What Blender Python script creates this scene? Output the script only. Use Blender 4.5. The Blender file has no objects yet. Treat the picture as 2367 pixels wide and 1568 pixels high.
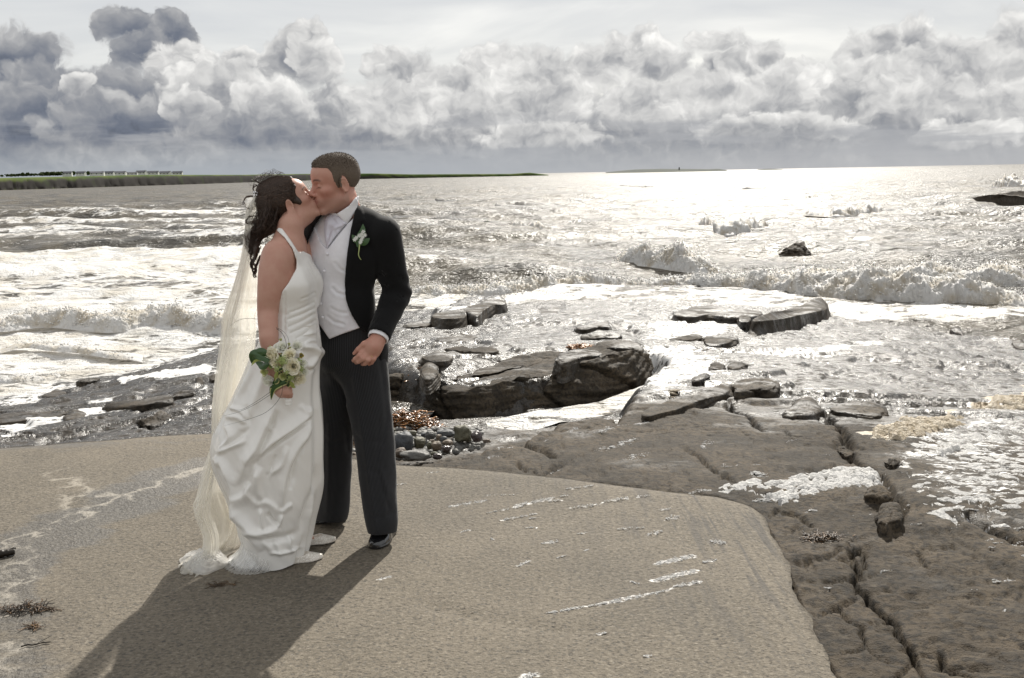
import bpy, math, random
import numpy as np
from mathutils import Matrix, Vector
R = math.radians
rng = np.random.default_rng(7)
random.seed(7)
scene = bpy.context.scene
COL = scene.collection

# ---------------------------------------------------------------- camera
CAMZ, PITCH, ROLL, F, CX, CY = 1.62, R(9.43), R(1.08), 2301.4, 1183.5, 784.0
_r = np.array([1., 0, 0]); _f = np.array([0, math.cos(PITCH), -math.sin(PITCH)]); _u = np.array([0, math.sin(PITCH), math.cos(PITCH)])
AR = math.cos(ROLL)*_r - math.sin(ROLL)*_u
AU = math.sin(ROLL)*_r + math.cos(ROLL)*_u
CAM = np.array([0, 0, CAMZ])
cam = bpy.data.cameras.new('camera'); cam.sensor_width = 36; cam.lens = 35.0
cam.clip_start = 0.05; cam.clip_end = 40000
camo = bpy.data.objects.new('camera', cam); COL.objects.link(camo)
camo.matrix_world = Matrix(((AR[0], AU[0], -_f[0], 0), (AR[1], AU[1], -_f[1], 0), (AR[2], AU[2], -_f[2], CAMZ), (0, 0, 0, 1)))
scene.camera = camo

def ray(px, py):
    return _f + AR*(px-CX)/F + AU*(CY-py)/F
def P(px, py, Y):
    d = ray(px, py); return CAM + d*(Y/d[1])
def G(px, py, z=0.0):
    d = ray(px, py); return CAM + d*((z-CAMZ)/d[2])
def project(p):
    q = np.asarray(p, dtype=np.float64) - CAM
    w = q @ _f
    return CX + F*(q @ AR)/w, CY - F*(q @ AU)/w, w
_Z = {'R1': (1479.4, 601.0, .37503), 'R2': (1479.4, 1017.1, .37503), 'C6': (832.2, 601.0, .3243), 'L3': (0, 647.2, .2654),
      'BL': (0, 970.9, .3809), 'B7': (739.7, 1063.3, .39064), 'E5': (795.2, 924.6, .15626), 'Z5': (924.6, 351.4, .35157),
      'Z6': (1664.4, 351.4, .2969), 'T1': (499.3, 314.4, .30668), 'T2': (406.8, 739.7, .3774), 'T3': (554.8, 332.9, .15334),
      'S1': (0, 0, .5), 'S2': (1183.5, 0, .5), 'H3': (0, 360.6, .21096), 'BQ': (591.8, 758.2, .12973)}
def Z(k, pts):
    a, b, s = _Z[k]
    return [(a+q[0]*s, b+q[1]*s) + tuple(q[2:]) for q in pts]

# ---------------------------------------------------------------- node helper
class NT:
    def __init__(s, tree):
        s.t = tree; s.n = tree.nodes; s.l = tree.links; s.n.clear()
    def add(s, typ, ins=None, **kw):
        n = s.n.new(typ)
        for k, v in kw.items(): setattr(n, k, v)
        if ins:
            for k, v in ins.items(): s.set(n, k, v)
        return n
    def set(s, n, k, v):
        sock = n.inputs[k]
        if isinstance(v, bpy.types.NodeSocket): s.l.new(v, sock)
        elif isinstance(v, bpy.types.Node): s.l.new(v.outputs[0], sock)
        else:
            if sock.type == 'RGBA' and len(v) == 3: v = tuple(v)+(1,)
            sock.default_value = v
    def m(s, op, a, b=0.0, c=0.0, clamp=False):
        n = s.n.new('ShaderNodeMath'); n.operation = op; n.use_clamp = clamp
        s.set(n, 0, a); s.set(n, 1, b)
        if len(n.inputs) > 2: s.set(n, 2, c)
        return n.outputs[0]
    def v(s, op, a, b=(0, 0, 0)):
        n = s.n.new('ShaderNodeVectorMath'); n.operation = op
        s.set(n, 0, a)
        if op == 'SCALE': s.set(n, 3, b)
        else: s.set(n, 1, b)
        return n.outputs[1] if op in ('LENGTH', 'DOT_PRODUCT', 'DISTANCE') else n.outputs[0]
    def xyz(s, x, y, z=0.0):
        n = s.n.new('ShaderNodeCombineXYZ'); s.set(n, 0, x); s.set(n, 1, y); s.set(n, 2, z); return n.outputs[0]
    def sep(s, vec):
        n = s.n.new('ShaderNodeSeparateXYZ'); s.set(n, 0, vec); return n.outputs
    def noise(s, vec, scale=5, detail=4, rough=.55, dist=0, lac=2.0, d='3D'):
        n = s.n.new('ShaderNodeTexNoise'); n.noise_dimensions = d
        if vec is not None: s.set(n, 'Vector', vec)
        for k, v in (('Scale', scale), ('Detail', detail), ('Roughness', rough), ('Distortion', dist), ('Lacunarity', lac)): s.set(n, k, v)
        return n.outputs[0]
    def vor(s, vec, scale=5, feature='F1', detail=0, rough=.5, smooth=None, rand=1.0, d='3D', out=0):
        n = s.n.new('ShaderNodeTexVoronoi'); n.voronoi_dimensions = d; n.feature = feature
        if vec is not None: s.set(n, 'Vector', vec)
        s.set(n, 'Scale', scale); s.set(n, 'Randomness', rand)
        if 'Detail' in n.inputs: s.set(n, 'Detail', detail); s.set(n, 'Roughness', rough)
        if smooth is not None and 'Smoothness' in n.inputs: s.set(n, 'Smoothness', smooth)
        return n.outputs[out]
    def ramp(s, fac, pts, interp='LINEAR'):
        n = s.n.new('ShaderNodeValToRGB'); n.color_ramp.interpolation = interp
        e = n.color_ramp.elements
        while len(e) < len(pts): e.new(0.5)
        for i, (p, c) in enumerate(pts):
            e[i].position = p
            if not hasattr(c, '__len__'): c = (c, c, c)
            e[i].color = tuple(c)+((1,) if len(c) == 3 else ())
        s.set(n, 0, fac); return n.outputs[0]
    def ss(s, x, a, b):
        n = s.n.new('ShaderNodeMapRange'); n.interpolation_type = 'SMOOTHSTEP'
        s.set(n, 0, x); s.set(n, 1, a); s.set(n, 2, b); s.set(n, 3, 0.0); s.set(n, 4, 1.0); return n.outputs[0]
    def lin(s, x, a, b, c=0.0, d=1.0):
        n = s.n.new('ShaderNodeMapRange'); s.set(n, 0, x); s.set(n, 1, a); s.set(n, 2, b); s.set(n, 3, c); s.set(n, 4, d); return n.outputs[0]
    def mix(s, fac, a, b, blend='MIX'):
        n = s.n.new('ShaderNodeMix'); n.data_type = 'RGBA'; n.blend_type = blend
        s.set(n, 0, fac); s.set(n, 6, a); s.set(n, 7, b); return n.outputs[2]
    def bump(s, h, strength=.5, dist=.01, normal=None):
        n = s.n.new('ShaderNodeBump'); s.set(n, 'Height', h); s.set(n, 'Strength', strength); s.set(n, 'Distance', dist)
        if normal is not None: s.set(n, 'Normal', normal)
        return n.outputs[0]
    def attr(s, name):
        n = s.n.new('ShaderNodeAttribute'); n.attribute_name = name; return n
    def obj(s): return s.add('ShaderNodeTexCoord').outputs['Object']
    def pos(s): return s.add('ShaderNodeNewGeometry').outputs['Position']
    def out(s, sh): s.l.new(sh.outputs[0] if isinstance(sh, bpy.types.Node) else sh, s.add('ShaderNodeOutputMaterial').inputs[0])

def material(name):
    m = bpy.data.materials.new(name); m.use_nodes = True
    return m, NT(m.node_tree)
def pbr(t, **kw):
    n = t.n.new('ShaderNodeBsdfPrincipled')
    names = {'color': 'Base Color', 'rough': 'Roughness', 'spec': 'Specular IOR Level', 'normal': 'Normal', 'metal': 'Metallic', 'sss': 'Subsurface Weight',
             'sheen': 'Sheen Weight', 'coat': 'Coat Weight', 'trans': 'Transmission Weight', 'alpha': 'Alpha', 'ior': 'IOR', 'aniso': 'Anisotropic', 'coatr': 'Coat Roughness', 'sheenr': 'Sheen Roughness'}
    for k, v in kw.items(): t.set(n, names[k], v)
    return n

# ---------------------------------------------------------------- sun and sky
SUN_EL = R(38.0)
_sd = ray(1702, 401); SUN_AZ = math.atan2(_sd[0], _sd[1])     # to the right of the view, from behind the couple
sun = bpy.data.lights.new('sun', 'SUN'); sun.energy = 5.0; sun.angle = R(0.6); sun.color = (1.0, .95, .865)
suno = bpy.data.objects.new('sun', sun); COL.objects.link(suno)
SUNDIR = Vector((math.sin(SUN_AZ)*math.cos(SUN_EL), math.cos(SUN_AZ)*math.cos(SUN_EL), math.sin(SUN_EL)))
suno.rotation_euler = SUNDIR.to_track_quat('Z', 'Y').to_euler()

scene.view_settings.view_transform = 'Standard'; scene.view_settings.look = 'None'
scene.view_settings.exposure = 0.38; scene.view_settings.gamma = 1.0; scene.view_settings.use_curve_mapping = False
scene.cycles.use_denoising = True
scene.cycles.sample_clamp_direct = 12.0; scene.cycles.sample_clamp_indirect = 4.0
scene.cycles.max_bounces = 8; scene.cycles.transparent_max_bounces = 24
scene.cycles.caustics_reflective = False; scene.cycles.caustics_refractive = False

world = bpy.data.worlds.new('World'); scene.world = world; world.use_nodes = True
def build_sky():
    t = NT(world.node_tree)
    d = t.v('NORMALIZE', t.add('ShaderNodeTexCoord').outputs['Generated'])
    x, y, z = t.sep(d)
    U = t.m('MULTIPLY', t.m('ARCTAN2', x, y), 57.2958)
    V = t.m('MULTIPLY', t.m('ARCSINE', z), 57.2958)
    uv = t.xyz(U, V, 0.0)
    nish = t.add('ShaderNodeTexSky', sky_type='NISHITA', sun_disc=False, sun_elevation=SUN_EL, sun_rotation=SUN_AZ)
    def deg(px, py):
        r = ray(px, py); return math.degrees(math.atan2(r[0], r[1])), math.degrees(math.asin(r[2]/np.linalg.norm(r)))
    # high veil
    ci = t.noise(t.v('MULTIPLY', d, (1.0, 1.0, 5.0)), scale=4.0, detail=5, rough=.55, dist=.6)
    ci2 = t.noise(t.v('MULTIPLY', d, (1.0, 1.0, 9.0)), scale=2.1, detail=3, rough=.5)
    veil = t.ramp(t.m('ADD', t.m('MULTIPLY', ci, .5), t.m('MULTIPLY', ci2, .5)), [(.32, (.43, .44, .465)), (.50, (.56, .56, .555)), (.66, (.76, .745, .71))])
    base = t.mix(.9, t.v('SCALE', nish, .1), veil)
    # billow pattern, in degrees
    wn = t.add('ShaderNodeTexNoise', noise_dimensions='2D'); t.set(wn, 'Vector', uv); t.set(wn, 'Scale', .55); t.set(wn, 'Detail', 3.0); t.set(wn, 'Roughness', .55)
    wv = t.v('ADD', uv, t.v('MULTIPLY', t.v('SUBTRACT', wn.outputs[1], (.5, .5, .5)), (1.5, 1.1, 0)))
    def billow(off):
        w = t.v('ADD', t.v('MULTIPLY', wv, (1, 1.1, 0)), off)
        c1 = t.m('SUBTRACT', .6, t.vor(w, scale=.45, feature='SMOOTH_F1', smooth=.35, d='2D'))
        c2 = t.m('SUBTRACT', .5, t.vor(w, scale=1.25, d='2D', detail=2.0, rough=.5))
        return t.m('ADD', t.m('MULTIPLY', c1, .8), t.m('MULTIPLY', c2, .5))
    b0 = billow((0, 0, 0)); b1 = billow((.28, .42, 0)); rel = t.m('SUBTRACT', b0, b1)
    n1 = t.m('SUBTRACT', t.noise(wv, scale=1.1, detail=6, rough=.6, d='2D'), .5)
    soft = t.noise(t.v('MULTIPLY', wv, (1, 1.6, 0)), scale=.28, detail=4, rough=.55, d='2D')
    edge = t.m('ADD', 1.0, t.m('ADD', t.m('MULTIPLY', b0, .42), t.m('MULTIPLY', n1, .42)))
    # long bank running all round, then the towers of the photograph from the back to the front
    bank = t.m('SUBTRACT', t.m('ADD', 5.0, t.m('MULTIPLY', t.m('SUBTRACT', t.noise(t.v('MULTIPLY', d, (1, 1, 0)), scale=5, detail=2, rough=.6), .5), 4.0)), V)
    be = t.m('ADD', t.m('MULTIPLY', bank, .42), t.m('SUBTRACT', edge, 1.0))
    alpha = t.ss(be, .0, .18)
    val = t.lin(be, .1, 1.2, .64, .42)
    for (px, py, rx, ry, dark) in PUFFS:
        cu, cv = deg(px, py); n = t.n.new('ShaderNodeVectorMath'); n.operation = 'MULTIPLY_ADD'; sx, sy = 40/rx, 40/ry
        t.set(n, 0, t.v('ADD', wv, t.xyz(t.m('MULTIPLY', val, 1e-5), 0.0, 0.0)))   # chained: keeps the shader's stack short
        t.set(n, 1, (sx, sy, 0)); t.set(n, 2, (-cu*sx, -cv*sy, 0))
        e = t.m('SUBTRACT', edge, t.v('LENGTH', n.outputs[0]))
        a = t.ss(e, .0, (.21 if ry < 70 else .28)+(.08 if px > 800 else 0)); dark += .11 if px > 800 else 0
        yy = t.sep(n.outputs[0])[1]
        fade = t.ss(yy, -1.05, -.25)
        a = t.m('MULTIPLY', a, fade)
        sh = t.lin(t.m('SUBTRACT', e, t.m('MULTIPLY', yy, .38)), .03, .85, .74 if dark > .3 else .45, dark)
        mx = t.n.new('ShaderNodeMix'); t.set(mx, 0, a); t.set(mx, 2, val); t.set(mx, 3, sh); val = mx.outputs[0]
        alpha = t.m('MAXIMUM', alpha, a)
    val = t.m('MULTIPLY', val, t.lin(rel, -.45, .45, .80, 1.18))
    val = t.m('MULTIPLY', val, t.lin(soft, .3, .7, .82, 1.2))
    cum = t.ramp(val, [(.0, (.0, .0, .0)), (.22, (.125, .142, .18)), (.42, (.272, .278, .293)), (.62, (.475, .474, .470)), (1.0, (.80, .79, .765))])
    col = t.mix(alpha, base, cum)
    deck = t.noise(t.v('MULTIPLY', d, (1, 1, 8.0)), scale=6.5, detail=5, rough=.55)
    dm = t.m('MULTIPLY', t.ss(deck, .47, .62), t.m('MULTIPLY', t.m('SUBTRACT', 1.0, t.ss(V, 2.2, 3.8)), .75))
    dcol = t.mix(t.noise(t.v('MULTIPLY', d, (1, 1, 5.0)), scale=26, detail=4), (.24, .25, .275), (.38, .385, .395))
    col = t.mix(dm, col, dcol)
    hz = t.m('SUBTRACT', 1.0, t.ss(V, .0, 2.3))
    hcol = t.mix(t.ss(U, -20.0, 20.0), (.31, .335, .365), (.385, .39, .40))
    col = t.mix(t.m('MULTIPLY', hz, .85), col, hcol)
    col = t.mix(t.ss(V, 9.5, 18.0), col, t.mix(.25, base, (.86, .86, .86)))  # unseen upper sky lifted evenly towards bright grey, added as fill for the couple
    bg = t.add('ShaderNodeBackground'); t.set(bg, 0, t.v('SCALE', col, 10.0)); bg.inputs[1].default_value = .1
    t.l.new(bg.outputs[0], t.add('ShaderNodeOutputWorld').inputs[0])
PUFFS = [(20, 150, 130, 85, .22), (300, 65, 75, 50, .25), (400, 75, 55, 52, .25), (340, 130, 90, 60, .26), (560, 150, 70, 40, .42), (440, 165, 110, 70, .40), (130, 215, 150, 75, .20), (290, 220, 130, 70, .22),
         (710, 85, 48, 42, .46), (690, 145, 105, 85, .36), (730, 130, 60, 60, .5), (500, 200, 120, 80, .46), (890, 150, 52, 48, .52), (950, 180, 80, 70, .44), (1010, 210, 60, 50, .45),
         (1130, 150, 85, 60, .52), (1230, 170, 90, 65, .54), (1060, 200, 70, 55, .38), (1370, 165, 80, 70, .5), (1430, 130, 50, 60, .5), (1490, 95, 46, 44, .36), (1520, 150, 80, 70, .42),
         (1640, 100, 95, 34, .56), (1655, 155, 34, 36, .36), (1725, 150, 70, 60, .46), (1775, 135, 45, 40, .38), (1860, 185, 110, 55, .5), (2120, 85, 52, 50, .34), (1980, 130, 55, 50, .44), (2040, 115, 58, 50, .42),
         (2180, 150, 120, 60, .5), (2350, 105, 70, 85, .5), (2260, 175, 130, 70, .46), (1990, 190, 90, 60, .46),
         (80, 270, 220, 95, .20), (300, 290, 190, 80, .22), (180, 190, 45, 26, .52), (640, 250, 120, 70, .42), (440, 250, 70, 42, .48), (900, 250, 140, 75, .46), (1100, 250, 120, 70, .44), (1280, 240, 120, 75, .5),
         (1480, 240, 130, 60, .38), (1640, 225, 110, 70, .46), (1790, 235, 110, 75, .32), (1960, 240, 90, 70, .33), (2120, 230, 140, 60, .44), (2330, 240, 110, 60, .42), (1800, 300, 220, 40, .33), (2240, 310, 130, 40, .52), (600, 320, 240, 50, .28), (1250, 315, 160, 45, .40)]
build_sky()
world.cycles.sampling_method = 'MANUAL'; world.cycles.sample_map_resolution = 512

# ---------------------------------------------------------------- numpy noise
_perm = rng.permutation(4096).astype(np.int64)
_g2 = np.stack([np.cos(np.linspace(0, 2*np.pi, 4096, endpoint=False)), np.sin(np.linspace(0, 2*np.pi, 4096, endpoint=False))], 1).astype(np.float32)
_g3 = rng.normal(size=(4096, 3)); _g3 = (_g3/np.linalg.norm(_g3, axis=1, keepdims=True)).astype(np.float32)
def _h(*ii):
    v = np.zeros_like(ii[0])
    for i in ii: v = _perm[(v + i) & 4095]
    return v
def n2(x, y, seed=0):
    x = np.asarray(x, np.float32); y = np.asarray(y, np.float32)
    xi = np.floor(x).astype(np.int64); yi = np.floor(y).astype(np.int64); fx = x-xi; fy = y-yi
    u = fx*fx*fx*(fx*(fx*6-15)+10); v = fy*fy*fy*(fy*(fy*6-15)+10)
    def g(a, b):
        k = _g2[_h(xi+a, yi+b, np.full_like(xi, seed*17+3))]; return k[..., 0]*(fx-a)+k[..., 1]*(fy-b)
    a = g(0, 0); b = g(1, 0); c = g(0, 1); e = g(1, 1)
    return (a*(1-u)+b*u)*(1-v)+(c*(1-u)+e*u)*v
def fbm2(x, y, oct=4, gain=.5, lac=2.03, seed=0):
    s = 0; a = 1.0
    for i in range(oct):
        s = s + a*n2(x, y, seed+i); a *= gain; x = x*lac+3.7; y = y*lac-1.9
    return s
def n3(x, y, z, seed=0):
    x = np.asarray(x, np.float32); y = np.asarray(y, np.float32); z = np.asarray(z, np.float32)
    xi = np.floor(x).astype(np.int64); yi = np.floor(y).astype(np.int64); zi = np.floor(z).astype(np.int64); fx = x-xi; fy = y-yi; fz = z-zi
    u = fx*fx*(3-2*fx); v = fy*fy*(3-2*fy); w = fz*fz*(3-2*fz)
    sd = np.full_like(xi, seed*17+3)
    def g(a, b, c):
        k = _g3[_h(xi+a, yi+b, zi+c, sd)]; return k[..., 0]*(fx-a)+k[..., 1]*(fy-b)+k[..., 2]*(fz-c)
    r = []
    for c in (0, 1):
        r.append((g(0, 0, c)*(1-u)+g(1, 0, c)*u)*(1-v)+(g(0, 1, c)*(1-u)+g(1, 1, c)*u)*v)
    return (r[0]*(1-w)+r[1]*w)*1.5
def fbm3(x, y, z, oct=4, gain=.5, lac=2.03, seed=0):
    s = 0; a = 1.0
    for i in range(oct):
        s = s + a*n3(x, y, z, seed+i); a *= gain; x = x*lac+3.7; y = y*lac-1.9; z = z*lac+.7
    return s
def worley2(x, y, seed=0):
    xi = np.floor(x).astype(np.int64); yi = np.floor(y).astype(np.int64)
    f1 = np.full(x.shape, 9., np.float32); f2 = f1.copy(); cid = np.zeros(x.shape, np.int64)
    for a in (-1, 0, 1):
        for b in (-1, 0, 1):
            h = _h(xi+a, yi+b, np.full_like(xi, seed*31+5)); px = xi+a+(h % 64)/64.; py = yi+b+(h//64 % 64)/64.
            dd = np.sqrt((px-x)**2+(py-y)**2).astype(np.float32)
            near = dd < f1; f2 = np.where(near, f1, np.minimum(f2, dd)); cid = np.where(near, h, cid); f1 = np.where(near, dd, f1)
    return f1, f2, cid
def sstep(x, a, b):
    t = np.clip((x-a)/(b-a), 0, 1); return t*t*(3-2*t)
def poly_sd(x, y, poly):
    """signed distance to a closed polygon, negative inside"""
    poly = np.asarray(poly, np.float64)[:, :2]; d = np.full(np.shape(x), 1e9); ins = np.zeros(np.shape(x), bool); n = len(poly)
    for i in range(n):
        ax, ay = poly[i]; bx, by = poly[(i+1) % n]; ex, ey = bx-ax, by-ay
        t = np.clip(((x-ax)*ex+(y-ay)*ey)/(ex*ex+ey*ey+1e-12), 0, 1)
        d = np.minimum(d, (x-ax-t*ex)**2+(y-ay-t*ey)**2)
        c = ((ay > y) != (by > y)) & (x < (bx-ax)*(y-ay)/(by-ay+1e-12)+ax); ins ^= c
    d = np.sqrt(d); return np.where(ins, -d, d)
def line_d(x, y, pts):
    """distance to an open polyline and parameter 0..1 along it"""
    pts = np.asarray(pts, np.float64)[:, :2]; d = np.full(np.shape(x), 1e9); par = np.zeros(np.shape(x)); n = len(pts)-1
    for i in range(n):
        ax, ay = pts[i]; ex, ey = pts[i+1]-pts[i]
        t = np.clip(((x-ax)*ex+(y-ay)*ey)/(ex*ex+ey*ey+1e-12), 0, 1); q = np.hypot(x-ax-t*ex, y-ay-t*ey)
        m = q < d; d = np.where(m, q, d); par = np.where(m, (i+t)/n, par)
    return d, par
def smooth_line(pts, n, closed=False):
    """Catmull-Rom through the points, n samples evenly spaced"""
    p = np.asarray(pts, np.float64)
    if closed: q = np.vstack([p[-1], p, p[0], p[1]])
    else: q = np.vstack([2*p[0]-p[1], p, 2*p[-1]-p[-2]])
    out = []
    for i in range(1, len(q)-2):
        t = np.linspace(0, 1, 24, endpoint=False)[:, None]; a, b, c, e = q[i-1], q[i], q[i+1], q[i+2]
        out.append(.5*((2*b)+(c-a)*t+(2*a-5*b+4*c-e)*t*t+(3*b-a-3*c+e)*t**3))
    o = np.vstack(out+[q[-2][None]]); s = np.r_[0, np.cumsum(np.linalg.norm(np.diff(o, axis=0), axis=1))]
    w = np.linspace(0, s[-1], n, endpoint=not closed)
    return np.stack([np.interp(w, s, o[:, k]) for k in range(p.shape[1])], 1)

# ---------------------------------------------------------------- mesh helpers
def mesh_np(name, V, Fc, smooth=True, attrs=None):
    """V (n,3); Fc (m,4) or (m,3) or a list of both"""
    fs = Fc if isinstance(Fc, (list, tuple)) else [Fc]
    fs = [np.asarray(f, np.int32) for f in fs if len(f)]
    me = bpy.data.meshes.new(name); V = np.asarray(V, np.float32)
    me.vertices.add(len(V)); me.vertices.foreach_set('co', V.ravel())
    nl = sum(f.size for f in fs); npoly = sum(len(f) for f in fs)
    me.loops.add(nl); me.polygons.add(npoly)
    me.loops.foreach_set('vertex_index', np.concatenate([f.ravel() for f in fs]))
    tot = np.concatenate([np.full(len(f), f.shape[1], np.int32) for f in fs])
    me.polygons.foreach_set('loop_start', np.r_[0, np.cumsum(tot)[:-1]].astype(np.int32))
    me.polygons.foreach_set('use_smooth', np.full(npoly, smooth))
    me.update(calc_edges=True); me.validate()
    for k, v in (attrs or {}).items():
        v = np.asarray(v, np.float32)
        if v.ndim == 1: me.attributes.new(k, 'FLOAT', 'POINT').data.foreach_set('value', v)
        else: me.attributes.new(k, 'FLOAT_VECTOR', 'POINT').data.foreach_set('vector', v.ravel())
    return me
def link(name, me, mat=None, parent=None, label=None, cat=None, group=None, kind=None):
    o = bpy.data.objects.new(name, me); COL.objects.link(o)
    if mat is not None and me is not None and not me.materials: me.materials.append(mat)
    if parent is not None: o.parent = parent
    for k, v in (('label', label), ('category', cat), ('group', group), ('kind', kind)):
        if v: o[k] = v
    return o
def grid_faces(nr, nc, wrap=False):
    i = np.arange(nr-1)[:, None]; j = np.arange(nc if wrap else nc-1)[None]; k = (j+1) % nc
    return np.stack([i*nc+j, i*nc+k, (i+1)*nc+k, (i+1)*nc+j], -1).reshape(-1, 4)
class MB:
    """collects pieces into one mesh"""
    def __init__(s): s.v = []; s.q = []; s.t = []; s.n = 0; s.a = []
    def add(s, V, Q=None, T=None, a=0.0):
        V = np.asarray(V, np.float32)
        if Q is not None and len(Q): s.q.append(np.asarray(Q)+s.n)
        if T is not None and len(T): s.t.append(np.asarray(T)+s.n)
        s.v.append(V); s.n += len(V); s.a.append(np.broadcast_to(np.float32(a), (len(V),)) if np.ndim(a) == 0 else np.asarray(a, np.float32))
    def tube(s, pts, rad, sides=6, cap=True, a=0.0, flat=1.0):
        pts = np.asarray(pts, np.float64); n = len(pts); rad = np.broadcast_to(rad, (n,))
        tn = np.gradient(pts, axis=0); tn /= np.linalg.norm(tn, axis=1, keepdims=True)+1e-12
        ref = np.array([0, 0, 1.]) if abs(tn[:, 2]).mean() < .8 else np.array([1., 0, 0])
        e1 = np.cross(tn, ref); e1 /= np.linalg.norm(e1, axis=1, keepdims=True)+1e-12; e2 = np.cross(tn, e1)
        th = np.linspace(0, 2*np.pi, sides, endpoint=False)
        V = pts[:, None]+rad[:, None, None]*(np.cos(th)[None, :, None]*e1[:, None]+flat*np.sin(th)[None, :, None]*e2[:, None])
        V = V.reshape(-1, 3); Q = grid_faces(n, sides, True); T = []
        if cap:
            V = np.vstack([V, pts[:1], pts[-1:]]); b = n*sides
            T = [[b, (k+1) % sides, k] for k in range(sides)]+[[b+1, (n-1)*sides+k, (n-1)*sides+(k+1) % sides] for k in range(sides)]
        s.add(V, Q, T, a)
    def box(s, lo, hi, a=0.0):
        x0, y0, z0 = lo; x1, y1, z1 = hi
        V = [(x0, y0, z0), (x1, y0, z0), (x1, y1, z0), (x0, y1, z0), (x0, y0, z1), (x1, y0, z1), (x1, y1, z1), (x0, y1, z1)]
        s.add(V, [(0, 3, 2, 1), (4, 5, 6, 7), (0, 1, 5, 4), (1, 2, 6, 5), (2, 3, 7, 6), (3, 0, 4, 7)], None, a)
    def mesh(s, name, smooth=True):
        return mesh_np(name, np.vstack(s.v), [np.vstack(s.q) if s.q else [], np.vstack(s.t) if s.t else []], smooth, {'tint': np.concatenate(s.a)})
def ico(sub=1):
    import bmesh
    bm = bmesh.new(); bmesh.ops.create_icosphere(bm, subdivisions=sub, radius=1.0)
    V = np.array([v.co[:] for v in bm.verts]); T = np.array([[v.index for v in f.verts] for f in bm.faces]); bm.free(); return V, T
ICO1 = ico(1); ICO2 = ico(2); ICO3 = ico(3); ICO4 = ico(4)
def blobs(name, C, rad, base=ICO1, squash=1.0, jitter=.25, attr=None):
    """many small lumps in one mesh"""
    V0, T0 = base; n = len(C); C = np.asarray(C, np.float32); rad = np.broadcast_to(np.asarray(rad, np.float32), (n,))
    j = 1+rng.uniform(-jitter, jitter, (n, len(V0), 1)).astype(np.float32)
    V = V0[None].astype(np.float32)*j*rad[:, None, None]; V[..., 2] *= squash
    V = V+C[:, None]; T = T0[None]+(np.arange(n)*len(V0))[:, None, None]
    a = {} if attr is None else {'tint': np.repeat(np.asarray(attr, np.float32), len(V0))}
    return mesh_np(name, V.reshape(-1, 3), T.reshape(-1, 3), True, a)
# ================================================================ materials of the setting
SEA = -1.9
def mat_rock(name, dark=.055, wet=1.0):
    m, t = material(name); p = t.pos()
    n = t.noise(p, 3.0, 6, .6); n2_ = t.noise(p, 34.0, 5, .65); n3_ = t.noise(p, 190.0, 3, .6)
    c = t.mix(t.ss(n, .35, .68), (dark*.86, dark*.69, dark*.49), (dark*1.8, dark*1.40, dark*.96))
    c = t.mix(t.m('MULTIPLY', t.ss(n2_, .44, .62), .75), c, (dark*.35, dark*.32, dark*.28))
    c = t.mix(t.m('MULTIPLY', t.ss(t.noise(p, 11, 5, .7), .56, .70), .55), c, (dark*2.4, dark*2.0, dark*1.5))
    pits = t.vor(t.v('MULTIPLY', p, (1, 1.0, 1)), 55, 'F1', 1.0, .6)
    wetn = t.noise(t.v('MULTIPLY', p, (1, 1.6, 1)), 1.3, 5, .6)
    wa = t.attr('wet').outputs['Fac']
    w = t.ss(t.m('ADD', wetn, t.m('MULTIPLY', wa, .6)), .50, .85)
    film = t.m('MULTIPLY', w, t.ss(t.noise(t.v('MULTIPLY', p, (1, 1.25, 1)), 7.5, 6, .72), .37, .52)); c = t.mix(w, c, t.v('SCALE', c, .72))
    rough = t.lin(film, 0, 1, .78, .25)
    h = t.m('ADD', t.m('ADD', t.m('MULTIPLY', n2_, 1.0), t.m('MULTIPLY', n3_, .35)), t.m('MULTIPLY', t.ss(pits, .0, .35), .6))
    far_ = t.noise(t.v('MULTIPLY', p, (1, 1.5, 1)), 6.5, 5, .68); bmp = t.bump(h, t.lin(w, 0, 1, 1.0, .65), .013, t.bump(far_, t.lin(w, 0, 1, .30, .60), .06))
    # sea foam lying on the rock
    fo = t.attr('foam').outputs['Fac']
    web = t.vor(t.v('ADD', t.v('MULTIPLY', p, (1, 1.4, 1)), t.v('SCALE', t.xyz(n2_, n2_, 0.0), .12)), 9, 'DISTANCE_TO_EDGE', 1.0, .6)
    fn = t.m('ADD', t.noise(t.v('MULTIPLY', p, (1, 2.2, 1)), 5.5, 6, .65), t.m('MULTIPLY', t.m('SUBTRACT', .12, web), 1.1))
    fm = t.m('MULTIPLY', t.ss(t.m('ADD', fn, t.m('SUBTRACT', fo, .5)), .58, .70), t.ss(fo, .01, .12))
    br = t.attr('tan').outputs['Fac']
    fcol = t.mix(br, (.74, .73, .71), (.50, .40, .27))
    bub = t.vor(p, 160, 'F1', 1.0)
    a = pbr(t, color=t.mix(w, t.v('SCALE', c, 1.45), c), rough=rough, normal=bmp, spec=t.lin(film, 0, 1, .15, .5))
    b = pbr(t, color=fcol, rough=.55, normal=t.bump(t.m('ADD', bub, t.noise(p, 30, 3)), .6, .01), spec=.4)
    ms = t.add('ShaderNodeMixShader'); t.set(ms, 0, fm); t.set(ms, 1, a); t.set(ms, 2, b); t.out(ms)
    return m
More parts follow.
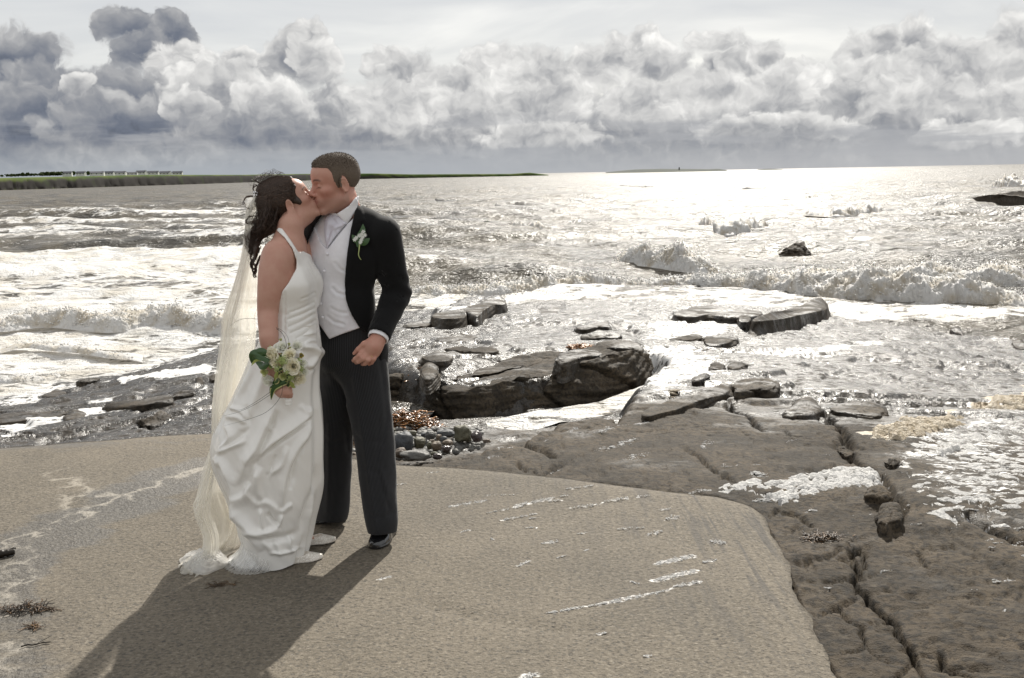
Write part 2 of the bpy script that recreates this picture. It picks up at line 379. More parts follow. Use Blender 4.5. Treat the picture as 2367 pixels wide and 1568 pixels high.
def mat_concrete():
    m, t = material('concrete'); p = t.pos()
    n = t.noise(p, 1.1, 5, .6); g = t.noise(p, 95, 3, .7); g2 = t.noise(p, 38, 4, .65)
    c = t.mix(t.ss(n, .3, .7), (.104, .088, .065), (.150, .127, .095))
    c = t.mix(t.m('MULTIPLY', t.ss(g2, .40, .62), .5), c, (.188, .160, .122))
    agg = t.vor(p, 62, 'F1', out=1); aggv = t.sep(agg)[0]; aggd = t.vor(p, 62, 'F1')
    speck = t.m('MULTIPLY', t.ss(aggv, .72, .78), t.m('SUBTRACT', 1.0, t.ss(aggd, .30, .48)))
    c = t.mix(t.m('MULTIPLY', speck, .45), c, (.06, .058, .055)); gr = t.noise(t.v('MULTIPLY', p, (1, 1.2, 1)), 62, 5, .72); c = t.mix(t.m('MULTIPLY', t.ss(gr, .535, .62), .75), c, (.062, .055, .046)); c = t.mix(t.m('MULTIPLY', t.ss(gr, .46, .36), .45), c, (.30, .265, .21))
    agg2 = t.vor(t.v('MULTIPLY', p, (1, 1.3, 1)), 24, 'F1', out=1); agd2 = t.vor(t.v('MULTIPLY', p, (1, 1.3, 1)), 24, 'F1')
    pit = t.m('MULTIPLY', t.ss(t.sep(agg2)[1], .82, .86), t.m('SUBTRACT', 1.0, t.ss(t.m('ADD', agd2, t.m('MULTIPLY', g, .3)), .30, .42)))
    c = t.mix(t.m('MULTIPLY', pit, t.lin(n, .35, .65, .1, .85)), c, (.045, .043, .04))
    c = t.mix(t.m('MULTIPLY', t.ss(t.noise(p, .75, 6, .66), .42, .66), .42), c, t.v('MULTIPLY', c, (.62, .64, .68)))
    speck = t.m('MULTIPLY', speck, t.lin(t.noise(p, 2.3, 4, .6), .35, .65, .25, 1.0))
    holes = t.m('MULTIPLY', t.ss(t.noise(t.v('MULTIPLY', p, (1, 1.7, 1)), 48, 3, .6), .60, .68), .8)
    c = t.mix(holes, c, (.075, .066, .055))
    # brushed ridges towards the sea, worn dark on the right hand corner
    a = t.attr('worn').outputs['Fac']; br = t.noise(t.v('MULTIPLY', p, (26, 1.3, 1)), 1.0, 3, .6)
    c = t.mix(t.m('MULTIPLY', t.m('MULTIPLY', t.ss(br, .48, .64), a), .85), c, (.075, .068, .06))
    da = t.attr('damp').outputs['Fac']; dn = t.noise(t.v('MULTIPLY', p, (1, 2.5, 1)), 1.5, 6, .62)
    w = t.ss(t.m('ADD', dn, t.m('SUBTRACT', da, .5)), .46, .62)
    c = t.mix(t.m('MULTIPLY', w, .75), c, t.v('MULTIPLY', c, (.50, .52, .56)))
    # dried salt and thin scum
    sa = t.attr('scum').outputs['Fac']
    nd = t.add('ShaderNodeTexNoise'); t.set(nd, 'Vector', p); t.set(nd, 'Scale', 4.0); t.set(nd, 'Detail', 4.0)
    web = t.vor(t.v('ADD', p, t.v('SCALE', nd.outputs[1], .35)), 4.5, 'DISTANCE_TO_EDGE', 2.0, .6)
    sm = t.m('MULTIPLY', t.m('SUBTRACT', 1.0, t.ss(web, .01, .07)), t.ss(t.m('ADD', sa, t.m('MULTIPLY', t.m('SUBTRACT', t.noise(p, 7, 5, .65), .5), 1.2)), .35, .75))
    c = t.mix(t.m('MULTIPLY', sm, .62), c, (.36, .325, .27))
    fk = t.m('MULTIPLY', t.attr('fleck').outputs['Fac'], t.noise(t.v('MULTIPLY', p, (1, 1.8, 1)), 34, 4, .7)); c = t.mix(t.m('MULTIPLY', t.ss(fk, .36, .47), .9), c, (.72, .70, .67))
    h = t.m('SUBTRACT', t.m('ADD', t.m('MULTIPLY', g, .5), t.m('MULTIPLY', g2, .9)), t.m('MULTIPLY', holes, .8))
    b = pbr(t, color=c, rough=t.lin(w, 0, 1, .86, .50), normal=t.bump(h, .8, .010), spec=.35)
    t.out(b); return m
def mat_water():
    m, t = material('sea_water'); p = t.pos()
    fo = t.attr('foam').outputs['Fac']; far = t.attr('far').outputs['Fac']
    q = t.v('MULTIPLY', p, (1, 1.5, 0))
    nd = t.add('ShaderNodeTexNoise'); t.set(nd, 'Vector', q); t.set(nd, 'Scale', .8); t.set(nd, 'Detail', 5.0)
    qd = t.v('ADD', q, t.v('SCALE', nd.outputs[1], 1.2))
    web = t.vor(qd, 1.5, 'DISTANCE_TO_EDGE', 2.0, .6)
    fn = t.m('ADD', t.noise(qd, 1.1, 7, .68), t.m('MULTIPLY', t.m('SUBTRACT', .10, web), 1.3))
    fm = t.ss(t.m('ADD', fn, t.m('SUBTRACT', fo, .5)), .50, .66)
    # chop: several sizes of ripple, large ones carry the glitter far out
    r1 = t.noise(t.v('MULTIPLY', p, (1, 1.7, 0)), .55, 5, .6, .4); r2 = t.noise(t.v('MULTIPLY', p, (1, 1.4, 0)), 3.2, 5, .62, .3)
    b1 = t.bump(r1, .9, .55); b2 = t.bump(r2, 1.0, .11, b1)
    deep = t.noise(p, .35, 4)
    c = t.mix(t.ss(deep, .35, .65), (.050, .044, .034), (.105, .088, .060))
    a = pbr(t, color=c, rough=t.lin(t.m('ADD', far, t.m('MULTIPLY', t.m('MULTIPLY', t.m('SUBTRACT', t.noise(t.v('MULTIPLY', p, (.35, 1, 0)), .12, 6, .7), .5), far), 2.2)), 0, 1, .20, .37), normal=b2, spec=t.lin(far, 0, 1, .5, .24), ior=1.33)
    fcol = t.mix(t.ss(t.noise(p, .9, 4), .4, .7), (.66, .65, .63), (.50, .46, .39))
    b = pbr(t, color=fcol, rough=.45, normal=t.bump(t.m('ADD', t.noise(p, 14, 5, .7), t.m('MULTIPLY', t.vor(p, 30, 'F1', 1.0), .5)), .8, .05, b1), spec=.5)
    ms = t.add('ShaderNodeMixShader'); t.set(ms, 0, fm); t.set(ms, 1, a); t.set(ms, 2, b); t.out(ms)
    return m
def mat_foam(name='foam', col=(.80, .79, .77), col2=(.62, .56, .46), scale=2.2, thru=.28):
    m, t = material(name); p = t.pos()
    n = t.noise(p, scale, 5, .62); a = t.attr('tint').outputs['Fac']
    c = t.mix(t.ss(t.m('ADD', n, t.m('MULTIPLY', a, .5)), .52, .85), col, col2)
    bmp = t.bump(t.m('ADD', t.noise(p, 26, 6, .72), t.m('MULTIPLY', t.vor(p, 60, 'F1', 1.0), .4)), .9, .03)
    b = pbr(t, color=c, rough=.5, normal=bmp, spec=.45)
    tr = t.add('ShaderNodeBsdfTranslucent', {'Color': c, 'Normal': bmp})
    ms = t.add('ShaderNodeMixShader'); t.set(ms, 0, thru); t.set(ms, 1, b); t.set(ms, 2, tr); t.out(ms)
    return m
M_ROCK = mat_rock('wet_rock', .035); M_DARKROCK = mat_rock('dark_rock', .034); M_BROWNROCK = mat_rock('brown_rock', .042)
M_CONC = mat_concrete(); M_WATER = mat_water(); M_FOAM = mat_foam(); M_FROTH = mat_foam('froth', (.86, .85, .83), (.78, .76, .70), 9.0, .45)
M_TANFOAM = mat_foam('tan_foam', (.52, .44, .32), (.42, .34, .23), 12.0)

# ================================================================ lie of the land
_shore = [(-300, 930), (0, 905), (250, 868), (500, 800), (700, 745), (900, 708), (1150, 690), (1500, 672), (1750, 690), (2000, 728), (2250, 770), (2500, 800), (2800, 830)]
_sh = np.array([G(x, y, SEA)[:2] for x, y in _shore]); _sth = np.arctan2(_sh[:, 0], _sh[:, 1]); _sD = np.hypot(_sh[:, 0], _sh[:, 1])
def base_z(x, y):
    th = np.arctan2(x, np.maximum(y, .01)); D = np.hypot(x, y)
    s = np.interp(th, _sth, _sD); k = (D-5.2)/(s-5.2)
    z = SEA*np.where(k > 0, k, 0)
    z = np.where(k > 1, SEA-(D-s)*.10, z)
    return z - .015 - .05*sstep(k, 0, .1)
def shelf(px, py, dz=0.0):
    """where a pixel's sight line meets the lie of the land raised by dz"""
    d = ray(px, py); lo, hi = 1.0, 60.0
    for _ in range(40):
        mid = (lo+hi)/2; p = CAM+d*(mid/d[1])
        if p[2] > base_z(p[0], p[1])+dz: lo = mid
        else: hi = mid
    return CAM+d*(lo/d[1])
def SH(pts, dz=0.0): return np.array([shelf(q[0], q[1], dz) for q in pts])

# outline of the concrete slipway (z = 0)
_edge = [(-700, 1075), (-300, 1050), (0, 1030), (250, 1012), (490, 996), (600, 1010), (740, 1040), (905, 1066), (1050, 1074), (1200, 1086), (1400, 1108), (1560, 1128), (1660, 1140), (1745, 1168),
         (1775, 1205), (1800, 1250), (1830, 1320), (1860, 1400), (1895, 1480), (1950, 1568)]
SLAB = [tuple(G(x, y)[:2]) for x, y in _edge]
_e1, _e0 = np.array(SLAB[-1]), np.array(SLAB[-2]); _dir = (_e1-_e0)/np.linalg.norm(_e1-_e0)
SLAB += [tuple(_e1+_dir*1.0), (_e1+_dir*1.0)[0:1].tolist()[0:1] and (float((_e1+_dir*1.0)[0])+.5, -5.0), (-9.0, -5.0)]

CRACKS = [
 ('R2', [(1200, 0), (1290, 60), (1330, 110), (1400, 150), (1470, 180)], .05, .12),
 ('R2', [(1470, 180), (1530, 250), (1560, 340), (1600, 400), (1625, 500)], .03, .10),
 ('R2', [(1310, 640), (1330, 690), (1340, 760), (1330, 830), (1350, 900), (1440, 980), (1520, 1060), (1580, 1150), (1640, 1240), (1700, 1330), (1740, 1400), (1740, 1500)], .016, .07),
 ('R2', [(1700, 1300), (1830, 1310), (1870, 1370), (1960, 1440), (2040, 1480)], .014, .05),
 ('R2', [(1350, 940), (1220, 1020), (1080, 1060)], .009, .04), ('R2', [(1220, 1020), (1290, 1090), (1370, 1150), (1380, 1250), (1300, 1300), (1240, 1340)], .009, .04),
 ('R2', [(1380, 1250), (1470, 1330), (1570, 1370)], .008, .035), ('R2', [(960, 860), (1120, 850), (1290, 825), (1330, 840), (1450, 800)], .009, .04),
 ('R2', [(890, 745), (1020, 740), (1170, 700), (1230, 660), (1330, 660), (1440, 630)], .009, .04), ('R2', [(1210, 700), (1300, 720), (1340, 760)], .009, .04),
 ('R2', [(1300, 700), (1320, 665), (1390, 690), (1385, 740), (1340, 765)], .009, .05), ('R2', [(750, 480), (830, 425), (930, 440), (1000, 480), (1060, 520), (1110, 545)], .016, .05),
 ('R2', [(880, 560), (1020, 530)], .008, .03), ('R2', [(1760, 660), (1900, 640), (1960, 630)], .008, .03), ('R2', [(1740, 670), (1750, 720), (1780, 770)], .013, .04),
 ('R2', [(2010, 460), (2100, 500), (2200, 560), (2300, 610), (2420, 640)], .022, .08), ('R2', [(1500, 220), (1700, 215), (1900, 200)], .012, .04),
 ('R2', [(250, 40), (370, 110), (450, 170), (540, 230), (620, 260)], .02, .06), ('R2', [(640, 290), (800, 340), (860, 380)], .014, .05),
 ('R2', [(1390, 1110), (1480, 1090), (1540, 1060)], .007, .03), ('R2', [(1700, 1380), (1600, 1440), (1540, 1490)], .01, .04), ('R2', [(1880, 1400), (1990, 1390), (2100, 1420)], .01, .04),
 ('R1', [(530, 870), (580, 920), (670, 950), (700, 1000), (760, 1060)], .03, .10), ('R1', [(1150, 930), (1180, 1000), (1240, 1040), (1270, 1090), (1300, 1170), (1340, 1230)], .05, .12),
 ('R1', [(1540, 540), (1600, 560), (1700, 580), (1740, 605), (1850, 610), (1885, 640), (1860, 710)], .05, .07), ('R1', [(1480, 690), (1560, 730), (1620, 765)], .04, .07),
 ('R1', [(950, 735), (1100, 745), (1200, 700), (1330, 685), (1410, 690)], .05, .05), ('R1', [(910, 1060), (910, 1090), (1000, 1100)], .018, .05), ('R1', [(1490, 465), (1620, 500)], .05, .08),
 ('R1', [(880, 830), (1000, 850), (1110, 855), (1250, 830)], .03, .04), ('R1', [(1420, 860), (1450, 810)], .03, .05), ('R1', [(1960, 710), (2010, 755), (2150, 730)], .03, .05), ('R1', [(2020, 600), (2150, 600), (2260, 640), (2340, 720)], .05, .1),
 ('R1', [(640, 1150), (830, 1180), (1010, 1140)], .012, .03), ('R1', [(830, 1300), (1100, 1290), (1260, 1240)], .016, .04),
 ('C6', [(1200, 1230), (1145, 1270), (1160, 1300), (1250, 1320), (1340, 1350), (1390, 1380), (1490, 1380)], .03, .10), ('C6', [(1460, 1410), (1370, 1460), (1290, 1500), (1200, 1520)], .022, .07),
 ('C6', [(1100, 1420), (1165, 1460), (1280, 1480)], .016, .05), ('C6', [(180, 700), (300, 690), (400, 660), (500, 640)], .06, .10), ('C6', [(1840, 1100), (1830, 1150), (1835, 1170)], .03, .08),
 ('C6', [(690, 870), (900, 820), (1060, 800)], .05, .08), ('C6', [(590, 590), (700, 600), (830, 570)], .07, .1), ('C6', [(1090, 490), (1280, 465)], .08, .1), ('C6', [(910, 460), (1080, 450)], .07, .1),
 ('C6', [(780, 730), (920, 710)], .06, .08), ('C6', [(600, 430), (760, 400), (900, 330)], .06, .08), ('C6', [(1090, 590), (1330, 565)], .08, .1),
 ('L3', [(480, 1375), (640, 1350), (780, 1315)], .02, .05), ('L3', [(0, 1330), (250, 1280), (520, 1265)], .05, .05), ('L3', [(1100, 1300), (1250, 1270), (1420, 1170)], .05, .12), ('L3', [(1290, 1290), (1500, 1220), (1850, 1130)], .05, .1),
 ('L3', [(1590, 1060), (1700, 1020), (1870, 960)], .06, .1), ('L3', [(900, 1000), (1150, 950)], .06, .06), ('L3', [(1500, 1150), (1700, 1110), (1860, 1080)], .05, .08)]
RAISED = [  # outline (zoom coordinates), lift in metres, softness
 ('C6', [(470, 850), (560, 800), (700, 770), (950, 720), (1350, 670), (1700, 620), (1950, 620), (1990, 560), (1850, 520), (1780, 450), (1500, 420), (1000, 300), (700, 310), (300, 430), (170, 500), (170, 760), (420, 780)], .10, .16),
 ('C6', [(520, 400), (760, 300), (960, 265), (1040, 290), (880, 370), (700, 420)], .12, .05)]
GULLY = [('C6', [(150, 1020, 1), (440, 1085, 1), (800, 1130, 1), (1300, 1065, 1), (1700, 1000, 1), (2070, 850, 1), (2200, 880, 1), (1950, 1040, .6), (1800, 1120, 0), (1480, 1150, 0), (1240, 1230, 0), (1050, 1290, 0), (900, 1320, 0), (640, 1400, 0), (250, 1440, 0), (100, 1400, 0), (60, 1200, .5)], -.30, .10),
 ('C6', [(430, 800, 0), (540, 790, 0), (520, 900, 0), (450, 950, 0)], -.15, .06)]
FOAM_ON_ROCK = [  # outline, strength, softness, tan
 ('R1', [(1400, 1090), (1650, 1000), (1960, 930), (2100, 860), (2367, 800), (2500, 800), (2500, 1330), (1900, 1330), (1600, 1240), (1420, 1180)], .62, .5, 0),
 ('R1', [(1440, 1050), (1700, 990), (1960, 940), (1990, 960), (1850, 1030), (1560, 1100), (1400, 1100)], .92, .12, 1), ('R1', [(1990, 950), (2130, 870), (2280, 840), (2500, 820), (2500, 930), (2200, 940), (2050, 960)], .72, .15, 1),
 ('R2', [(1480, 170), (1800, 110), (2367, 60), (2600, 60), (2600, 740), (2300, 640), (2000, 480), (1700, 420)], .60, .5, 0),
 ('R1', [(850, 640), (1400, 560), (1900, 640), (2300, 760), (2367, 830), (1900, 900), (1560, 960), (1250, 830), (900, 780)], .36, .7, 0),
 ('R2', [(1780, 820), (2300, 780), (2400, 900), (2200, 960), (1800, 960)], .30, .3, 0), ('R2', [(1100, 980), (1330, 840), (1330, 900), (1200, 1010)], .5, .08, 0),
 ('R1', [(0, 560), (260, 540), (440, 620), (560, 660), (600, 740), (420, 760), (120, 840), (0, 900)], .75, .3, 0), ('R1', [(200, 390), (500, 370), (640, 400), (560, 480), (330, 500), (0, 520), (0, 400)], .70, .3, 0),
 ('R1', [(700, 580), (1500, 500), (1560, 540), (1300, 570), (900, 640)], .72, .3, 0),
 ('C6', [(860, 1300), (960, 1200), (1200, 1130), (1500, 1070), (1680, 1050), (1560, 1130), (1260, 1210), (1000, 1300)], .95, .10, 0), ('C6', [(180, 1030), (300, 1040), (430, 1070), (300, 1110), (180, 1100)], .8, .1, 0),
 ('C6', [(560, 640), (640, 640), (880, 680), (820, 740), (660, 740)], .35, .1, 0), ('C6', [(500, 425), (700, 425), (860, 370), (1040, 320), (1200, 330), (900, 420), (760, 470), (540, 470)], .7, .2, 0),
 ('L3', [(0, 1290), (280, 1220), (560, 1190), (820, 1130), (1120, 1110), (1200, 1130), (800, 1200), (520, 1280), (300, 1320), (0, 1400)], .80, .15, 0),
 ('L3', [(850, 900), (1250, 850), (1600, 770), (1900, 740), (1900, 830), (1600, 850), (1300, 880), (1000, 920)], .85, .2, 0), ('L3', [(650, 1090), (900, 1030), (1130, 990), (1250, 960), (1230, 985), (900, 1060)], .7, .1, 0),
 ('L3', [(0, 950), (300, 930), (560, 880), (430, 1020), (160, 1100), (0, 1110)], .75, .25, 0), ('L3', [(1560, 1020), (1880, 850), (1900, 920), (1700, 1050)], .6, .1, 0), ('L3', [(0, 1330), (200, 1330), (120, 1400), (0, 1430)], .5, .15, 0),
 ('BL', [(1230, 145), (1290, 120), (1300, 140), (1250, 160)], .9, .05, 0), ('R2', [(1480, 150), (1640, 110), (1720, 140), (1600, 170)], .7, .08, 0)]

def build_terrain():
    nr, nc = 490, 630
    # spread rows where the land falls away
    dep = np.linspace(math.atan2(1.62, 1.2), math.atan2(3.6, 42), nr)
    k = np.linspace(1.2, 42, 3000); zz = CAMZ-np.interp(k, [0, 5, 24, 60], [0, 0, SEA, -4.0]); ang = np.arctan2(zz, k)
    D = np.interp(-np.r_[np.linspace(1.05*math.atan2(1.62, 2.3), R(15), 190, endpoint=False), np.linspace(R(15), ang[-1], nr-190)], -ang, k)
    th = np.concatenate([np.linspace(R(-70), R(-36), 28, endpoint=False), np.linspace(R(-36), R(36), nc), np.linspace(R(36), R(70), 29)[1:]]); nc = len(th)
    x = (D[:, None]*np.sin(th)[None]).astype(np.float64); y = (D[:, None]*np.cos(th)[None]).astype(np.float64)
    Dg = np.broadcast_to(D[:, None], x.shape)
    z = base_z(x, y)
    right = sstep(x, -.2, .8)
    farw = sstep(Dg, 6.5, 10)
    # gentle roll, stepped beds and fine bedding ridges
    z += fbm2(x*.45, y*.45, 3, seed=1)*(.05+.03*farw)
    beds = fbm2(x*.26+y*.1, y*.50-x*.10, 3, .34, seed=9)*.42; st = .10; q = beds/st; fr = q-np.floor(q)
    z += (np.floor(q)+sstep(fr, .0, .10)-q)*st*(.10+.48*farw)
    u = x*.93+y*.37; v = -x*.37+y*.93                     # bedding runs obliquely
    cal = 1-.80*farw; z += fbm2(u*.8, v*4.5, 4, .45, seed=20)*.013*cal+fbm2(x*9, y*9, 3, seed=30)*.005*cal+fbm2(x*30, y*38, 3, .6, seed=33)*.0022*cal
    left = sstep(-x, 1.5, 2.5)*sstep(y, 5.5, 6.5); z += left*(np.abs(n2(u*.35, v*1.6, 44))*-.14+fbm2(u*.4, v*3, 3, .4, seed=46)*.03)
    # plates split along joints
    wx = x+fbm2(x*2.2, y*2.2, 3, seed=50)*.16; wy = y+fbm2(x*2.2+9, y*2.2, 3, seed=53)*.16
    f1, f2, cid = worley2(wx*.62+.18*wy, wy*.80, 3); cr = f2-f1
    z -= .045*(1-sstep(cr, .0, .03))*(.35+.65*farw)*sstep(n2(x*.4, y*.4, 60)+.05*farw, -.1, .2)
    z += ((cid % 97)/97.-.5)*.018*farw
    f1, f2, cid = worley2(wx*2.0, wy*2.4, 8); z -= .014*cal*(1-sstep(f2-f1, .0, .05))*sstep(n2(x*.7+4, y*.7, 61), .05, .3)
    # hollows
    z -= .014*cal*sstep(fbm2(x*11, y*19, 4, seed=70), .20, .5)
    for k_, pts, dz, soft in RAISED+GULLY:
        w = np.array([shelf(q[0], q[1], dz*(q[2] if len(q) > 2 else 1 if dz > 0 else 0)) for q in Z(k_, pts)]); wpx = x+fbm2(x*3, y*3, 3, seed=80)*.10; wpy = y+fbm2(x*3+5, y*3, 3, seed=83)*.10
        sd = poly_sd(wpx, wpy, w); z += dz*(1-sstep(sd, -soft, soft))
    cx = x+fbm2(x*6, y*6, 3, seed=90)*.03*(1+farw); cy = y+fbm2(x*6+3, y*6, 3, seed=93)*.03*(1+farw)
    wob = 1+.7*n2(x*3, y*3, 99)
    for k_, pts, wd, dp in CRACKS:
        w = SH(Z(k_, pts)); lo = w.min(0)[:2]-1; hi = w.max(0)[:2]+1
        mk = (x > lo[0]) & (x < hi[0]) & (y > lo[1]) & (y < hi[1])
        if not mk.any(): continue
        d, par = line_d(cx[mk], cy[mk], w); taper = np.sqrt(np.clip(np.minimum(par, 1-par)*6, .15, 1))
        wd_ = .8*wd*taper*np.clip(wob[mk], .35, 2); z[mk] -= .85*dp*taper*np.exp(-(d/(wd_*.75))**2); z[mk] -= dp*.16*np.exp(-(d/(wd_*4.0))**2)
    # under the slipway the rock stays below the concrete
    sd = poly_sd(x, y, SLAB); near = sd < .0
    z = np.where(near, np.minimum(z, -.05-.10*sstep(-sd, 0, .15)), z)
    flush = (sd >= 0) & (x > .35); z = np.where(flush, np.minimum(z, -.012+.02*fbm2(x*6, y*6, 3, seed=95)-.01)*(1-sstep(sd, 0, .5))+z*sstep(sd, 0, .5), z)
    foam = np.zeros(x.shape); tan = np.zeros(x.shape)
    fx = x+fbm2(x*2.5, y*2.5, 4, seed=110)*.25; fy = y+fbm2(x*2.5+7, y*2.5, 4, seed=114)*.25
    for k_, pts, s, soft, tn in FOAM_ON_ROCK:
        sd = poly_sd(fx, fy, SH(Z(k_, pts))); a = s*(1 if tn or s > .9 else .86)*(1-sstep(sd, -soft*.7, soft*.5))
        if tn: tan = np.maximum(tan, (1-sstep(sd, -soft, soft)))
        foam = np.maximum(foam, a)
    wash = sstep(z, SEA+.40, SEA+.0)*(.52+.5*fbm2(x*.7, y*1.3, 3, seed=126))*(y > 8); foam = np.maximum(foam, wash)
    # thick foam stands proud of the rock
    lump = np.clip(fbm2(x*7, y*12, 4, seed=120)+.1, 0, 1); z += np.clip(foam-.35, 0, 1)*lump*.07*sstep(y, 3, 4)
    wet = np.clip(-.06+.74*sstep(Dg, 6.5, 10)+.3*sstep(-x, 1, 3)*sstep(y, 5.5, 7)+.35*foam, -.1, 1)
    V = np.stack([x, y, z], -1).reshape(-1, 3)
    me = mesh_np('rock_shelf', V, grid_faces(nr, nc)[:, ::-1], True, {'foam': foam.ravel(), 'tan': tan.ravel(), 'wet': wet.ravel()})
    link('rocky_shore', me, M_ROCK, kind='structure')
    return (th, D, z)
TERR = build_terrain()
def land_z(x, y):
    T, Dd, z = TERR; th = np.arctan2(x, y); d = np.hypot(x, y); i = np.clip(np.searchsorted(Dd, d)-1, 0, len(Dd)-2); a = np.clip((d-Dd[i])/(Dd[i+1]-Dd[i]), 0, 1); f = np.clip(np.interp(th, T, np.arange(len(T))), 0, len(T)-1.001); j = f.astype(int); b = f-j
    return (z[i, j]*(1-b)+z[i, j+1]*b)*(1-a)+(z[i+1, j]*(1-b)+z[i+1, j+1]*b)*a
def land(px, py, dz=0.0):
    d = ray(px, py); t_ = np.linspace(1.5, 40, 1600); q = CAM+d*(t_/d[1])[:, None]; h = q[:, 2]-land_z(q[:, 0], q[:, 1])-dz; k = np.argmax(h < 0)
    return q[k] if h[k] < 0 else shelf(px, py, dz)
def LD(pts, dz=0.0): return np.array([land(q[0], q[1], dz) for q in pts])
def ground_z(x, y):
    th = math.atan2(x, y); d = math.hypot(x, y); T, Dd, z = TERR
    return float(z[min(len(Dd)-1, np.searchsorted(Dd, d)), min(len(T)-1, max(0, np.searchsorted(T, th)))])

STREAKS = ((760, 278, 985, 240, 11), (985, 315, 1200, 275, 7), (1150, 272, 1390, 222, 13), (1350, 245, 1425, 238, 8), (1420, 215, 1465, 212, 6), (985, 210, 1150, 207, 3), (1060, 360, 1280, 318, 8), (1235, 348, 1280, 344, 5), (1480, 285, 1640, 262, 9), (1680, 245, 1825, 222, 11), (1455, 172, 1640, 148, 8),
 (835, 428, 885, 415, 6), (1215, 404, 1280, 399, 4), (1310, 495, 1410, 482, 11), (1165, 628, 1240, 600, 9), (1515, 440, 1580, 430, 6), (1760, 410, 1850, 400, 6), (1870, 405, 1925, 400, 6), (1940, 440, 2025, 422, 11), (1995, 297, 2080, 288, 8), (2045, 350, 2130, 335, 11), (1870, 215, 1950, 212, 6),
 (1990, 615, 2210, 568, 17), (2265, 605, 2345, 592, 10), (1975, 715, 2220, 655, 18), (2090, 750, 2260, 720, 12), (1340, 908, 1700, 845, 8), (1690, 845, 1900, 805, 14), (1900, 805, 2060, 770, 8), (1630, 1030, 1700, 1022, 6), (1915, 1162, 1965, 1158, 5), (1200, 1282, 1280, 1270, 14), (2310, 480, 2400, 490, 16), (440, 150, 510, 138, 4), (630, 78, 712, 72, 3), (2180, 200, 2280, 175, 9), (1560, 540, 1590, 530, 4), (1400, 580, 1460, 566, 3), (340, 712, 430, 690, 9), (1840, 720, 1890, 735, 4), (1010, 465, 1025, 470, 4))
def build_slab():
    pts = smooth_line(np.array(SLAB[:-3]), 420); pts = np.vstack([pts, np.array(SLAB[-3:])])
    # fine grid clipped to the outline: rows towards the sea
    nr, nc = 160, 330
    ys = np.linspace(1900, 985, nr); Dr = np.interp(np.linspace(0, 1, nr), np.linspace(0, 1, nr), CAMZ/np.tan((ys-401.9)/F)); Dr = np.concatenate([np.linspace(-5, Dr[0]-.1, 12), Dr]); nr = len(Dr)
    P_ = np.array(pts)
    # the far edge as a function of x
    ic = np.argmin(np.hypot(P_[:, 0]-G(1758, 1180)[0], P_[:, 1]-G(1758, 1180)[1])); far = P_[:ic+1]; far = far[np.argsort(far[:, 0])]
    xs = np.concatenate([np.linspace(-9, -3.2, 40), np.linspace(-3.15, 3.0, nc-40)]); ye = np.interp(xs, far[:, 0], far[:, 1])
    cor = np.array(G(1758, 1180)[:2]); ic = np.argmin(np.hypot(pts[:, 0]-cor[0], pts[:, 1]-cor[1])); re = np.array(pts[ic:-3]); re = re[np.argsort(re[:, 1])]
    x = np.zeros((nr, nc)); y = np.zeros((nr, nc))
    for j in range(nr):
        pass
    s = (Dr-Dr[0])/(Dr[-1]-Dr[0])
    # each row runs from the left margin to the right hand edge, pinned to the outline
    top = far[:, 1].max()
    Y0 = -5.0
    xr_y = np.interp
    rt_y = np.r_[-5, re[:, 1]]; rt_x = np.r_[re[0, 0]-.9, re[:, 0]]
    o = np.argsort(rt_y); rt_y, rt_x = rt_y[o], rt_x[o]
    u = np.linspace(0, 1, nc)
    for j in range(nr):
        f = s[j]
        yl = Y0+(np.interp(-9, far[:, 0], far[:, 1])-Y0)*f
        xe = np.interp(Y0+(cor[1]-Y0)*f, rt_y, rt_x)
        uu = np.r_[np.linspace(0, .48, 60, endpoint=False), np.linspace(.48, 1, nc-60)]; xx = -9+(xe+9)*uu; xt = -9+(cor[0]+9)*uu
        yt = np.interp(xt, far[:, 0], far[:, 1]); yt[-1] = cor[1]
        x[j] = xx; y[j] = Y0+(yt-Y0)*f
    edge = np.minimum(s[:, None]*0+1, np.minimum((1-s)[:, None]*60, (1-u)[None]*40)); edge = np.clip(edge, 0, 1)
    jag = fbm2(x*5, y*5, 4, seed=130)
    x[:, -1] += jag[:, -1]*.03; y[-1] += jag[-1]*.02
    z = fbm2(x*.5, y*.5, 3, seed=133)*.010+fbm2(x*7, y*7, 3, seed=136)*.0022-(1-edge)**2*.02
    x0, y0 = x, y
    worn = sstep(x+.25*(y-3.6)+fbm2(x*1.5, y*1.5, 3, seed=140)*.6, .1, 1.5)*sstep(y, 2.2, 3.6)
    # damp streams on the left half, running obliquely
    a1 = np.array([G(*q)[:2] for q in [(500, 1075), (330, 1150), (170, 1200), (40, 1270), (-150, 1340)]]); d1, _ = line_d(x+fbm2(x*2, y*2, 3, seed=150)*.15, y+fbm2(x*2, y*2+5, 3, seed=153)*.15, a1)
    damp = .75*np.exp(-(d1/.38)**2)+.62*(1-sstep(poly_sd(x, y, [tuple(G(*q)[:2]) for q in [(-400, 1330), (0, 1290), (130, 1430), (150, 1568), (-300, 1700)]]), -.1, .25))
    damp = np.maximum(damp, .45*sstep(y, 5.0, 6.0)*(x < -1))
    a2 = np.array([G(*q)[:2] for q in [(470, 1080), (300, 1145), (200, 1185), (70, 1238), (30, 1250)]]); d2, _ = line_d(x+fbm2(x*3, y*3, 3, seed=160)*.06, y+fbm2(x*3, y*3+5, 3, seed=163)*.06, a2)
    a3 = np.array([G(*q)[:2] for q in [(140, 1095), (180, 1130), (170, 1170), (250, 1150)]]); d3, _ = line_d(x, y, a3)
    a4 = np.array([G(*q)[:2] for q in [(20, 1260), (45, 1300), (10, 1490), (30, 1540)]]); d4, _ = line_d(x, y, a4)
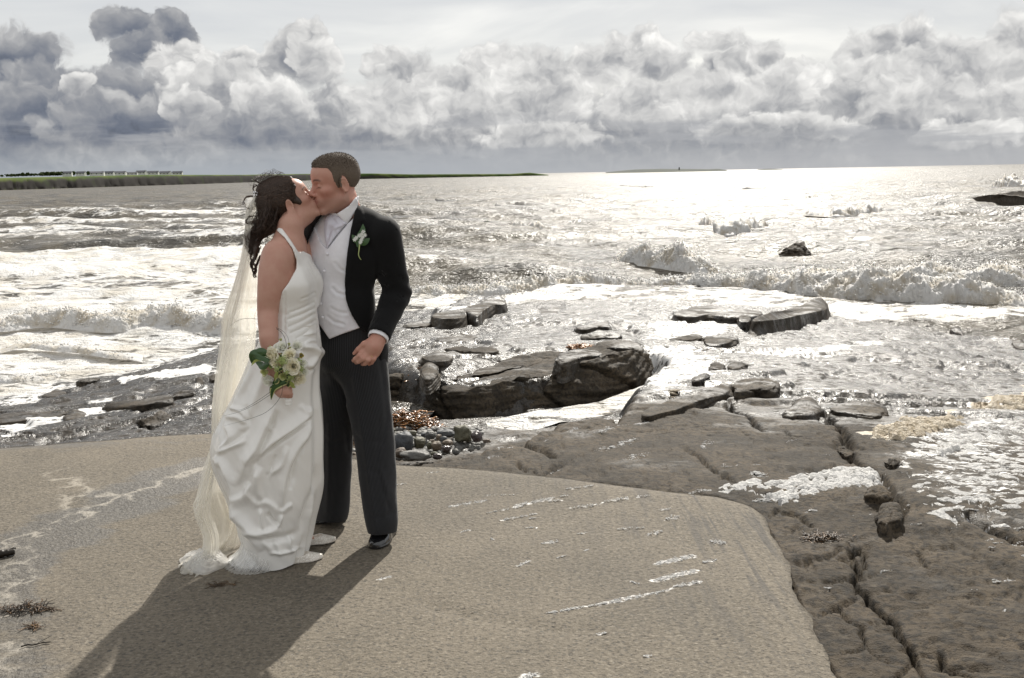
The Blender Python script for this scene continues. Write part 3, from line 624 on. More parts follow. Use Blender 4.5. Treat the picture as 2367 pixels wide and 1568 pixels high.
    scum = np.maximum.reduce([np.exp(-(d2/.05)**2)*1.3, .8*np.exp(-(d3/.12)**2), .6*np.exp(-(d4/.15)**2), .5*np.exp(-(d2/.16)**2)])
    fleck = np.zeros(x.shape)
    for x0_, y0_, x1_, y1_, w_ in STREAKS:
        a6 = np.array([G(*q)[:2] for q in Z('B7', [(x0_, y0_), (x1_, y1_)])]); lo, hi = a6.min(0)-.15, a6.max(0)+.15; mk = (x > lo[0]) & (x < hi[0]) & (y > lo[1]) & (y < hi[1])
        if mk.any(): d6, _ = line_d(x[mk], y[mk], a6); fleck[mk] = np.maximum(fleck[mk], np.exp(-(d6/(w_*.0022))**2))
    # hairline crack across the foreground
    a5 = np.array([G(*q)[:2] for q in Z('B7', [(600, 850), (760, 890), (960, 930), (1140, 965), (1300, 990), (1460, 1015), (1560, 1000)])]); d5, _ = line_d(x+fbm2(x*8, y*8, 3, seed=170)*.02, y+fbm2(x*8, y*8+5, 3, seed=173)*.02, a5)
    z -= .008*np.exp(-(d5/.006)**2)+.006*np.exp(-(d5/.05)**2)
    V = np.stack([x, y, z], -1).reshape(-1, 3); Fq = grid_faces(nr, nc)
    # side walls: far edge and right edge
    rim = np.concatenate([np.arange(nc)+(nr-1)*nc, (np.arange(nr)[::-1]*nc+nc-1)[1:]])
    n0 = len(V); W = V[rim].copy(); W[:, 2] = -.22; W1 = V[rim].copy(); W1[:, 2] -= .02
    out = np.zeros_like(W); V = np.vstack([V, W]); k = np.arange(len(rim)-1)
    Fq = np.vstack([Fq, np.stack([rim[k+1], rim[k], n0+k, n0+k+1], 1)])
    pad = lambda a: np.r_[a.ravel(), a.ravel()[rim]]
    me = mesh_np('concrete_slipway', V, Fq, True, {'worn': pad(worn), 'damp': pad(damp), 'scum': pad(scum), 'fleck': pad(fleck)})
    link('concrete_pavement', me, M_CONC, kind='structure')
build_slab()

def pool(name, k, pts, z, foam):
    q = np.array([G(x, y, z) for x, y in Z(k, pts)]); q = smooth_line(q, 90, True); c = q.mean(0); rr = np.linspace(.02, 1, 24); V = c+(q-c)[None]*rr[:, None, None]; V[..., 2] = z+.012*fbm2(V[..., 0]*4, V[..., 1]*4, 3, seed=7)
    fo = foam+.12*fbm2(V[..., 0]*2.5, V[..., 1]*3.5, 3, seed=8); link(name, mesh_np(name, V.reshape(-1, 3), grid_faces(24, 90, True)[:, ::-1], True, {'foam': fo.ravel(), 'far': 0*fo.ravel()}), M_WATER, kind='structure')
pool('pool_water', 'C6', [(700, 1330), (760, 1190), (900, 1150), (1300, 1070), (1700, 1010), (2060, 880), (2180, 880), (2000, 1010), (1800, 1100), (1480, 1150), (1240, 1215), (1060, 1290), (880, 1310)], -.66, .64)
pool('pool_water', 'C6', [(100, 1010), (300, 1010), (460, 1040), (520, 1090), (360, 1120), (100, 1130)], -.64, .44)

# ---- land behind the photographer, so the world goes on
m_, t_ = material('shore_ground'); p_ = t_.pos(); t_.out(pbr(t_, color=t_.mix(t_.noise(p_, .6, 5), (.10, .09, .07), (.20, .18, .14)), rough=.9))
_a = np.linspace(R(68), R(292), 60); _out = np.where(np.abs(_a-math.pi) < R(82), 900., 26.); _rr = np.array([1.4, 6, 20, 80, 300, 900.])
link('ground', mesh_np('ground', np.stack([np.minimum(_rr[:, None], _out)*np.sin(_a), np.minimum(_rr[:, None], _out)*np.cos(_a), -.35-.06*np.minimum(_rr[:, None], 24)*np.ones((1, 60))*(_out < 100)], -1).reshape(-1, 3), grid_faces(6, 60)[:, ::-1]), m_, kind='structure')

# ================================================================ sea
WAVES = []
def wave_dir(deg, L, A): WAVES.append((math.sin(R(deg))*2*math.pi/L, math.cos(R(deg))*2*math.pi/L, A, rng.uniform(0, 6.28), L))
for L, A, n in ((26, .20, 3), (14, .16, 5), (8, .11, 6), (4.4, .065, 7), (2.4, .034, 8), (1.3, .018, 8), (.75, .010, 8)):
    for _ in range(n): wave_dir(rng.normal(2, 24), L*rng.uniform(.8, 1.25), A*rng.uniform(.7, 1.2)/math.sqrt(n)*1.6)
def sea_height(x, y, cell):
    z = np.zeros(np.shape(x)); D = np.hypot(x, y)
    for kx, ky, A, ph, L in WAVES:
        s = np.sin(kx*x+ky*y+ph+.6*np.sin(.13*x+ph)); fade = 1-sstep(cell, L*.5, L*1.3)
        z += A*fade*(s+.35*s*s-.17)
    return z
def build_sea():
    nr, nc = 390, 500
    dep = np.concatenate([np.linspace(math.atan2(3.5, 9.5), math.atan2(3.5, 45), 195), np.linspace(math.atan2(3.5, 45), math.atan2(3.5, 900), 180)[1:]])
    D = 3.5/np.tan(dep); D = np.r_[D, np.geomspace(1000, 30000, nr-len(D))]
    th = np.concatenate([np.linspace(R(-72), R(-37), 36, endpoint=False), np.linspace(R(-37), R(37), nc), np.linspace(R(37), R(72), 37)[1:]]); nc = len(th); x = D[:, None]*np.sin(th); y = D[:, None]*np.cos(th)
    cell = np.gradient(D)[:, None]+0*x
    z = SEA+sea_height(x, y, cell)*(.35+.65*sstep(D, 18, 40))[:, None]*(1-sstep(D, 1500, 4000))[:, None]
    s = np.interp(np.arctan2(x, y), _sth, _sD); off = np.hypot(x, y)-s            # metres beyond the shore line
    foam = .08*(1-sstep(off, 0, 6))+.24*(1-sstep(off, 3, 24))+.20*fbm2(x*.5, y*1.6, 4, .6, seed=215)*(1-sstep(off, 8, 30))
    lf = sstep(-np.degrees(np.arctan2(x, y)), 6, 14)
    foam = np.maximum(foam, lf*(.57*(1-sstep(off, 18, 75)))); foam = np.maximum(foam, .36*(1-sstep(off, 40, 260))*(.3+.7*lf))
    # whitecaps on steep crests
    cap = fbm2(x*.05, y*.09, 3, seed=200); foam += .16*sstep(cap, .1, .5)*(1-sstep(D, 60, 350))[:, None]
    hz = (z-SEA); foam += .22*sstep(hz, .10, .30)*(1-sstep(D, 80, 300))[:, None]
    foam += fbm2(x*.25, y*.6, 4, seed=210)*.22
    foam = np.clip(foam-.10*sstep(D, 60, 200)[:, None], -.2, 1)
    zz = fbm2(x*1.3, y*2.0, 5, seed=220)*.10*np.clip(foam, 0, 1)*(1-sstep(cell, .2, .6)); z += zz
    V = np.stack([x, y, z], -1).reshape(-1, 3)
    me = mesh_np('sea', V, grid_faces(nr, nc)[:, ::-1], True, {'foam': foam.ravel(), 'far': (sstep(np.log(D), math.log(22), math.log(260))[:, None]+0*x).ravel()})
    link('sea', me, M_WATER, kind='structure')
    # the rest of the ocean, out to the sides
    for a, b in ((72, 110), (-110, -72)):
        tt = np.linspace(R(a), R(b), 24); dd = np.geomspace(12, 30000, 20)
        link('sea', mesh_np('sea', np.stack([dd[:, None]*np.sin(tt), dd[:, None]*np.cos(tt), np.full((20, 24), SEA)], -1).reshape(-1, 3), grid_faces(20, 24)[:, ::-1], True, {'foam': np.full(480, .1)}), M_WATER, kind='structure')
build_sea()

def breaker(name, base, height, depth, n=700, m=64, seed=0, rough=1.0, spray=900, mat=None, nose=.35):
    """a tumbling wave: base = (px, py) points of its foot on the water, height and depth in metres (may vary along it)"""
    n, m = int(n*.62), int(m*.72); p = smooth_line(np.array([G(q[0], q[1], SEA) for q in base]), n); s = np.linspace(0, 1, n)
    H = np.interp(s, np.linspace(0, 1, len(height)), height); Wd = np.interp(s, np.linspace(0, 1, len(depth)), depth)
    L = np.r_[0, np.cumsum(np.linalg.norm(np.diff(p, axis=0), axis=1))]
    H = H*(.72+.5*(fbm2(L*.55, L*0+seed, 4, seed=seed)+.3)); away = p[:, :2]/np.linalg.norm(p[:, :2], axis=1, keepdims=True)
    t = np.linspace(0, 1, m)
    # profile: foot, steep tumbling front, crest, long back
    pu = np.interp(t, [0, .08, .30, .45, .60, 1], [-.10, -.02, .06, .22, .42, 1.0]); pz = np.interp(t, [0, .08, .30, .45, .60, 1], [-.05, .16, .66, .96, .90, -.06])
    k = np.ones(9)/9; pu = np.convolve(np.pad(pu, 4, 'edge'), k, 'valid'); pz = np.convolve(np.pad(pz, 4, 'edge'), k, 'valid')
    X = p[:, 0][:, None]+away[:, 0][:, None]*Wd[:, None]*pu; Y = p[:, 1][:, None]+away[:, 1][:, None]*Wd[:, None]*pu
    Zz = SEA-.05+H[:, None]*pz
    # tumbling lumps
    sx, sy, sz = X+seed, Y, Zz
    env = np.sin(np.pi*np.clip(t, 0, 1))**.5*np.ones((n, 1)); taper = np.clip(np.minimum(s, 1-s)*14, 0, 1)[:, None]
    a = rough*np.clip(H, .1, 1)[:, None]*env
    l1 = fbm3(sx*1.6, sy*1.6, sz*1.8, 3, seed=seed+3); l2 = 1-2*np.abs(fbm3(sx*4.5, sy*4.5, sz*5, 3, .6, seed=seed+7)); l3 = fbm3(sx*14, sy*14, sz*14, 3, .6, seed=seed+11)
    d = a*(l1*.30+l2*.10+l3*.05); fr = np.interp(t, [0, .5, 1], [-.9, -.2, .3])[None]
    X = X+away[:, 0][:, None]*d*fr; Y = Y+away[:, 1][:, None]*d*fr; Zz = Zz+d*.9
    Zz = SEA-.12+(Zz-SEA+.12)*(.25+.75*taper)
    tint = np.clip(.25-.5*l1+.25*(pz[None]-.4), 0, 1)
    V = np.stack([X, Y, Zz], -1).reshape(-1, 3)
    if spray:
        # flying drops and clots above the crest
        i = rng.integers(0, n, spray); j = rng.integers(int(m*.15), int(m*.75), spray); q = np.stack([X[i, j], Y[i, j], Zz[i, j]], 1)
        up = np.abs(rng.normal(0, 1, spray))*H[i]*.09; q[:, 2] += up; q[:, :2] += rng.normal(0, .05, (spray, 2)); sz_ = rng.uniform(.008, .026, spray)*np.clip(p[i, 1]/24, .6, 1.3)
        V0, T0 = ICO1; vv = (V0[None]*sz_[:, None, None]+q[:, None]).reshape(-1, 3); tt = (T0[None]+(np.arange(spray)*len(V0))[:, None, None]).reshape(-1, 3)+len(V)
        me = mesh_np(name, np.vstack([V, vv]), [grid_faces(n, m)[:, ::-1], tt], True, {'tint': np.r_[tint.ravel(), np.zeros(len(vv))]})
    else: me = mesh_np(name, V, grid_faces(n, m)[:, ::-1], True, {'tint': tint.ravel()})
    return link(name, me, mat or M_FOAM, kind='stuff')
breaker('breaking_wave', [(1380, 694), (1520, 676), (1640, 680), (1760, 698), (1880, 716), (2020, 726), (2180, 734), (2400, 744)], [.25, .45, .65, .85, .95, 1.05, 1.0], [1.6, 2.2, 2.6, 3.0, 3.2], n=900, m=80, seed=1, spray=2600)
breaker('breaking_wave', [(1560, 654), (1720, 664), (1900, 666), (2100, 672), (2400, 680)], [.25, .5, .8, .9], [2.5, 3, 3.5], n=700, seed=2, spray=1500)
breaker('breaking_wave', [(930, 700), (1040, 704), (1150, 708), (1260, 700), (1380, 690), (1480, 674)], [.3, .6, .85, .7, .4], [1.8, 2.4, 2.4, 1.6], n=700, seed=3, spray=1600)
breaker('breaking_wave', [(1420, 606), (1500, 614), (1580, 626), (1660, 630)], [.3, .75, .9, .5], [3, 3, 3], n=420, seed=4, spray=700)
breaker('breaking_wave', [(-120, 762), (0, 762), (110, 752), (240, 764), (350, 756), (480, 766), (580, 772)], [.25, .40, .45, .5, .4], [1.6, 2.0, 2.2, 2.0], n=800, seed=5, spray=1300)
breaker('breaking_wave', [(-60, 893), (20, 894), (80, 888), (150, 872)], [.12, .2, .2, .1], [.7, .8, .6], n=300, m=40, seed=6, spray=160)
breaker('breaking_wave', [(0, 806), (60, 800), (110, 806), (180, 812), (260, 824), (330, 826)], [.05, .16, .12, .12, .05], [.7, .9, .9], n=300, m=36, seed=7, spray=120)
breaker('cresting_wave', [(1170, 530), (1225, 543), (1270, 548), (1300, 540)], [.2, .7, .8, .3], [3, 4, 3], n=240, m=40, seed=8, spray=160)
breaker('cresting_wave', [(1610, 528), (1650, 545), (1700, 548), (1750, 540), (1800, 528)], [.3, 1.0, 1.1, .7, .2], [4, 5, 4], n=280, m=40, seed=9, spray=220)
breaker('cresting_wave', [(1830, 495), (1900, 500), (1960, 500), (2060, 488)], [.2, .7, .8, .2], [5, 6, 5], n=260, m=36, seed=10, spray=160)
breaker('cresting_wave', [(1060, 486), (1100, 487), (1145, 486)], [.1, .5, .1], [5, 6, 5], n=120, m=30, seed=11, spray=0, mat=M_WATER)

for i in range(9, 26):        # swells with dark faces
    r1 = np.random.default_rng(500+i); py = 414+(i/26)**1.6*110; px = r1.uniform(930, 2360); w = r1.uniform(30, 90)*(.4+.6*(py-400)/110)
    if 1580 < px < 1830 and py > 480: continue
    D_ = G(px, py, SEA)[1]; h = r1.uniform(.3, .55)*min(2.2, (D_/60)**.5)
    breaker('swell_wave', [(px-w, py-w*.02), (px-w*.3, py+2), (px+w*.4, py+1), (px+w, py-w*.03)], [.1, h, h*.8, .1], [4+h*5]*3, n=110, m=30, seed=600+i, spray=0, mat=M_WATER, rough=.16)
# ================================================================ far shore
m_, t_ = material('headland'); p_ = t_.pos(); nz_ = t_.sep(t_.add('ShaderNodeNewGeometry').outputs['Normal'])[2]
g_ = t_.mix(t_.ss(t_.noise(p_, .02, 4), .4, .6), (.045, .075, .018), (.09, .115, .03)); c_ = t_.mix(t_.noise(t_.v('MULTIPLY', p_, (1, 1, .4)), .12, 5, .65), (.018, .017, .016), (.055, .050, .044))
c_ = t_.mix(t_.m('MULTIPLY', t_.ss(t_.noise(p_, .045, 4), .55, .66), .6), c_, (.04, .055, .02))
t_.out(pbr(t_, color=t_.mix(t_.ss(nz_, .35, .75), c_, g_), rough=.95, spec=.1)); M_HEAD = m_
def headland(name, top, foot, back, mat, seed, dback=1.0):
    """top / foot: (px, py) lists of the cliff brow and the waterline; back: depth in metres of the land behind the brow"""
    n = 420; xs = np.linspace(top[0][0], top[-1][0], n); ty = np.interp(xs, [q[0] for q in top], [q[1] for q in top]); fy = np.interp(xs, [q[0] for q in foot], [q[1] for q in foot])
    rows = []
    ft = np.array([G(x, max(y, 1.2+401.9-math.tan(ROLL)*(x-CX)), SEA) for x, y in zip(xs, fy)]); s = np.arange(n)*.05
    D = np.hypot(ft[:, 0], ft[:, 1]); D = np.minimum(D, 1400); aw = ft[:, :2]/np.hypot(ft[:, 0], ft[:, 1])[:, None]
    brow = np.array([P(x, y, yy) for x, y, yy in zip(xs, ty, aw[:, 1]*D+6)]); hz = brow[:, 2]-SEA
    for f, k in ((-.02, 0), (.0, .02), (.12, .30), (.3, .62), (.6, .9), (1.0, 1.0), (3.0, 1.03), (back/6, 1.05), (back/5.5, .2)):
        nn = fbm2(s*6+f*2, s*0+seed+f*3, 4, seed=seed)*.35*(0 < k < 1)
        d = D+6*f+nn*5+fbm2(s*1.1, s*0+seed, 3, seed=seed)*6; rows.append(np.stack([aw[:, 0]*d, aw[:, 1]*d, SEA-.3+hz*k*(1+.10*nn)], 1))
    return link(name, mesh_np(name, np.concatenate(rows), grid_faces(len(rows), n)[:, ::-1]), mat, kind='structure'), brow
_hd, BROW = headland('headland', [(-260, 409), (0, 411), (150, 408), (330, 404), (560, 404), (700, 402), (860, 401), (950, 403), (1060, 402.5), (1180, 402), (1225, 399), (1245, 401.5), (1268, 404)],
                     [(-260, 447), (0, 440), (200, 434), (420, 427), (600, 421), (860, 413), (1000, 411), (1100, 408.5), (1200, 406.5), (1268, 405.3)], 70, M_HEAD, 5)
def far_island(name, top, foot, D, mat):
    n = 80; xs = np.linspace(top[0][0], top[-1][0], n); ty = np.interp(xs, [q[0] for q in top], [q[1] for q in top])
    rows = []
    for d, k in ((0, 0), (30, .6), (120, 1.0), (300, .9), (500, 0)):
        b = np.array([P(x, foot, D+d) for x in xs]); tp = np.array([P(x, y, D+d) for x, y in zip(xs, ty)]); z = SEA-.5+np.maximum(tp[:, 2]-SEA, 0)*k
        rows.append(np.stack([b[:, 0], b[:, 1], z], 1))
    return link(name, mesh_np(name, np.concatenate(rows), grid_faces(5, n)[:, ::-1]), mat, kind='structure')
m_, t_ = material('far_island'); t_.out(pbr(t_, color=t_.mix(t_.noise(t_.pos(), .01, 3), (.10, .11, .10), (.15, .155, .14)), rough=1, spec=.05)); M_ISLE = m_
far_island('island', [(1400, 398), (1440, 394), (1470, 391.5), (1530, 390.2), (1590, 390.5), (1640, 391), (1660, 390), (1680, 393)], 396, 2600, M_ISLE)
far_island('island', [(1752, 391.5), (1780, 389.8), (1810, 391)], 391, 3200, M_ISLE)
# stone tower on the island
mb = MB(); q = P(1570, 391, 2650); mb.tube([q+[0, 0, -3], q+[0, 0, 4.2], q+[0, 0, 4.6]], [1.9, 1.7, 1.2], 10)
link('stone_tower', mb.mesh('tower'), M_ISLE, label='tiny grey tower on the low far island', cat='tower')

m_, t_ = material('whitewash'); t_.out(pbr(t_, color=(.62, .62, .60), rough=.8)); M_WHITE = m_
m_, t_ = material('slate_roof'); t_.out(pbr(t_, color=t_.mix(t_.noise(t_.obj(), 3, 3), (.055, .058, .068), (.09, .09, .10)), rough=.6)); M_SLATE = m_
m_, t_ = material('dark_glass'); t_.out(pbr(t_, color=(.03, .035, .04), rough=.15)); M_PANE = m_
def cottage(c, w, h, dp, ang, label, win=3, gable=False):
    e = link('cottage', None, label=label, cat='house', group='white cottages along the far headland'); e.location = c; e.rotation_euler = (0, 0, ang)
    mb = MB(); wh = h*.52; x = w/2; y = dp/2
    mb.add([(-x, -y, -1), (x, -y, -1), (x, y, -1), (-x, y, -1), (-x, -y, wh), (x, -y, wh), (x, y, wh), (-x, y, wh), (-x, 0, h*.97), (x, 0, h*.97)],
           [(0, 1, 5, 4), (2, 3, 7, 6)], [(0, 4, 3), (3, 4, 7), (4, 8, 7), (1, 2, 5), (2, 6, 5), (5, 6, 9)])
    link('wall', mb.mesh('wall', False), M_WHITE, e)
    mb = MB(); ov = .12*h; th = .05*h
    for sgn in (-1, 1):
        a = [(-x-ov*.3, sgn*(y+ov), wh-ov*.5), (x+ov*.3, sgn*(y+ov), wh-ov*.5), (x+ov*.3, 0, h), (-x-ov*.3, 0, h)]; b = [(q[0], q[1], q[2]+th) for q in a]
        mb.add(a+b, [(0, 3, 2, 1), (4, 5, 6, 7), (0, 1, 5, 4), (1, 2, 6, 5), (2, 3, 7, 6), (3, 0, 4, 7)])
    rf = link('roof', mb.mesh('roof', False), M_SLATE, e)
    mb = MB(); mb.box((x*.75, -.25, h*.8), (x*.75+.45, .25, h*1.16)); link('chimney', mb.mesh('chimney', False), M_WHITE, rf)
    for i in range(win):
        mb = MB(); cx = (i+.5)/win*w-x; mb.box((cx-.3, -y-.03, wh*.35), (cx+.3, -y+.02, wh*.78)); link('window', mb.mesh('window', False), M_PANE, e)
HS = [(689, 792, 205, 'first of the white cottages, after the dark trees'), (836, 944, 205, 'second cottage from the left, with a tree on each side'), (985, 1145, 205, 'long third cottage with a white gable end, right of a round tree'),
      (1150, 1255, 203, 'fourth cottage, joined to the long cottage on its right'), (1245, 1385, 203, 'longest cottage in the middle of the row'), (1390, 1510, 204, 'pale roofed low cottage in front of the row'),
      (1490, 1610, 196, 'cottage peeping over the pale roofed one'), (1618, 1742, 200, 'third cottage from the right hand end of the row'), (1745, 1880, 203, 'last but one cottage towards the open cliff'), (1890, 2002, 203, 'end cottage of the row, beside the bare cliff top')]
for i, (a, b, yb, lab) in enumerate(HS):
    (xa, ya), (xb, _) = Z('H3', [(a, yb), (b, yb)]); j = np.searchsorted(np.linspace(-260, 1268, 420), (xa+xb)/2); Yd = BROW[j][1]+22+(6 if i == 6 else 0)-(8 if i == 5 else 0)
    q = P((xa+xb)/2, ya, Yd); w = (xb-xa)*Yd/F; q[2] -= .2
    cottage(q, w*.92, 36*.21*Yd/F*(.8 if i == 5 else 1), w*.42, R([8, -6, 10, -4, 6, 12, -8, 10, -12, 9][i]), lab, 3)
# hedgerow trees left of the cottages
m_, t_ = material('far_foliage'); t_.out(pbr(t_, color=t_.mix(t_.noise(t_.pos(), 1.5, 3), (.020, .032, .010), (.05, .065, .022)), rough=.9, spec=.1)); M_LEAF = m_
m_, t_ = material('bark'); t_.out(pbr(t_, color=(.05, .04, .03), rough=.9)); M_BARK = m_
TR = [(20, 225, 26, 20, 'small round bush alone at the far left of the cliff'), (215, 208, 24, 18, 'low tree starting the dark hedge'), (250, 208, 30, 26, 'taller tree in the left hedge'), (300, 208, 34, 28, 'tallest rounded tree of the left hedge'), (350, 209, 34, 20, 'flat topped tree closing the left hedge'),
      (400, 210, 14, 18, 'thin lone tree past the left hedge'), (460, 212, 26, 18, 'low shrub before the big hedge clump'), (520, 208, 34, 34, 'tall tree in the hedge clump before the cottages'), (575, 206, 44, 32, 'wide tree in the hedge clump before the cottages'), (640, 206, 44, 30, 'spreading tree next to the first cottage'),
      (812, 205, 16, 36, 'slender tree between the first two cottages'), (965, 205, 24, 36, 'round tree between the second and third cottages'), (120, 222, 50, 12, 'long low bush in the left field')]
for px, py, w, h, lab in TR:
    (x0, y0), = Z('H3', [(px, py)]); j = np.searchsorted(np.linspace(-260, 1268, 420), x0); Yd = BROW[max(j, 0)][1]+20; q = P(x0, y0+1.0, Yd); s = .211*Yd/F; w *= s*1.35; h *= s*1.15
    e = link('tree', None, label=lab, cat='tree', group='hedgerow trees on the headland'); e.location = q
    mb = MB(); mb.tube([(0, 0, -.3), (.02, 0, h*.4), (0, 0, h*.7)], [.09*h, .07*h, .03*h], 6); link('trunk', mb.mesh('trunk'), M_BARK, e)
    n = 90; a = rng.normal(size=(n, 3)); a /= np.linalg.norm(a, axis=1, keepdims=True); a *= rng.uniform(.45, 1, (n, 1)); C = a*[w*.5, w*.4, h*.46]+[0, 0, h*.48]
    link('crown', blobs('crown', C, rng.uniform(.12, .24, n)*h, ICO1, .8, .45), M_LEAF, e)

for (pa, pb, w_, h_, lab) in (((62, 222), (412, 213), 3.0, 1.3, 'low dark hedge along the left field, tree tops above it'), ((436, 212), (668, 207), 3.4, 1.9, 'thicker dark hedge running up to the first cottage')):
    (xa, ya), (xb, yb) = Z('H3', [pa, pb]); C = []
    for u in np.linspace(0, 1, 90):
        x0 = xa+(xb-xa)*u; j = np.searchsorted(np.linspace(-260, 1268, 420), x0); q = P(x0, ya+(yb-ya)*u+1, BROW[j][1]+23)
        for _ in range(3): C.append(q+np.array([rng.normal()*.5, rng.normal()*w_*.25, h_*rng.uniform(.1, .9)]))
    link('hedge', blobs('hedge', np.array(C), rng.uniform(.35, .75, len(C))*h_*.5, ICO1, .9, .4), M_LEAF, label=lab, cat='hedge')
# ================================================================ loose and standing rocks
def rock_from(name, top, foot, label, mat=None, cat='rock', group=None, n=150, mt=26, ms=22, seed=0, lump=.03, strata=.012, crown=.02, bevel=.16, wetness=-.05):
    """solid rock: closed outlines (world points) of its top edge and its foot; the top crowns slightly, the sides are bedded and broken"""
    top = np.asarray(top); foot = np.asarray(foot)
    T = smooth_line(top, n, True); B = smooth_line(foot, n, True)
    # pair the two outlines by direction from the middle
    c = T.mean(0); 
    def by_angle(Q):
        a = np.unwrap(np.arctan2(Q[:, 1]-c[1], Q[:, 0]-c[0])); 
        if a[-1] < a[0]: Q = Q[::-1]; a = a[::-1]
        return Q
    T = by_angle(T); B = by_angle(B)
    k = np.argmin(np.linalg.norm(B[:, :2]-T[0, :2], axis=1)); B = np.roll(B, -k, axis=0)
    rows = []
    for f in np.linspace(0.02, 1, mt):
        e = f**.8; Q = c+(T-c)*e; Q[:, 2] = c[2]+(T[:, 2]-c[2])*e**2+crown*(1-e**2)-bevel*.25*np.abs(T[:, 2]-B[:, 2]).mean()*max(0, (e-.85)/.15)**2*.6
        rows.append(Q)
    zt = rows[-1]
    for f in np.linspace(0, 1, ms+1)[1:]:
        bul = math.sin(math.pi*f)*bevel*.25; d = (T-c)[:, :2]; d /= np.linalg.norm(d, axis=1, keepdims=True)+1e-9
        Q = zt+(B-zt)*f; Q[:, :2] += d*bul*np.abs(T[:, 2]-B[:, 2])[:, None]; rows.append(Q)
    V = np.array(rows); nr = len(rows); x, y, z = V[..., 0]+seed*3.1, V[..., 1], V[..., 2]
    dv = (V-c); dv[..., 2] *= 1.0; nrm = dv/(np.linalg.norm(dv, axis=-1, keepdims=True)+1e-6)
    side = (np.arange(nr) >= mt-2)[:, None]*1.0; sc = max(.05, np.linalg.norm(T-c, axis=1).mean())
    q = 1.1/sc
    f1, f2, cid = worley2(x*q*1.1+z*q*.5, y*q*.9+z*q*1.4, seed+2); blk = ((cid % 89)/89.-.5)
    d = lump*(fbm3(x*q, y*q, z*q*1.6, 4, .55, seed=seed)+.45*blk)-.9*lump*(1-sstep(f2-f1, 0, .10))*(.4+.6*side)
    h = np.linalg.norm(T-B, axis=1).mean(); bed = z/(h*.22)+fbm3(x*q*.5, y*q*.5, z*q, 2, seed=seed+20)*1.2; fr = bed-np.floor(bed)
    d = d-strata*side*(1-sstep(np.abs(fr-.5)*2, .0, .75))*1.6+strata*side*(((np.floor(bed).astype(np.int64)*37+seed) % 11)/11.-.5)*1.6
    V[..., 0] += nrm[..., 0]*d*(.3+.7*side); V[..., 1] += nrm[..., 1]*d*(.3+.7*side); V[..., 2] += d*.55*(1-.4*side)
    V[..., 2] += (fbm3(x*6*q, y*9*q, z*4, 3, seed=seed+30)*lump*.18)
    fine = 1-2*np.abs(fbm3(x*5*q, y*5*q, z*9*q, 4, .55, seed=seed+33)); V[..., 0] += nrm[..., 0]*fine*lump*.22*side; V[..., 1] += nrm[..., 1]*fine*lump*.22*side; V[..., 2] += fine*lump*.10
    top_c = V[0].mean(0)[None]; F_ = grid_faces(nr, n, True); i = np.arange(n); tri = np.stack([np.full(n, nr*n), i, (i+1) % n], 1)
    vv = np.vstack([V.reshape(-1, 3), top_c]); sgn = 1
    me = mesh_np(name, vv, [F_[:, ::-1], tri[:, [0, 1, 2]]], True, {'wet': np.full(len(vv), wetness), 'foam': np.zeros(len(vv))})
    return link(name, me, mat or M_DARKROCK, label=label, cat=cat, group=group)
def rock_px(name, k, pts, dz_top, drop, label, back=None, spread=.14, **kw):
    """rock whose top outline is traced at dz_top above the land; its foot lies drop lower and a little wider"""
    top = SH(Z(k, pts), dz_top); lz = land_z(top[:, 0], top[:, 1]); up = np.percentile(lz-base_z(top[:, 0], top[:, 1]), 60)
    top = SH(Z(k, pts), dz_top+min(.25, max(up, -.05)))
    if not kw.pop('surf', 0) and top[:, 2].min() < SEA+.05 or np.hypot(top[:, 0], top[:, 1]).max() > 27: top = np.array([G(x, y, SEA+.16+dz_top) for x, y in Z(k, pts)]); drop = .7
    c = top.mean(0)
    pl = np.linalg.lstsq(np.c_[top[:, :2]-c[:2], np.ones(len(top))], top[:, 2], rcond=None)[0]; fit = np.c_[top[:, :2]-c[:2], np.ones(len(top))]@pl; top[:, 2] = .6*top[:, 2]+.4*np.clip(fit, top[:, 2]-.06, top[:, 2]+.06); foot = c+(top-c)*(1+spread); foot[:, 2] = top[:, 2]-drop
    return rock_from(name, top, foot, label, **kw)
# the great ledge in the middle
t_front = Z('C6', [(478, 935), (560, 905), (700, 925), (900, 880), (1060, 845), (1130, 815), (1290, 832), (1440, 790), (1560, 725), (1700, 690), (1850, 645), (1960, 636), (2050, 672), (2066, 720)])
t_back = Z('C6', [(1960, 615), (1800, 600), (1550, 640), (1300, 655), (1050, 700), (800, 780), (600, 850)])
foot_px = Z('C6', [(452, 1095), (540, 1150), (680, 1180), (860, 1168), (1010, 1130), (1150, 1105), (1300, 1085), (1450, 1062), (1580, 1040), (1720, 1018), (1880, 975), (2000, 905), (2062, 845), (2085, 770)])
foot = np.array([G(x, y, -.74) for x, y in foot_px]); fx_ = [q[0] for q in foot_px]
def stand(pts, fpx, ft, lean):
    """points of a top edge standing over the foot line, lean metres further back"""
    return np.array([P(x, y, np.interp(x, fpx, ft[:, 1])+l) for (x, y), l in zip(pts, np.broadcast_to(lean, len(pts)))])
tf = stand(t_front, fx_, foot, [.10, .14, .16, .18, .18, .16, .22, .22, .28, .3, .34, .3, .22, .16])
zb = tf[:, 2].mean(); tb = LD(t_back, .02); tb[:, 2] += .01
top = np.vstack([tf, tb]); foot = np.vstack([foot, tb+np.array([0, .05, -.45])])
rock_from('rock_ledge', top, foot, 'huge dark rock ledge with a sheer broken face above the foamy gully', cat='rock', n=420, mt=50, ms=46, seed=1, lump=.075, strata=.011, crown=.02, bevel=.30)
fp = Z('C6', [(60, 1040), (180, 1035), (330, 1030), (430, 1015), (475, 980)]); foot = np.array([G(x, y, -.74) for x, y in fp])
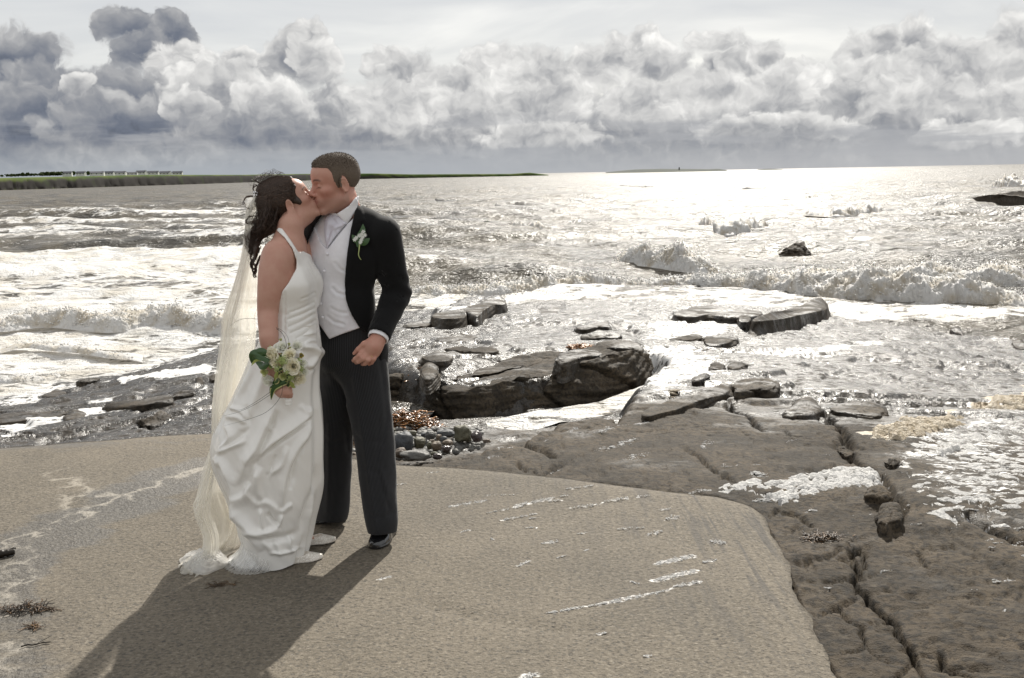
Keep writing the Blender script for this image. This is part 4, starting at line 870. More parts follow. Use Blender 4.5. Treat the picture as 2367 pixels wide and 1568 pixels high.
tf = stand(Z('C6', [(60, 850), (180, 832), (300, 820), (400, 830), (445, 870)]), [q[0] for q in fp], foot, .14); tb = SH(Z('C6', [(430, 775), (300, 745), (150, 750), (40, 775)]), .05)
top = np.vstack([tf, tb]); foot = np.vstack([foot, tb-[0, 0, .4]])
rock_from('rock', top, foot, 'black block of rock standing right behind the groom\'s leg', cat='rock', n=160, mt=24, ms=30, seed=2, lump=.05, strata=.010)
RK = [('R1', [(6, 940), (60, 905), (160, 868), (300, 832), (420, 802), (560, 765), (575, 790), (560, 820), (440, 850), (280, 900), (240, 915), (120, 945), (40, 962)], .05, .17, 'long low slab of brown rock rising towards the right', {}),
 ('R1', [(566, 762), (640, 732), (720, 727), (810, 735), (845, 758), (842, 790), (800, 800), (700, 800), (600, 812), (580, 795)], .09, .22, 'square end block at the top of the long brown slab', {}),
 ('R1', [(885, 950), (930, 900), (990, 868), (1060, 862), (1100, 890), (1130, 930), (1080, 955), (990, 962)], .04, .14, 'dark humped rock beside the still pool', dict(lump=.025, crown=.06)),
 ('R1', [(1170, 915), (1260, 880), (1400, 872), (1500, 900), (1528, 940), (1440, 965), (1340, 955), (1230, 940)], .03, .13, 'flat layered rock right of the dark hump', {}),
 ('R1', [(700, 362), (790, 325), (900, 305), (1020, 275), (1120, 252), (1153, 256), (1150, 300), (1080, 318), (980, 338), (860, 360), (720, 376)], .22, .16, 'long tilted slab with a dark undercut edge at the surf', dict(surf=1)),
 ('R1', [(205, 332), (300, 296), (420, 284), (520, 300), (640, 318), (740, 316), (735, 340), (640, 350), (500, 345), (420, 335), (330, 345)], .12, .20, 'ragged dark slab left of the tilted slab at the surf', dict(surf=1)),
 ('R1', [(612, 352), (640, 338), (676, 345), (686, 368), (655, 380), (615, 376)], .14, .2, 'small dark knob between the two surf slabs', dict(surf=1)),
 ('R1', [(388, 482), (430, 466), (540, 462), (600, 474), (602, 492), (520, 515), (450, 530), (400, 510)], .10, .2, 'boxy dark rock standing alone in white wash', {}),
 ('R1', [(425, 665), (450, 636), (515, 648), (520, 668), (480, 678)], .04, .1, 'small left rock of the pair in the wash', {}),
 ('R1', [(540, 655), (585, 632), (655, 640), (657, 655), (600, 672), (555, 672)], .05, .12, 'larger right rock of the pair in the wash', {}),
 ('R1', [(420, 236), (540, 208), (680, 198), (735, 215), (748, 252), (700, 226), (600, 216), (500, 232)], .10, .16, 'curved thin ridge of rock just below the breakers', dict(surf=1)),
 ('R1', [(222, 172), (250, 150), (330, 146), (420, 152), (330, 166), (270, 176)], .12, .22, 'far dark rock lapped by the breaking surf', {}),
 ('R1', [(120, 186), (150, 170), (204, 168), (200, 180), (160, 190)], .10, .2, 'little rock left of the far surf rock', {}),
 ('R1', [(180, 488), (260, 472), (350, 462), (382, 468), (370, 486), (280, 493)], .05, .12, 'thin shelf sliver touching the boxy rock', {}),
 ('R1', [(320, 740), (360, 716), (428, 704), (428, 720), (380, 742)], .04, .1, 'pointed scrap of rock at the foot of the wash', {}),
 ('R1', [(1915, 428), (1962, 414), (1998, 466), (1950, 450)], .08, .2, 'dark broken corner of the plateau beside the inlet', {}),
 ('R1', [(2290, 505), (2350, 500), (2400, 540), (2330, 540)], .08, .2, 'dark lump on the plateau edge by the photo\'s right margin', {}),
 ('R2', [(1382, 345), (1400, 300), (1470, 285), (1535, 300), (1556, 340), (1530, 366), (1440, 360)], .05, .14, 'rounded rock nose below the thick white foam', dict(crown=.03, lump=.012)),
 ('R2', [(1462, 480), (1475, 415), (1540, 385), (1600, 395), (1620, 440), (1618, 500), (1560, 515), (1490, 530)], .07, .18, 'dark blunt rock end standing over the crevice', dict(crown=.03, lump=.012)),
 ('R2', [(1515, 145), (1540, 133), (1590, 135), (1600, 150), (1560, 162)], .02, .07, 'small smooth stone lying in a wet hollow', {}),
 ('R2', [(1215, 60), (1250, 45), (1300, 70), (1310, 95), (1270, 100), (1225, 80)], .03, .1, 'dark stone wedged in the main crevice', {}),
 ('C6', [(510, 395), (600, 366), (740, 352), (830, 330), (760, 372), (750, 400), (640, 418), (560, 412)], .10, .24, 'dark lower half of the ledge behind the groom\'s elbow', {}),
 ('C6', [(740, 345), (830, 318), (880, 298), (960, 290), (1030, 292), (1035, 312), (960, 325), (890, 350), (840, 390), (770, 372)], .14, .28, 'broken upper half of the ledge nearest the foam', {}),
 ('C6', [(310, 462), (400, 440), (500, 422), (560, 425), (548, 448), (420, 472), (350, 478)], .06, .16, 'long dark plate close to the groom\'s sleeve', {}),
 ('C6', [(1525, 482), (1600, 466), (1700, 450), (1770, 448), (1780, 478), (1700, 478), (1600, 496)], .08, .16, 'straight dark plate near the right end of the shelf', {}),
 ('C6', [(1570, 545), (1680, 522), (1780, 518), (1855, 526), (1850, 552), (1760, 552), (1640, 556)], .10, .18, 'thick stepped plate above the big ledge\'s right end', {}),
 ('C6', [(1690, 600), (1780, 575), (1900, 572), (1990, 600), (2010, 640), (1930, 632), (1800, 625)], .06, .22, 'smooth shoulder of rock behind the big ledge', {}),
 ('C6', [(590, 632), (680, 620), (720, 632), (830, 630), (960, 628), (990, 645), (930, 660), (800, 655), (720, 655), (620, 640)], .06, .15, 'ragged plate edge above the rock pool', {}),
 ('C6', [(440, 690), (520, 662), (620, 664), (655, 700), (600, 722), (490, 716)], .06, .15, 'rough round plate left of the rock pool', {}),
 ('C6', [(530, 570), (620, 555), (720, 545), (840, 545), (800, 575), (700, 596), (600, 586)], .05, .13, 'crumbled plate in the middle of the shelf', {}),
 ('C6', [(1390, 690), (1470, 655), (1560, 640), (1700, 650), (1730, 680), (1600, 690), (1560, 700), (1450, 730)], .05, .12, 'raised dark scab on top of the big ledge', {}),
 ('C6', [(1270, 350), (1340, 372), (1420, 340), (1432, 358), (1360, 390), (1280, 392)], .04, .14, 'small wedge of rock beside the foam channel', {}),
 ('C6', [(430, 790), (470, 745), (540, 752), (560, 800), (520, 840), (460, 850)], .03, .04, 'dark lump at the head of the weedy cleft', dict(crown=.04)),
 ('L3', [(-60, 1190), (120, 1172), (300, 1160), (480, 1160), (600, 1130), (640, 1120), (560, 1165), (440, 1185), (250, 1215), (0, 1248), (-60, 1255)], .05, .16, 'long black ledge running off the photo\'s left margin', {}),
 ('L3', [(880, 1110), (1050, 1075), (1250, 1055), (1400, 1012), (1490, 1010), (1490, 1035), (1330, 1072), (1200, 1095), (1000, 1115)], .06, .17, 'black ledge left of the bride\'s veil above a foam pool', {}),
 ('L3', [(566, 1195), (610, 1160), (700, 1150), (750, 1165), (680, 1200), (580, 1220)], .04, .14, 'small dark ledge at the end of a foam pool', {}),
 ('L3', [(365, 1000), (430, 985), (500, 960), (560, 972), (560, 992), (470, 1010), (380, 1014)], .06, .16, 'low black rock at the edge of the left surf', {}),
 ('L3', [(660, 886), (740, 866), (860, 855), (850, 870), (740, 894)], .05, .14, 'sharp black sliver of rock in the left surf', {}),
 ('L3', [(1500, 1000), (1580, 975), (1680, 965), (1690, 985), (1600, 1005), (1520, 1015)], .04, .12, 'black rock end beside the veil', {}),
 ('L3', [(1700, 880), (1720, 856), (1760, 858), (1770, 890), (1730, 905)], .04, .1, 'little black rock nub in the foam by the veil', {}),
 ('L3', [(1820, 860), (1850, 832), (1895, 828), (1895, 856), (1850, 872)], .05, .12, 'black rock half hidden by the veil', {}),
 ('L3', [(1200, 1240), (1290, 1215), (1420, 1160), (1480, 1180), (1420, 1240), (1300, 1270)], .05, .12, 'crumbling dark rock where the slipway meets the shore', dict(lump=.06)),
 ('Z6', [(1870, 380), (2000, 350), (2200, 322), (2400, 305), (2600, 300), (2600, 372), (2400, 382), (2100, 384)], .0, .0, None, {})]
for i, (k, pts, dz, drop, lab, kw) in enumerate(RK[:-1]):
    kw = dict(kw); kw.setdefault('lump', .022 if drop < .18 else .035)
    rock_px('rock', k, pts, dz*(.9 if kw.get('surf') else .45 if k == 'C6' or (k == 'R1' and i > 3) else .7), drop+.08, lab, wetness=.0 if k == 'R2' else .22, mat=M_BROWNROCK if k in ('R2',) or i < 4 else M_DARKROCK, n=110, mt=16, ms=14, seed=10+i, strata=.012, **kw)
# rocks out in the water
top = np.array([G(x, y, SEA+zz) for (x, y), zz in zip(Z('Z6', [(1875, 374), (2000, 350), (2200, 322), (2400, 300), (2700, 290), (2700, 340), (2400, 356), (2100, 368)]), [.1, .6, 1.1, 1.5, 1.8, 1.4, .9, .5])]); c = top.mean(0)
foot = top.copy(); foot[:, 2] = SEA-.6; foot[4:, 1] -= 3
rock_from('rock', top, foot, 'long black wedge of rock out at sea by the right margin', n=140, seed=70, lump=.25, strata=.08)
top = np.array([G(x, y, SEA+.10) for x, y in Z('Z6', [(495, 752), (560, 742), (640, 734), (660, 742), (655, 752), (580, 756)])]); foot = top.mean(0)+(top-top.mean(0))*1.9; foot[:, 2] = SEA-.35; top[:, 2] += [-.06, .02, .16, .18, .02, -.04]
rock_from('rock', top, foot, 'single small dark rock awash beyond the breakers', n=90, seed=71, lump=.12, crown=.12, bevel=.5)
breaker('spray_burst', [(2285, 438), (2315, 441), (2350, 442), (2400, 442)], [.3, 1.5, 2.3, 2.4], [7, 9, 9], n=200, m=60, seed=12, spray=260, mat=M_FOAM)

# ---- cobbles heaped at the slipway's edge
M_STONES = []
for nm, c1, c2 in (('slate_stone', (.050, .055, .062), (.085, .088, .09)), ('olive_stone', (.075, .072, .045), (.13, .12, .08)), ('brown_stone', (.10, .075, .055), (.16, .125, .09)), ('wet_stone', (.035, .022, .02), (.06, .045, .04)), ('grey_stone', (.09, .088, .082), (.15, .145, .13))):
    m_, t_ = material(nm); p_ = t_.pos(); n_ = t_.noise(p_, 14, 5, .65); n2__ = t_.noise(p_, 120, 3, .6)
    t_.out(pbr(t_, color=t_.mix(t_.m('MULTIPLY', t_.ss(n2__, .45, .7), .5), t_.mix(t_.ss(n_, .35, .65), c1, c2), (.02, .02, .018)), rough=.22 if nm == 'wet_stone' else .62, normal=t_.bump(t_.m('ADD', n_, n2__), .6, .006), spec=.4)); M_STONES.append(m_)
STN = [(880, 640, 155, 150, 0, 'biggest blue grey cobble, against the groom\'s trouser leg'), (1110, 640, 98, 92, 1, 'green grey squarish cobble leaning on the biggest blue grey one'), (995, 500, 88, 42, 1, 'flat olive cobble below the seaweed heap'),
 (1275, 535, 78, 68, 4, 'pale rounded cobble in the middle of the heap'), (1500, 505, 145, 62, 0, 'long slate cobble left of the tall brown boulder'), (1770, 520, 150, 138, 1, 'tall angular olive brown boulder at the heap\'s right end'),
 (1965, 555, 92, 86, 3, 'round dark boulder touching the foam'), (1370, 690, 82, 74, 2, 'round warm brown cobble low in the heap'), (1515, 735, 72, 56, 3, 'wet reddish black pebble by the small pool'), (1530, 640, 85, 44, 2, 'thin brown stone leaning under the slate cobble'),
 (1060, 838, 245, 82, 4, 'long front cobble like a grey loaf on the kerb'), (840, 800, 95, 78, 2, 'brown cobble tucked behind the long front one'), (1380, 842, 78, 46, 3, 'dark flat pebble at the end of the long front cobble'), (1195, 522, 62, 38, 0, 'small slate pebble between olive and pale cobbles'),
 (1405, 565, 48, 52, 2, 'small tan pebble under the long slate cobble'), (1262, 680, 42, 62, 1, 'narrow upright pebble beside the warm brown cobble'), (150, 765, 75, 44, 4, 'grey cobble seen between the groom\'s legs'), (700, 462, 66, 48, 1, 'dark cobble under the edge of the seaweed'),
 (2110, 612, 66, 30, 2, 'flat rusty stone where foam meets rock'), (1475, 585, 62, 42, 0, 'little slate stone hidden behind the brown one'), (1305, 628, 52, 42, 2, 'little brown stone above the warm brown cobble'), (1570, 440, 95, 30, 4, 'thin grey slab stone at the back of the heap'),
 (720, 560, 44, 54, 4, 'pale pebble touching the groom\'s trousers'), (1330, 800, 60, 30, 1, 'thin olive pebble behind the dark flat one'), (120, 800, 60, 26, 2, 'brown stone on the kerb between the trouser legs')]
for i, (cx, cy, rx, ry, mi, lab) in enumerate(STN):
    (px, py), = Z('E5', [(cx, cy+ry*.55)]); zf = -.16-.08*max(0, min(1, (740-cy)/300)); q = G(px, py, zf); s = .15626*np.linalg.norm(q-CAM)/F; ax, az = rx*s, ry*s*1.02; ay = (ax*az)**.5*.95
    V0, T0 = ICO4; r1 = np.random.default_rng(300+i); pw = r1.uniform(2.2, 3.4); e = np.linalg.norm(np.abs(V0)**pw, axis=1)**(1/pw) if False else (np.abs(V0)**pw).sum(1)**(1/pw)
    V = V0/e[:, None]; an = r1.uniform(-.35, .35); V = V@np.array([[math.cos(an), 0, math.sin(an)], [0, 1, 0], [-math.sin(an), 0, math.cos(an)]])
    d = 1+.22*fbm3(V[:, 0]*1.1+i*5, V[:, 1]*1.1, V[:, 2]*1.1, 3, seed=i)+.05*fbm3(V[:, 0]*5+i*5, V[:, 1]*5, V[:, 2]*5, 2, seed=i)
    if i in (5, 1):
        for nn in r1.normal(size=(5, 3)): nn /= np.linalg.norm(nn); h = V@nn; V = V-np.clip(h-.72, 0, 1)[:, None]*nn*.85
    V = V*d[:, None]; V /= np.abs(V).max(0); V = V*[ax, ay, az]+q+[0, ay*.4, az*.55]
    link('cobble', mesh_np('cobble', V, T0, True), M_STONES[mi], label=lab, cat='stone', group='cobbles heaped at the slipway edge')
# small shingle under and between them
mk = []; 
for _ in range(420):
    a, b = rng.uniform(60, 2050), rng.uniform(420, 880)
    if b > 880-.16*max(0, a-1000): continue
    (px, py), = Z('E5', [(a, b)]); mk.append(G(px, py, -.26))
mk = np.array(mk); link('shingle', blobs('shingle', mk, rng.uniform(.012, .035, len(mk)), ICO2, .7, .18), M_STONES[4], kind='stuff')

# ---- seaweed
m_, t_ = material('seaweed'); a_ = t_.attr('tint').outputs['Fac']; t_.out(pbr(t_, color=t_.ramp(a_, [(.0, (.035, .022, .008)), (.45, (.12, .055, .012)), (.8, (.28, .11, .02)), (1.0, (.42, .20, .07))]), rough=.25, spec=.6)); M_WEED = m_
m_, t_ = material('dried_weed'); a_ = t_.attr('tint').outputs['Fac']; t_.out(pbr(t_, color=t_.ramp(a_, [(.0, (.018, .013, .008)), (.6, (.05, .028, .012)), (1.0, (.17, .09, .03))]), rough=.5, spec=.3)); M_DRY = m_
def weed(center, rx, ry, h, n, label, mat, L=.10, w=.010, cat='seaweed', tone=(0, 1)):
    mb = MB(); r1 = np.random.default_rng(int(abs(center[0])*1000)+n)
    for i in range(n):
        a = r1.uniform(0, 6.28); rr = r1.uniform(0, 1)**.6; b = np.array([center[0]+rx*rr*math.cos(a), center[1]+ry*rr*math.sin(a), center[2]+h*(1-rr**2)*r1.uniform(.2, 1)])
        k = 6; an = r1.uniform(0, 6.28); cur = r1.normal(0, .9); pts = [b]
        for j in range(k): an += cur/k*1.6+r1.normal(0, .3); pts.append(pts[-1]+np.array([math.cos(an)*L/k, math.sin(an)*L/k, r1.normal(.0, .35)*L/k]))
        p = np.array(pts); p[:, 2] = np.maximum(p[:, 2], center[2]+.002); mb.tube(p, w*r1.uniform(.5, 1.2)*np.array([.7, 1, 1.1, 1, 1.2, .9, .4]), 5, True, a=r1.uniform(*tone), flat=.35)
    return link('seaweed_clump', mb.mesh('seaweed'), mat, label=label, cat=cat)
def wz(k, pt, z=-.2):
    (px, py), = Z(k, [pt]); return G(px, py, z)
weed(wz('E5', (930, 430), -.30), .25, .20, .14, 460, 'orange and brown seaweed heap above the cobbles', M_WEED)
weed(wz('E5', (110, 520), -.20), .14, .30, .12, 220, 'tawny seaweed glimpsed between the groom\'s legs', M_WEED)
weed(np.array(land(*Z('R2', [(1150, 610)])[0], .0)), .10, .055, .022, 300, 'dark red seaweed tuft on the cracked rock', M_DRY, L=.045, w=.0032, tone=(.1, .9))
weed(np.array(land(*Z('C6', [(500, 830)])[0], .0)), .22, .35, .10, 200, 'rusty seaweed hanging in the cleft behind the groom', M_WEED)
weed(np.array(land(*Z('C6', [(1575, 622)])[0], .07)), .14, .10, .03, 110, 'bright orange seaweed patch on top of the big ledge', M_WEED, w=.014, tone=(.6, 1))
weed(G(*Z('BL', [(150, 1150)])[0], .0), .12, .035, .018, 110, 'dried black seaweed scrap on the slipway\'s left side', M_DRY, L=.05, w=.003, tone=(0, .8))
weed(G(*Z('BL', [(210, 1258)])[0], .0), .03, .012, .01, 22, 'tiny rusty weed scrap below the black one', M_DRY, L=.04, w=.003, tone=(.5, 1))
weed(G(*Z('BL', [(1350, 1005)])[0], .0), .06, .02, .006, 30, 'faint brown weed crumb in the bride\'s shadow', M_DRY, L=.04, w=.002, tone=(.3, .8))
def stick(name, k, pts, r, label, mat, cat):
    q = np.array([G(*p) for p in Z(k, pts)]); q = smooth_line(q, 30); q[:, 2] = r*.8; s = np.linspace(0, 1, 30); mb = MB(); mb.tube(q, r*(1-.35*s)*(1+.3*n2(s*9, s*0, 3)), 8); mb.tube(q[14:22]+np.linspace(0, 1, 8)[:, None]*[.02, .03, .012], r*.3, 5)
    link(name, mb.mesh(name), mat, label=label, cat=cat)
stick('driftwood', 'BL', [(-60, 838), (20, 832), (92, 820)], .020, 'dark stub of driftwood at the slipway\'s left margin', M_DRY, 'driftwood')
stick('twig', 'BL', [(128, 1380), (170, 1368), (200, 1370), (260, 1356), (310, 1352)], .0032, 'thin brown twig below the dried seaweed', M_DRY, 'twig')

# ================================================================ foam with thickness
def foam_sheet(name, k, poly, thick, mat, res=.012, holes=.12, seed=0, bub=26.):
    pp = LD(Z(k, poly), .01); lo, hi = pp.min(0)-.1, pp.max(0)+.1; nx = int((hi[0]-lo[0])/res); ny = int((hi[1]-lo[1])/(res*1.5)); x, y = np.meshgrid(np.linspace(lo[0], hi[0], nx), np.linspace(lo[1], hi[1], ny))
    wx = x+fbm2(x*4, y*4, 4, seed=seed)*.16; wy = y+fbm2(x*4+3, y*4, 4, seed=seed+5)*.14; sd = poly_sd(wx, wy, pp)
    ho = fbm2((x*.94+y*.33)*(5.5 if bub > 23 or thick > .03 else 2.2), (y*.94-x*.33)*9, 3, seed=seed+9); a, b, _ = worley2(x*bub+.4*ho, y*bub*.8, seed+1); c2, _, _ = worley2(x*bub*2.3, y*bub*2.1, seed+2)
    t = sstep(-sd, -.01, .07)*(.55+.9*np.abs(fbm2(x*3, y*5, 3, seed=seed+12)))+.55*(.55-a)*sstep(-sd, 0, .05)+.22*(.5-c2); t = t*sstep(np.abs(ho), holes*.35, holes)-.35*(1-sstep(-sd, -.02, .03))-.30*(1-sstep(np.abs(ho), holes*.2, holes))
    z = land_z(x, y)+thick*t; V = np.stack([x, y, z], -1).reshape(-1, 3); Fq = grid_faces(ny, nx)[:, ::-1]; keep = (sd < .06).ravel()[Fq].all(1)
    link(name, mesh_np(name, V, Fq[keep], True, {'tint': np.zeros(len(V))}), mat, kind='stuff')
foam_sheet('sea_foam', 'R2', [(450, 310), (520, 255), (600, 235), (720, 250), (840, 262), (980, 220), (1180, 180), (1330, 165), (1440, 190), (1500, 240), (1545, 290), (1450, 262), (1300, 280), (1130, 320), (1060, 355), (930, 365), (860, 355), (790, 310), (700, 285), (580, 290), (520, 320)], .019, M_FROTH, .009, .12, 1, 34.)
foam_sheet('tan_foam', 'R1', [(1410, 1090), (1560, 1035), (1640, 990), (1800, 975), (1960, 940), (2000, 985), (1900, 1045), (1700, 1085), (1560, 1110)], .040, M_TANFOAM, .016, .07, 5, 20.)
foam_sheet('tan_foam', 'R1', [(2120, 895), (2220, 850), (2367, 845), (2520, 850), (2520, 915), (2260, 925)], .040, M_TANFOAM, .018, .08, 7, 20.)
foam_sheet('sea_foam', 'R1', [(1832, 1192), (1850, 1150), (1900, 1135), (1962, 1148), (1974, 1182), (1930, 1208), (1870, 1212)], .050, M_FROTH, .009, .0, 9, 14.)
foam_sheet('sea_foam', 'R1', [(1480, 1190), (1700, 1120), (1960, 1010), (2200, 960), (2500, 930), (2500, 1300), (2250, 1300), (2100, 1230), (1900, 1250), (1700, 1230)], .013, M_FROTH, .022, .46, 15, 24.)
foam_sheet('sea_foam', 'R2', [(1680, 420), (1760, 260), (2000, 120), (2500, 60), (2500, 330), (2300, 560), (2050, 470), (1850, 480)], .011, M_FROTH, .012, .50, 17, 26.)
def foam_mass(k, poly, n, r, label, mat, lift=.0, squash=.6, seed=0, slab=False, holes=.0):
    pp = np.array([G(*q) if slab else shelf(q[0], q[1], lift) for q in Z(k, poly)]); r1 = np.random.default_rng(seed); lo, hi = pp.min(0), pp.max(0); C = []
    x = r1.uniform(lo[0], hi[0], n*4); y = r1.uniform(lo[1], hi[1], n*4); wx = x+fbm2(x*5, y*5, 3, seed=seed)*.12; wy = y+fbm2(x*5+3, y*5, 3, seed=seed+5)*.10
    sd = poly_sd(wx, wy, pp); keep = (sd < 0)
    if holes: keep &= (np.abs(fbm2(x*5, y*9, 3, seed=seed+9)) > holes)
    x, y, sd = x[keep][:n], y[keep][:n], sd[keep][:n]; z = np.array([0 if slab else ground_z(a, b) for a, b in zip(x, y)])
    rr = r*r1.uniform(.25, 1.0, len(x))**1.5*np.clip(-sd/(r*3), .45, 1.25)
    return np.stack([x, y, z+rr*.15], 1), rr
def put_foam(name, parts, mat, base=ICO1, squash=.42):
    C = np.vstack([p[0] for p in parts]); r = np.concatenate([p[1] for p in parts]); link(name, blobs(name, C, r, base, squash, .30, np.zeros(len(r))), mat, kind='stuff')
put_foam('sea_foam', [foam_mass('R2', [(300, 300), (400, 300), (450, 312), (400, 320)], 200, .008, '', M_FROTH, seed=2), foam_mass('R2', [(680, 355), (740, 335), (800, 350), (760, 370)], 160, .010, '', M_FROTH, seed=3), foam_mass('R2', [(620, 205), (700, 195), (800, 200), (760, 225), (650, 222)], 320, .010, '', M_FROTH, seed=4)], M_FROTH, ICO1)
put_foam('tan_foam', [foam_mass('R1', [(1990, 935), (2100, 900), (2160, 915), (2050, 955)], 350, .02, '', M_TANFOAM, seed=6), foam_mass('R1', [(150, 835), (200, 815), (280, 822), (230, 845)], 240, .02, '', M_TANFOAM, seed=8)], M_TANFOAM, ICO1, .7)
fl = []
for i in range(70):        # scattered foam strips, streaming along the bedding
    a, b = rng.uniform(1560, 2500), rng.uniform(60, 720)
    if a < 1560+b*.9 and rng.uniform() < .75: continue
    w, h = rng.uniform(25, 130), rng.uniform(5, 16); fl.append(foam_mass('R2', [(a-w, b+h*.2), (a, b-h), (a+w, b-h*1.2), (a+w*.8, b+h*.3), (a, b+h), (a-w*.6, b+h)], int(w*1.0), .010, '', M_FROTH, seed=20+i))
for a, b, w, h in ((2240, 840, 60, 14), (2020, 905, 40, 8), (2340, 915, 30, 10), (2210, 1040, 30, 12), (1155, 890, 20, 8), (1550, 800, 70, 16), (2240, 985, 30, 6), (1990, 910, 30, 6), (200, 45, 0, 0), (620, 15, 30, 5), (1180, 85, 90, 5), (560, 155, 80, 6), (710, 160, 40, 5), (930, 15, 40, 6), (380, 40, 90, 16), (440, 20, 30, 10), (1080, 470, 0, 0), (1300, 468, 140, 5), (1050, 435, 40, 8)):
    if w: fl.append(foam_mass('R2', [(a-w, b+h), (a, b-h*.4), (a+w, b-h*1.3), (a+w, b-h*.2), (a, b+h)], int(90+w*2), .008, '', M_FROTH, seed=int(a+b)))
for a, b, w, h in ((1780, 1310, 190, 34), (1960, 1400, 150, 24), (1960, 1230, 0, 0), (1720, 1225, 110, 16), (1950, 1185, 130, 16), (980, 1330, 110, 12), (930, 1385, 60, 12), (1500, 1225, 60, 10), (1390, 1470, 50, 10), (1300, 1280, 40, 6)):
    if w: fl.append(foam_mass('C6', [(a-w, b+h*1.2), (a-w*.2, b), (a+w, b-h*1.5), (a+w, b-h*.8), (a, b+h*.8)], int(150+w*2), .010, '', M_FROTH, seed=int(a+b)))
put_foam('sea_foam', fl, M_FROTH, ICO1)
fl = []
for x0, y0, x1, y1, w in STREAKS:
    n = int(max(50, math.hypot(x1-x0, y1-y0)*w*.12)); r1 = np.random.default_rng(int(x0+y0)); u = r1.uniform(0, 1, n); v = r1.normal(0, .45, n); gap = n2(u*7+x0, u*0+y0, 3)+.35 > r1.uniform(0, .45, n)
    px = x0+(x1-x0)*u; py = y0+(y1-y0)*u+v*w*np.sin(np.pi*np.clip(u*.9+.05, 0, 1))**.5; px, py = px[gap], py[gap]
    C = np.array([G(*q) for q in Z('B7', list(zip(px, py)))]).reshape(-1, 3); C[:, 2] = .001
    fl.append((C, r1.uniform(.0012, .0048, len(C))*r1.uniform(.5, 1, len(C))))
put_foam('foam_flecks', fl, M_FROTH, ICO1, .28)
# ================================================================ signed-distance sculpting for figures
def smin(a, b, k):
    h = np.clip(.5+.5*(b-a)/k, 0, 1); return b+(a-b)*h-k*h*(1-h)
def smax(a, b, k): return -smin(-a, -b, k)
def s_ell(p, c, r, Rm=None):
    q = p-np.asarray(c, np.float32)
    if Rm is not None: q = q@np.asarray(Rm, np.float32)
    r = np.asarray(r, np.float32); k0 = np.linalg.norm(q/r, axis=1); k1 = np.linalg.norm(q/(r*r), axis=1)+1e-9; return k0*(k0-1)/k1
def s_cap(p, a, b, ra, rb):
    a = np.asarray(a, np.float32); b = np.asarray(b, np.float32); d = b-a; t = np.clip(((p-a)@d)/(d@d+1e-12), 0, 1)
    return np.linalg.norm(p-a-t[:, None]*d, axis=1)-(ra+(rb-ra)*t)
def s_ecap(p, a, b, ra, rb, axis, k):
    """tapered capsule squashed along an axis: half-width there is k times the radius"""
    ax = np.asarray(axis, np.float32); ax = ax/np.linalg.norm(ax); a = np.asarray(a, np.float32); b = np.asarray(b, np.float32); d = b-a
    t = np.clip(((p-a)@d)/(d@d+1e-12), 0, 1); q = p-a-t[:, None]*d; w = q@ax; q = q+ax*(w*(1/k-1))[:, None]
    return (np.linalg.norm(q, axis=1)-(ra+(rb-ra)*t))*min(1, k)
def s_chain(p, pts, k=.01):
    """(x, y, z, r) joints"""
    d = None
    for a, b in zip(pts[:-1], pts[1:]):
        e = s_cap(p, a[:3], b[:3], a[3], b[3]); d = e if d is None else (smin(d, e, k) if k else np.minimum(d, e))
    return d
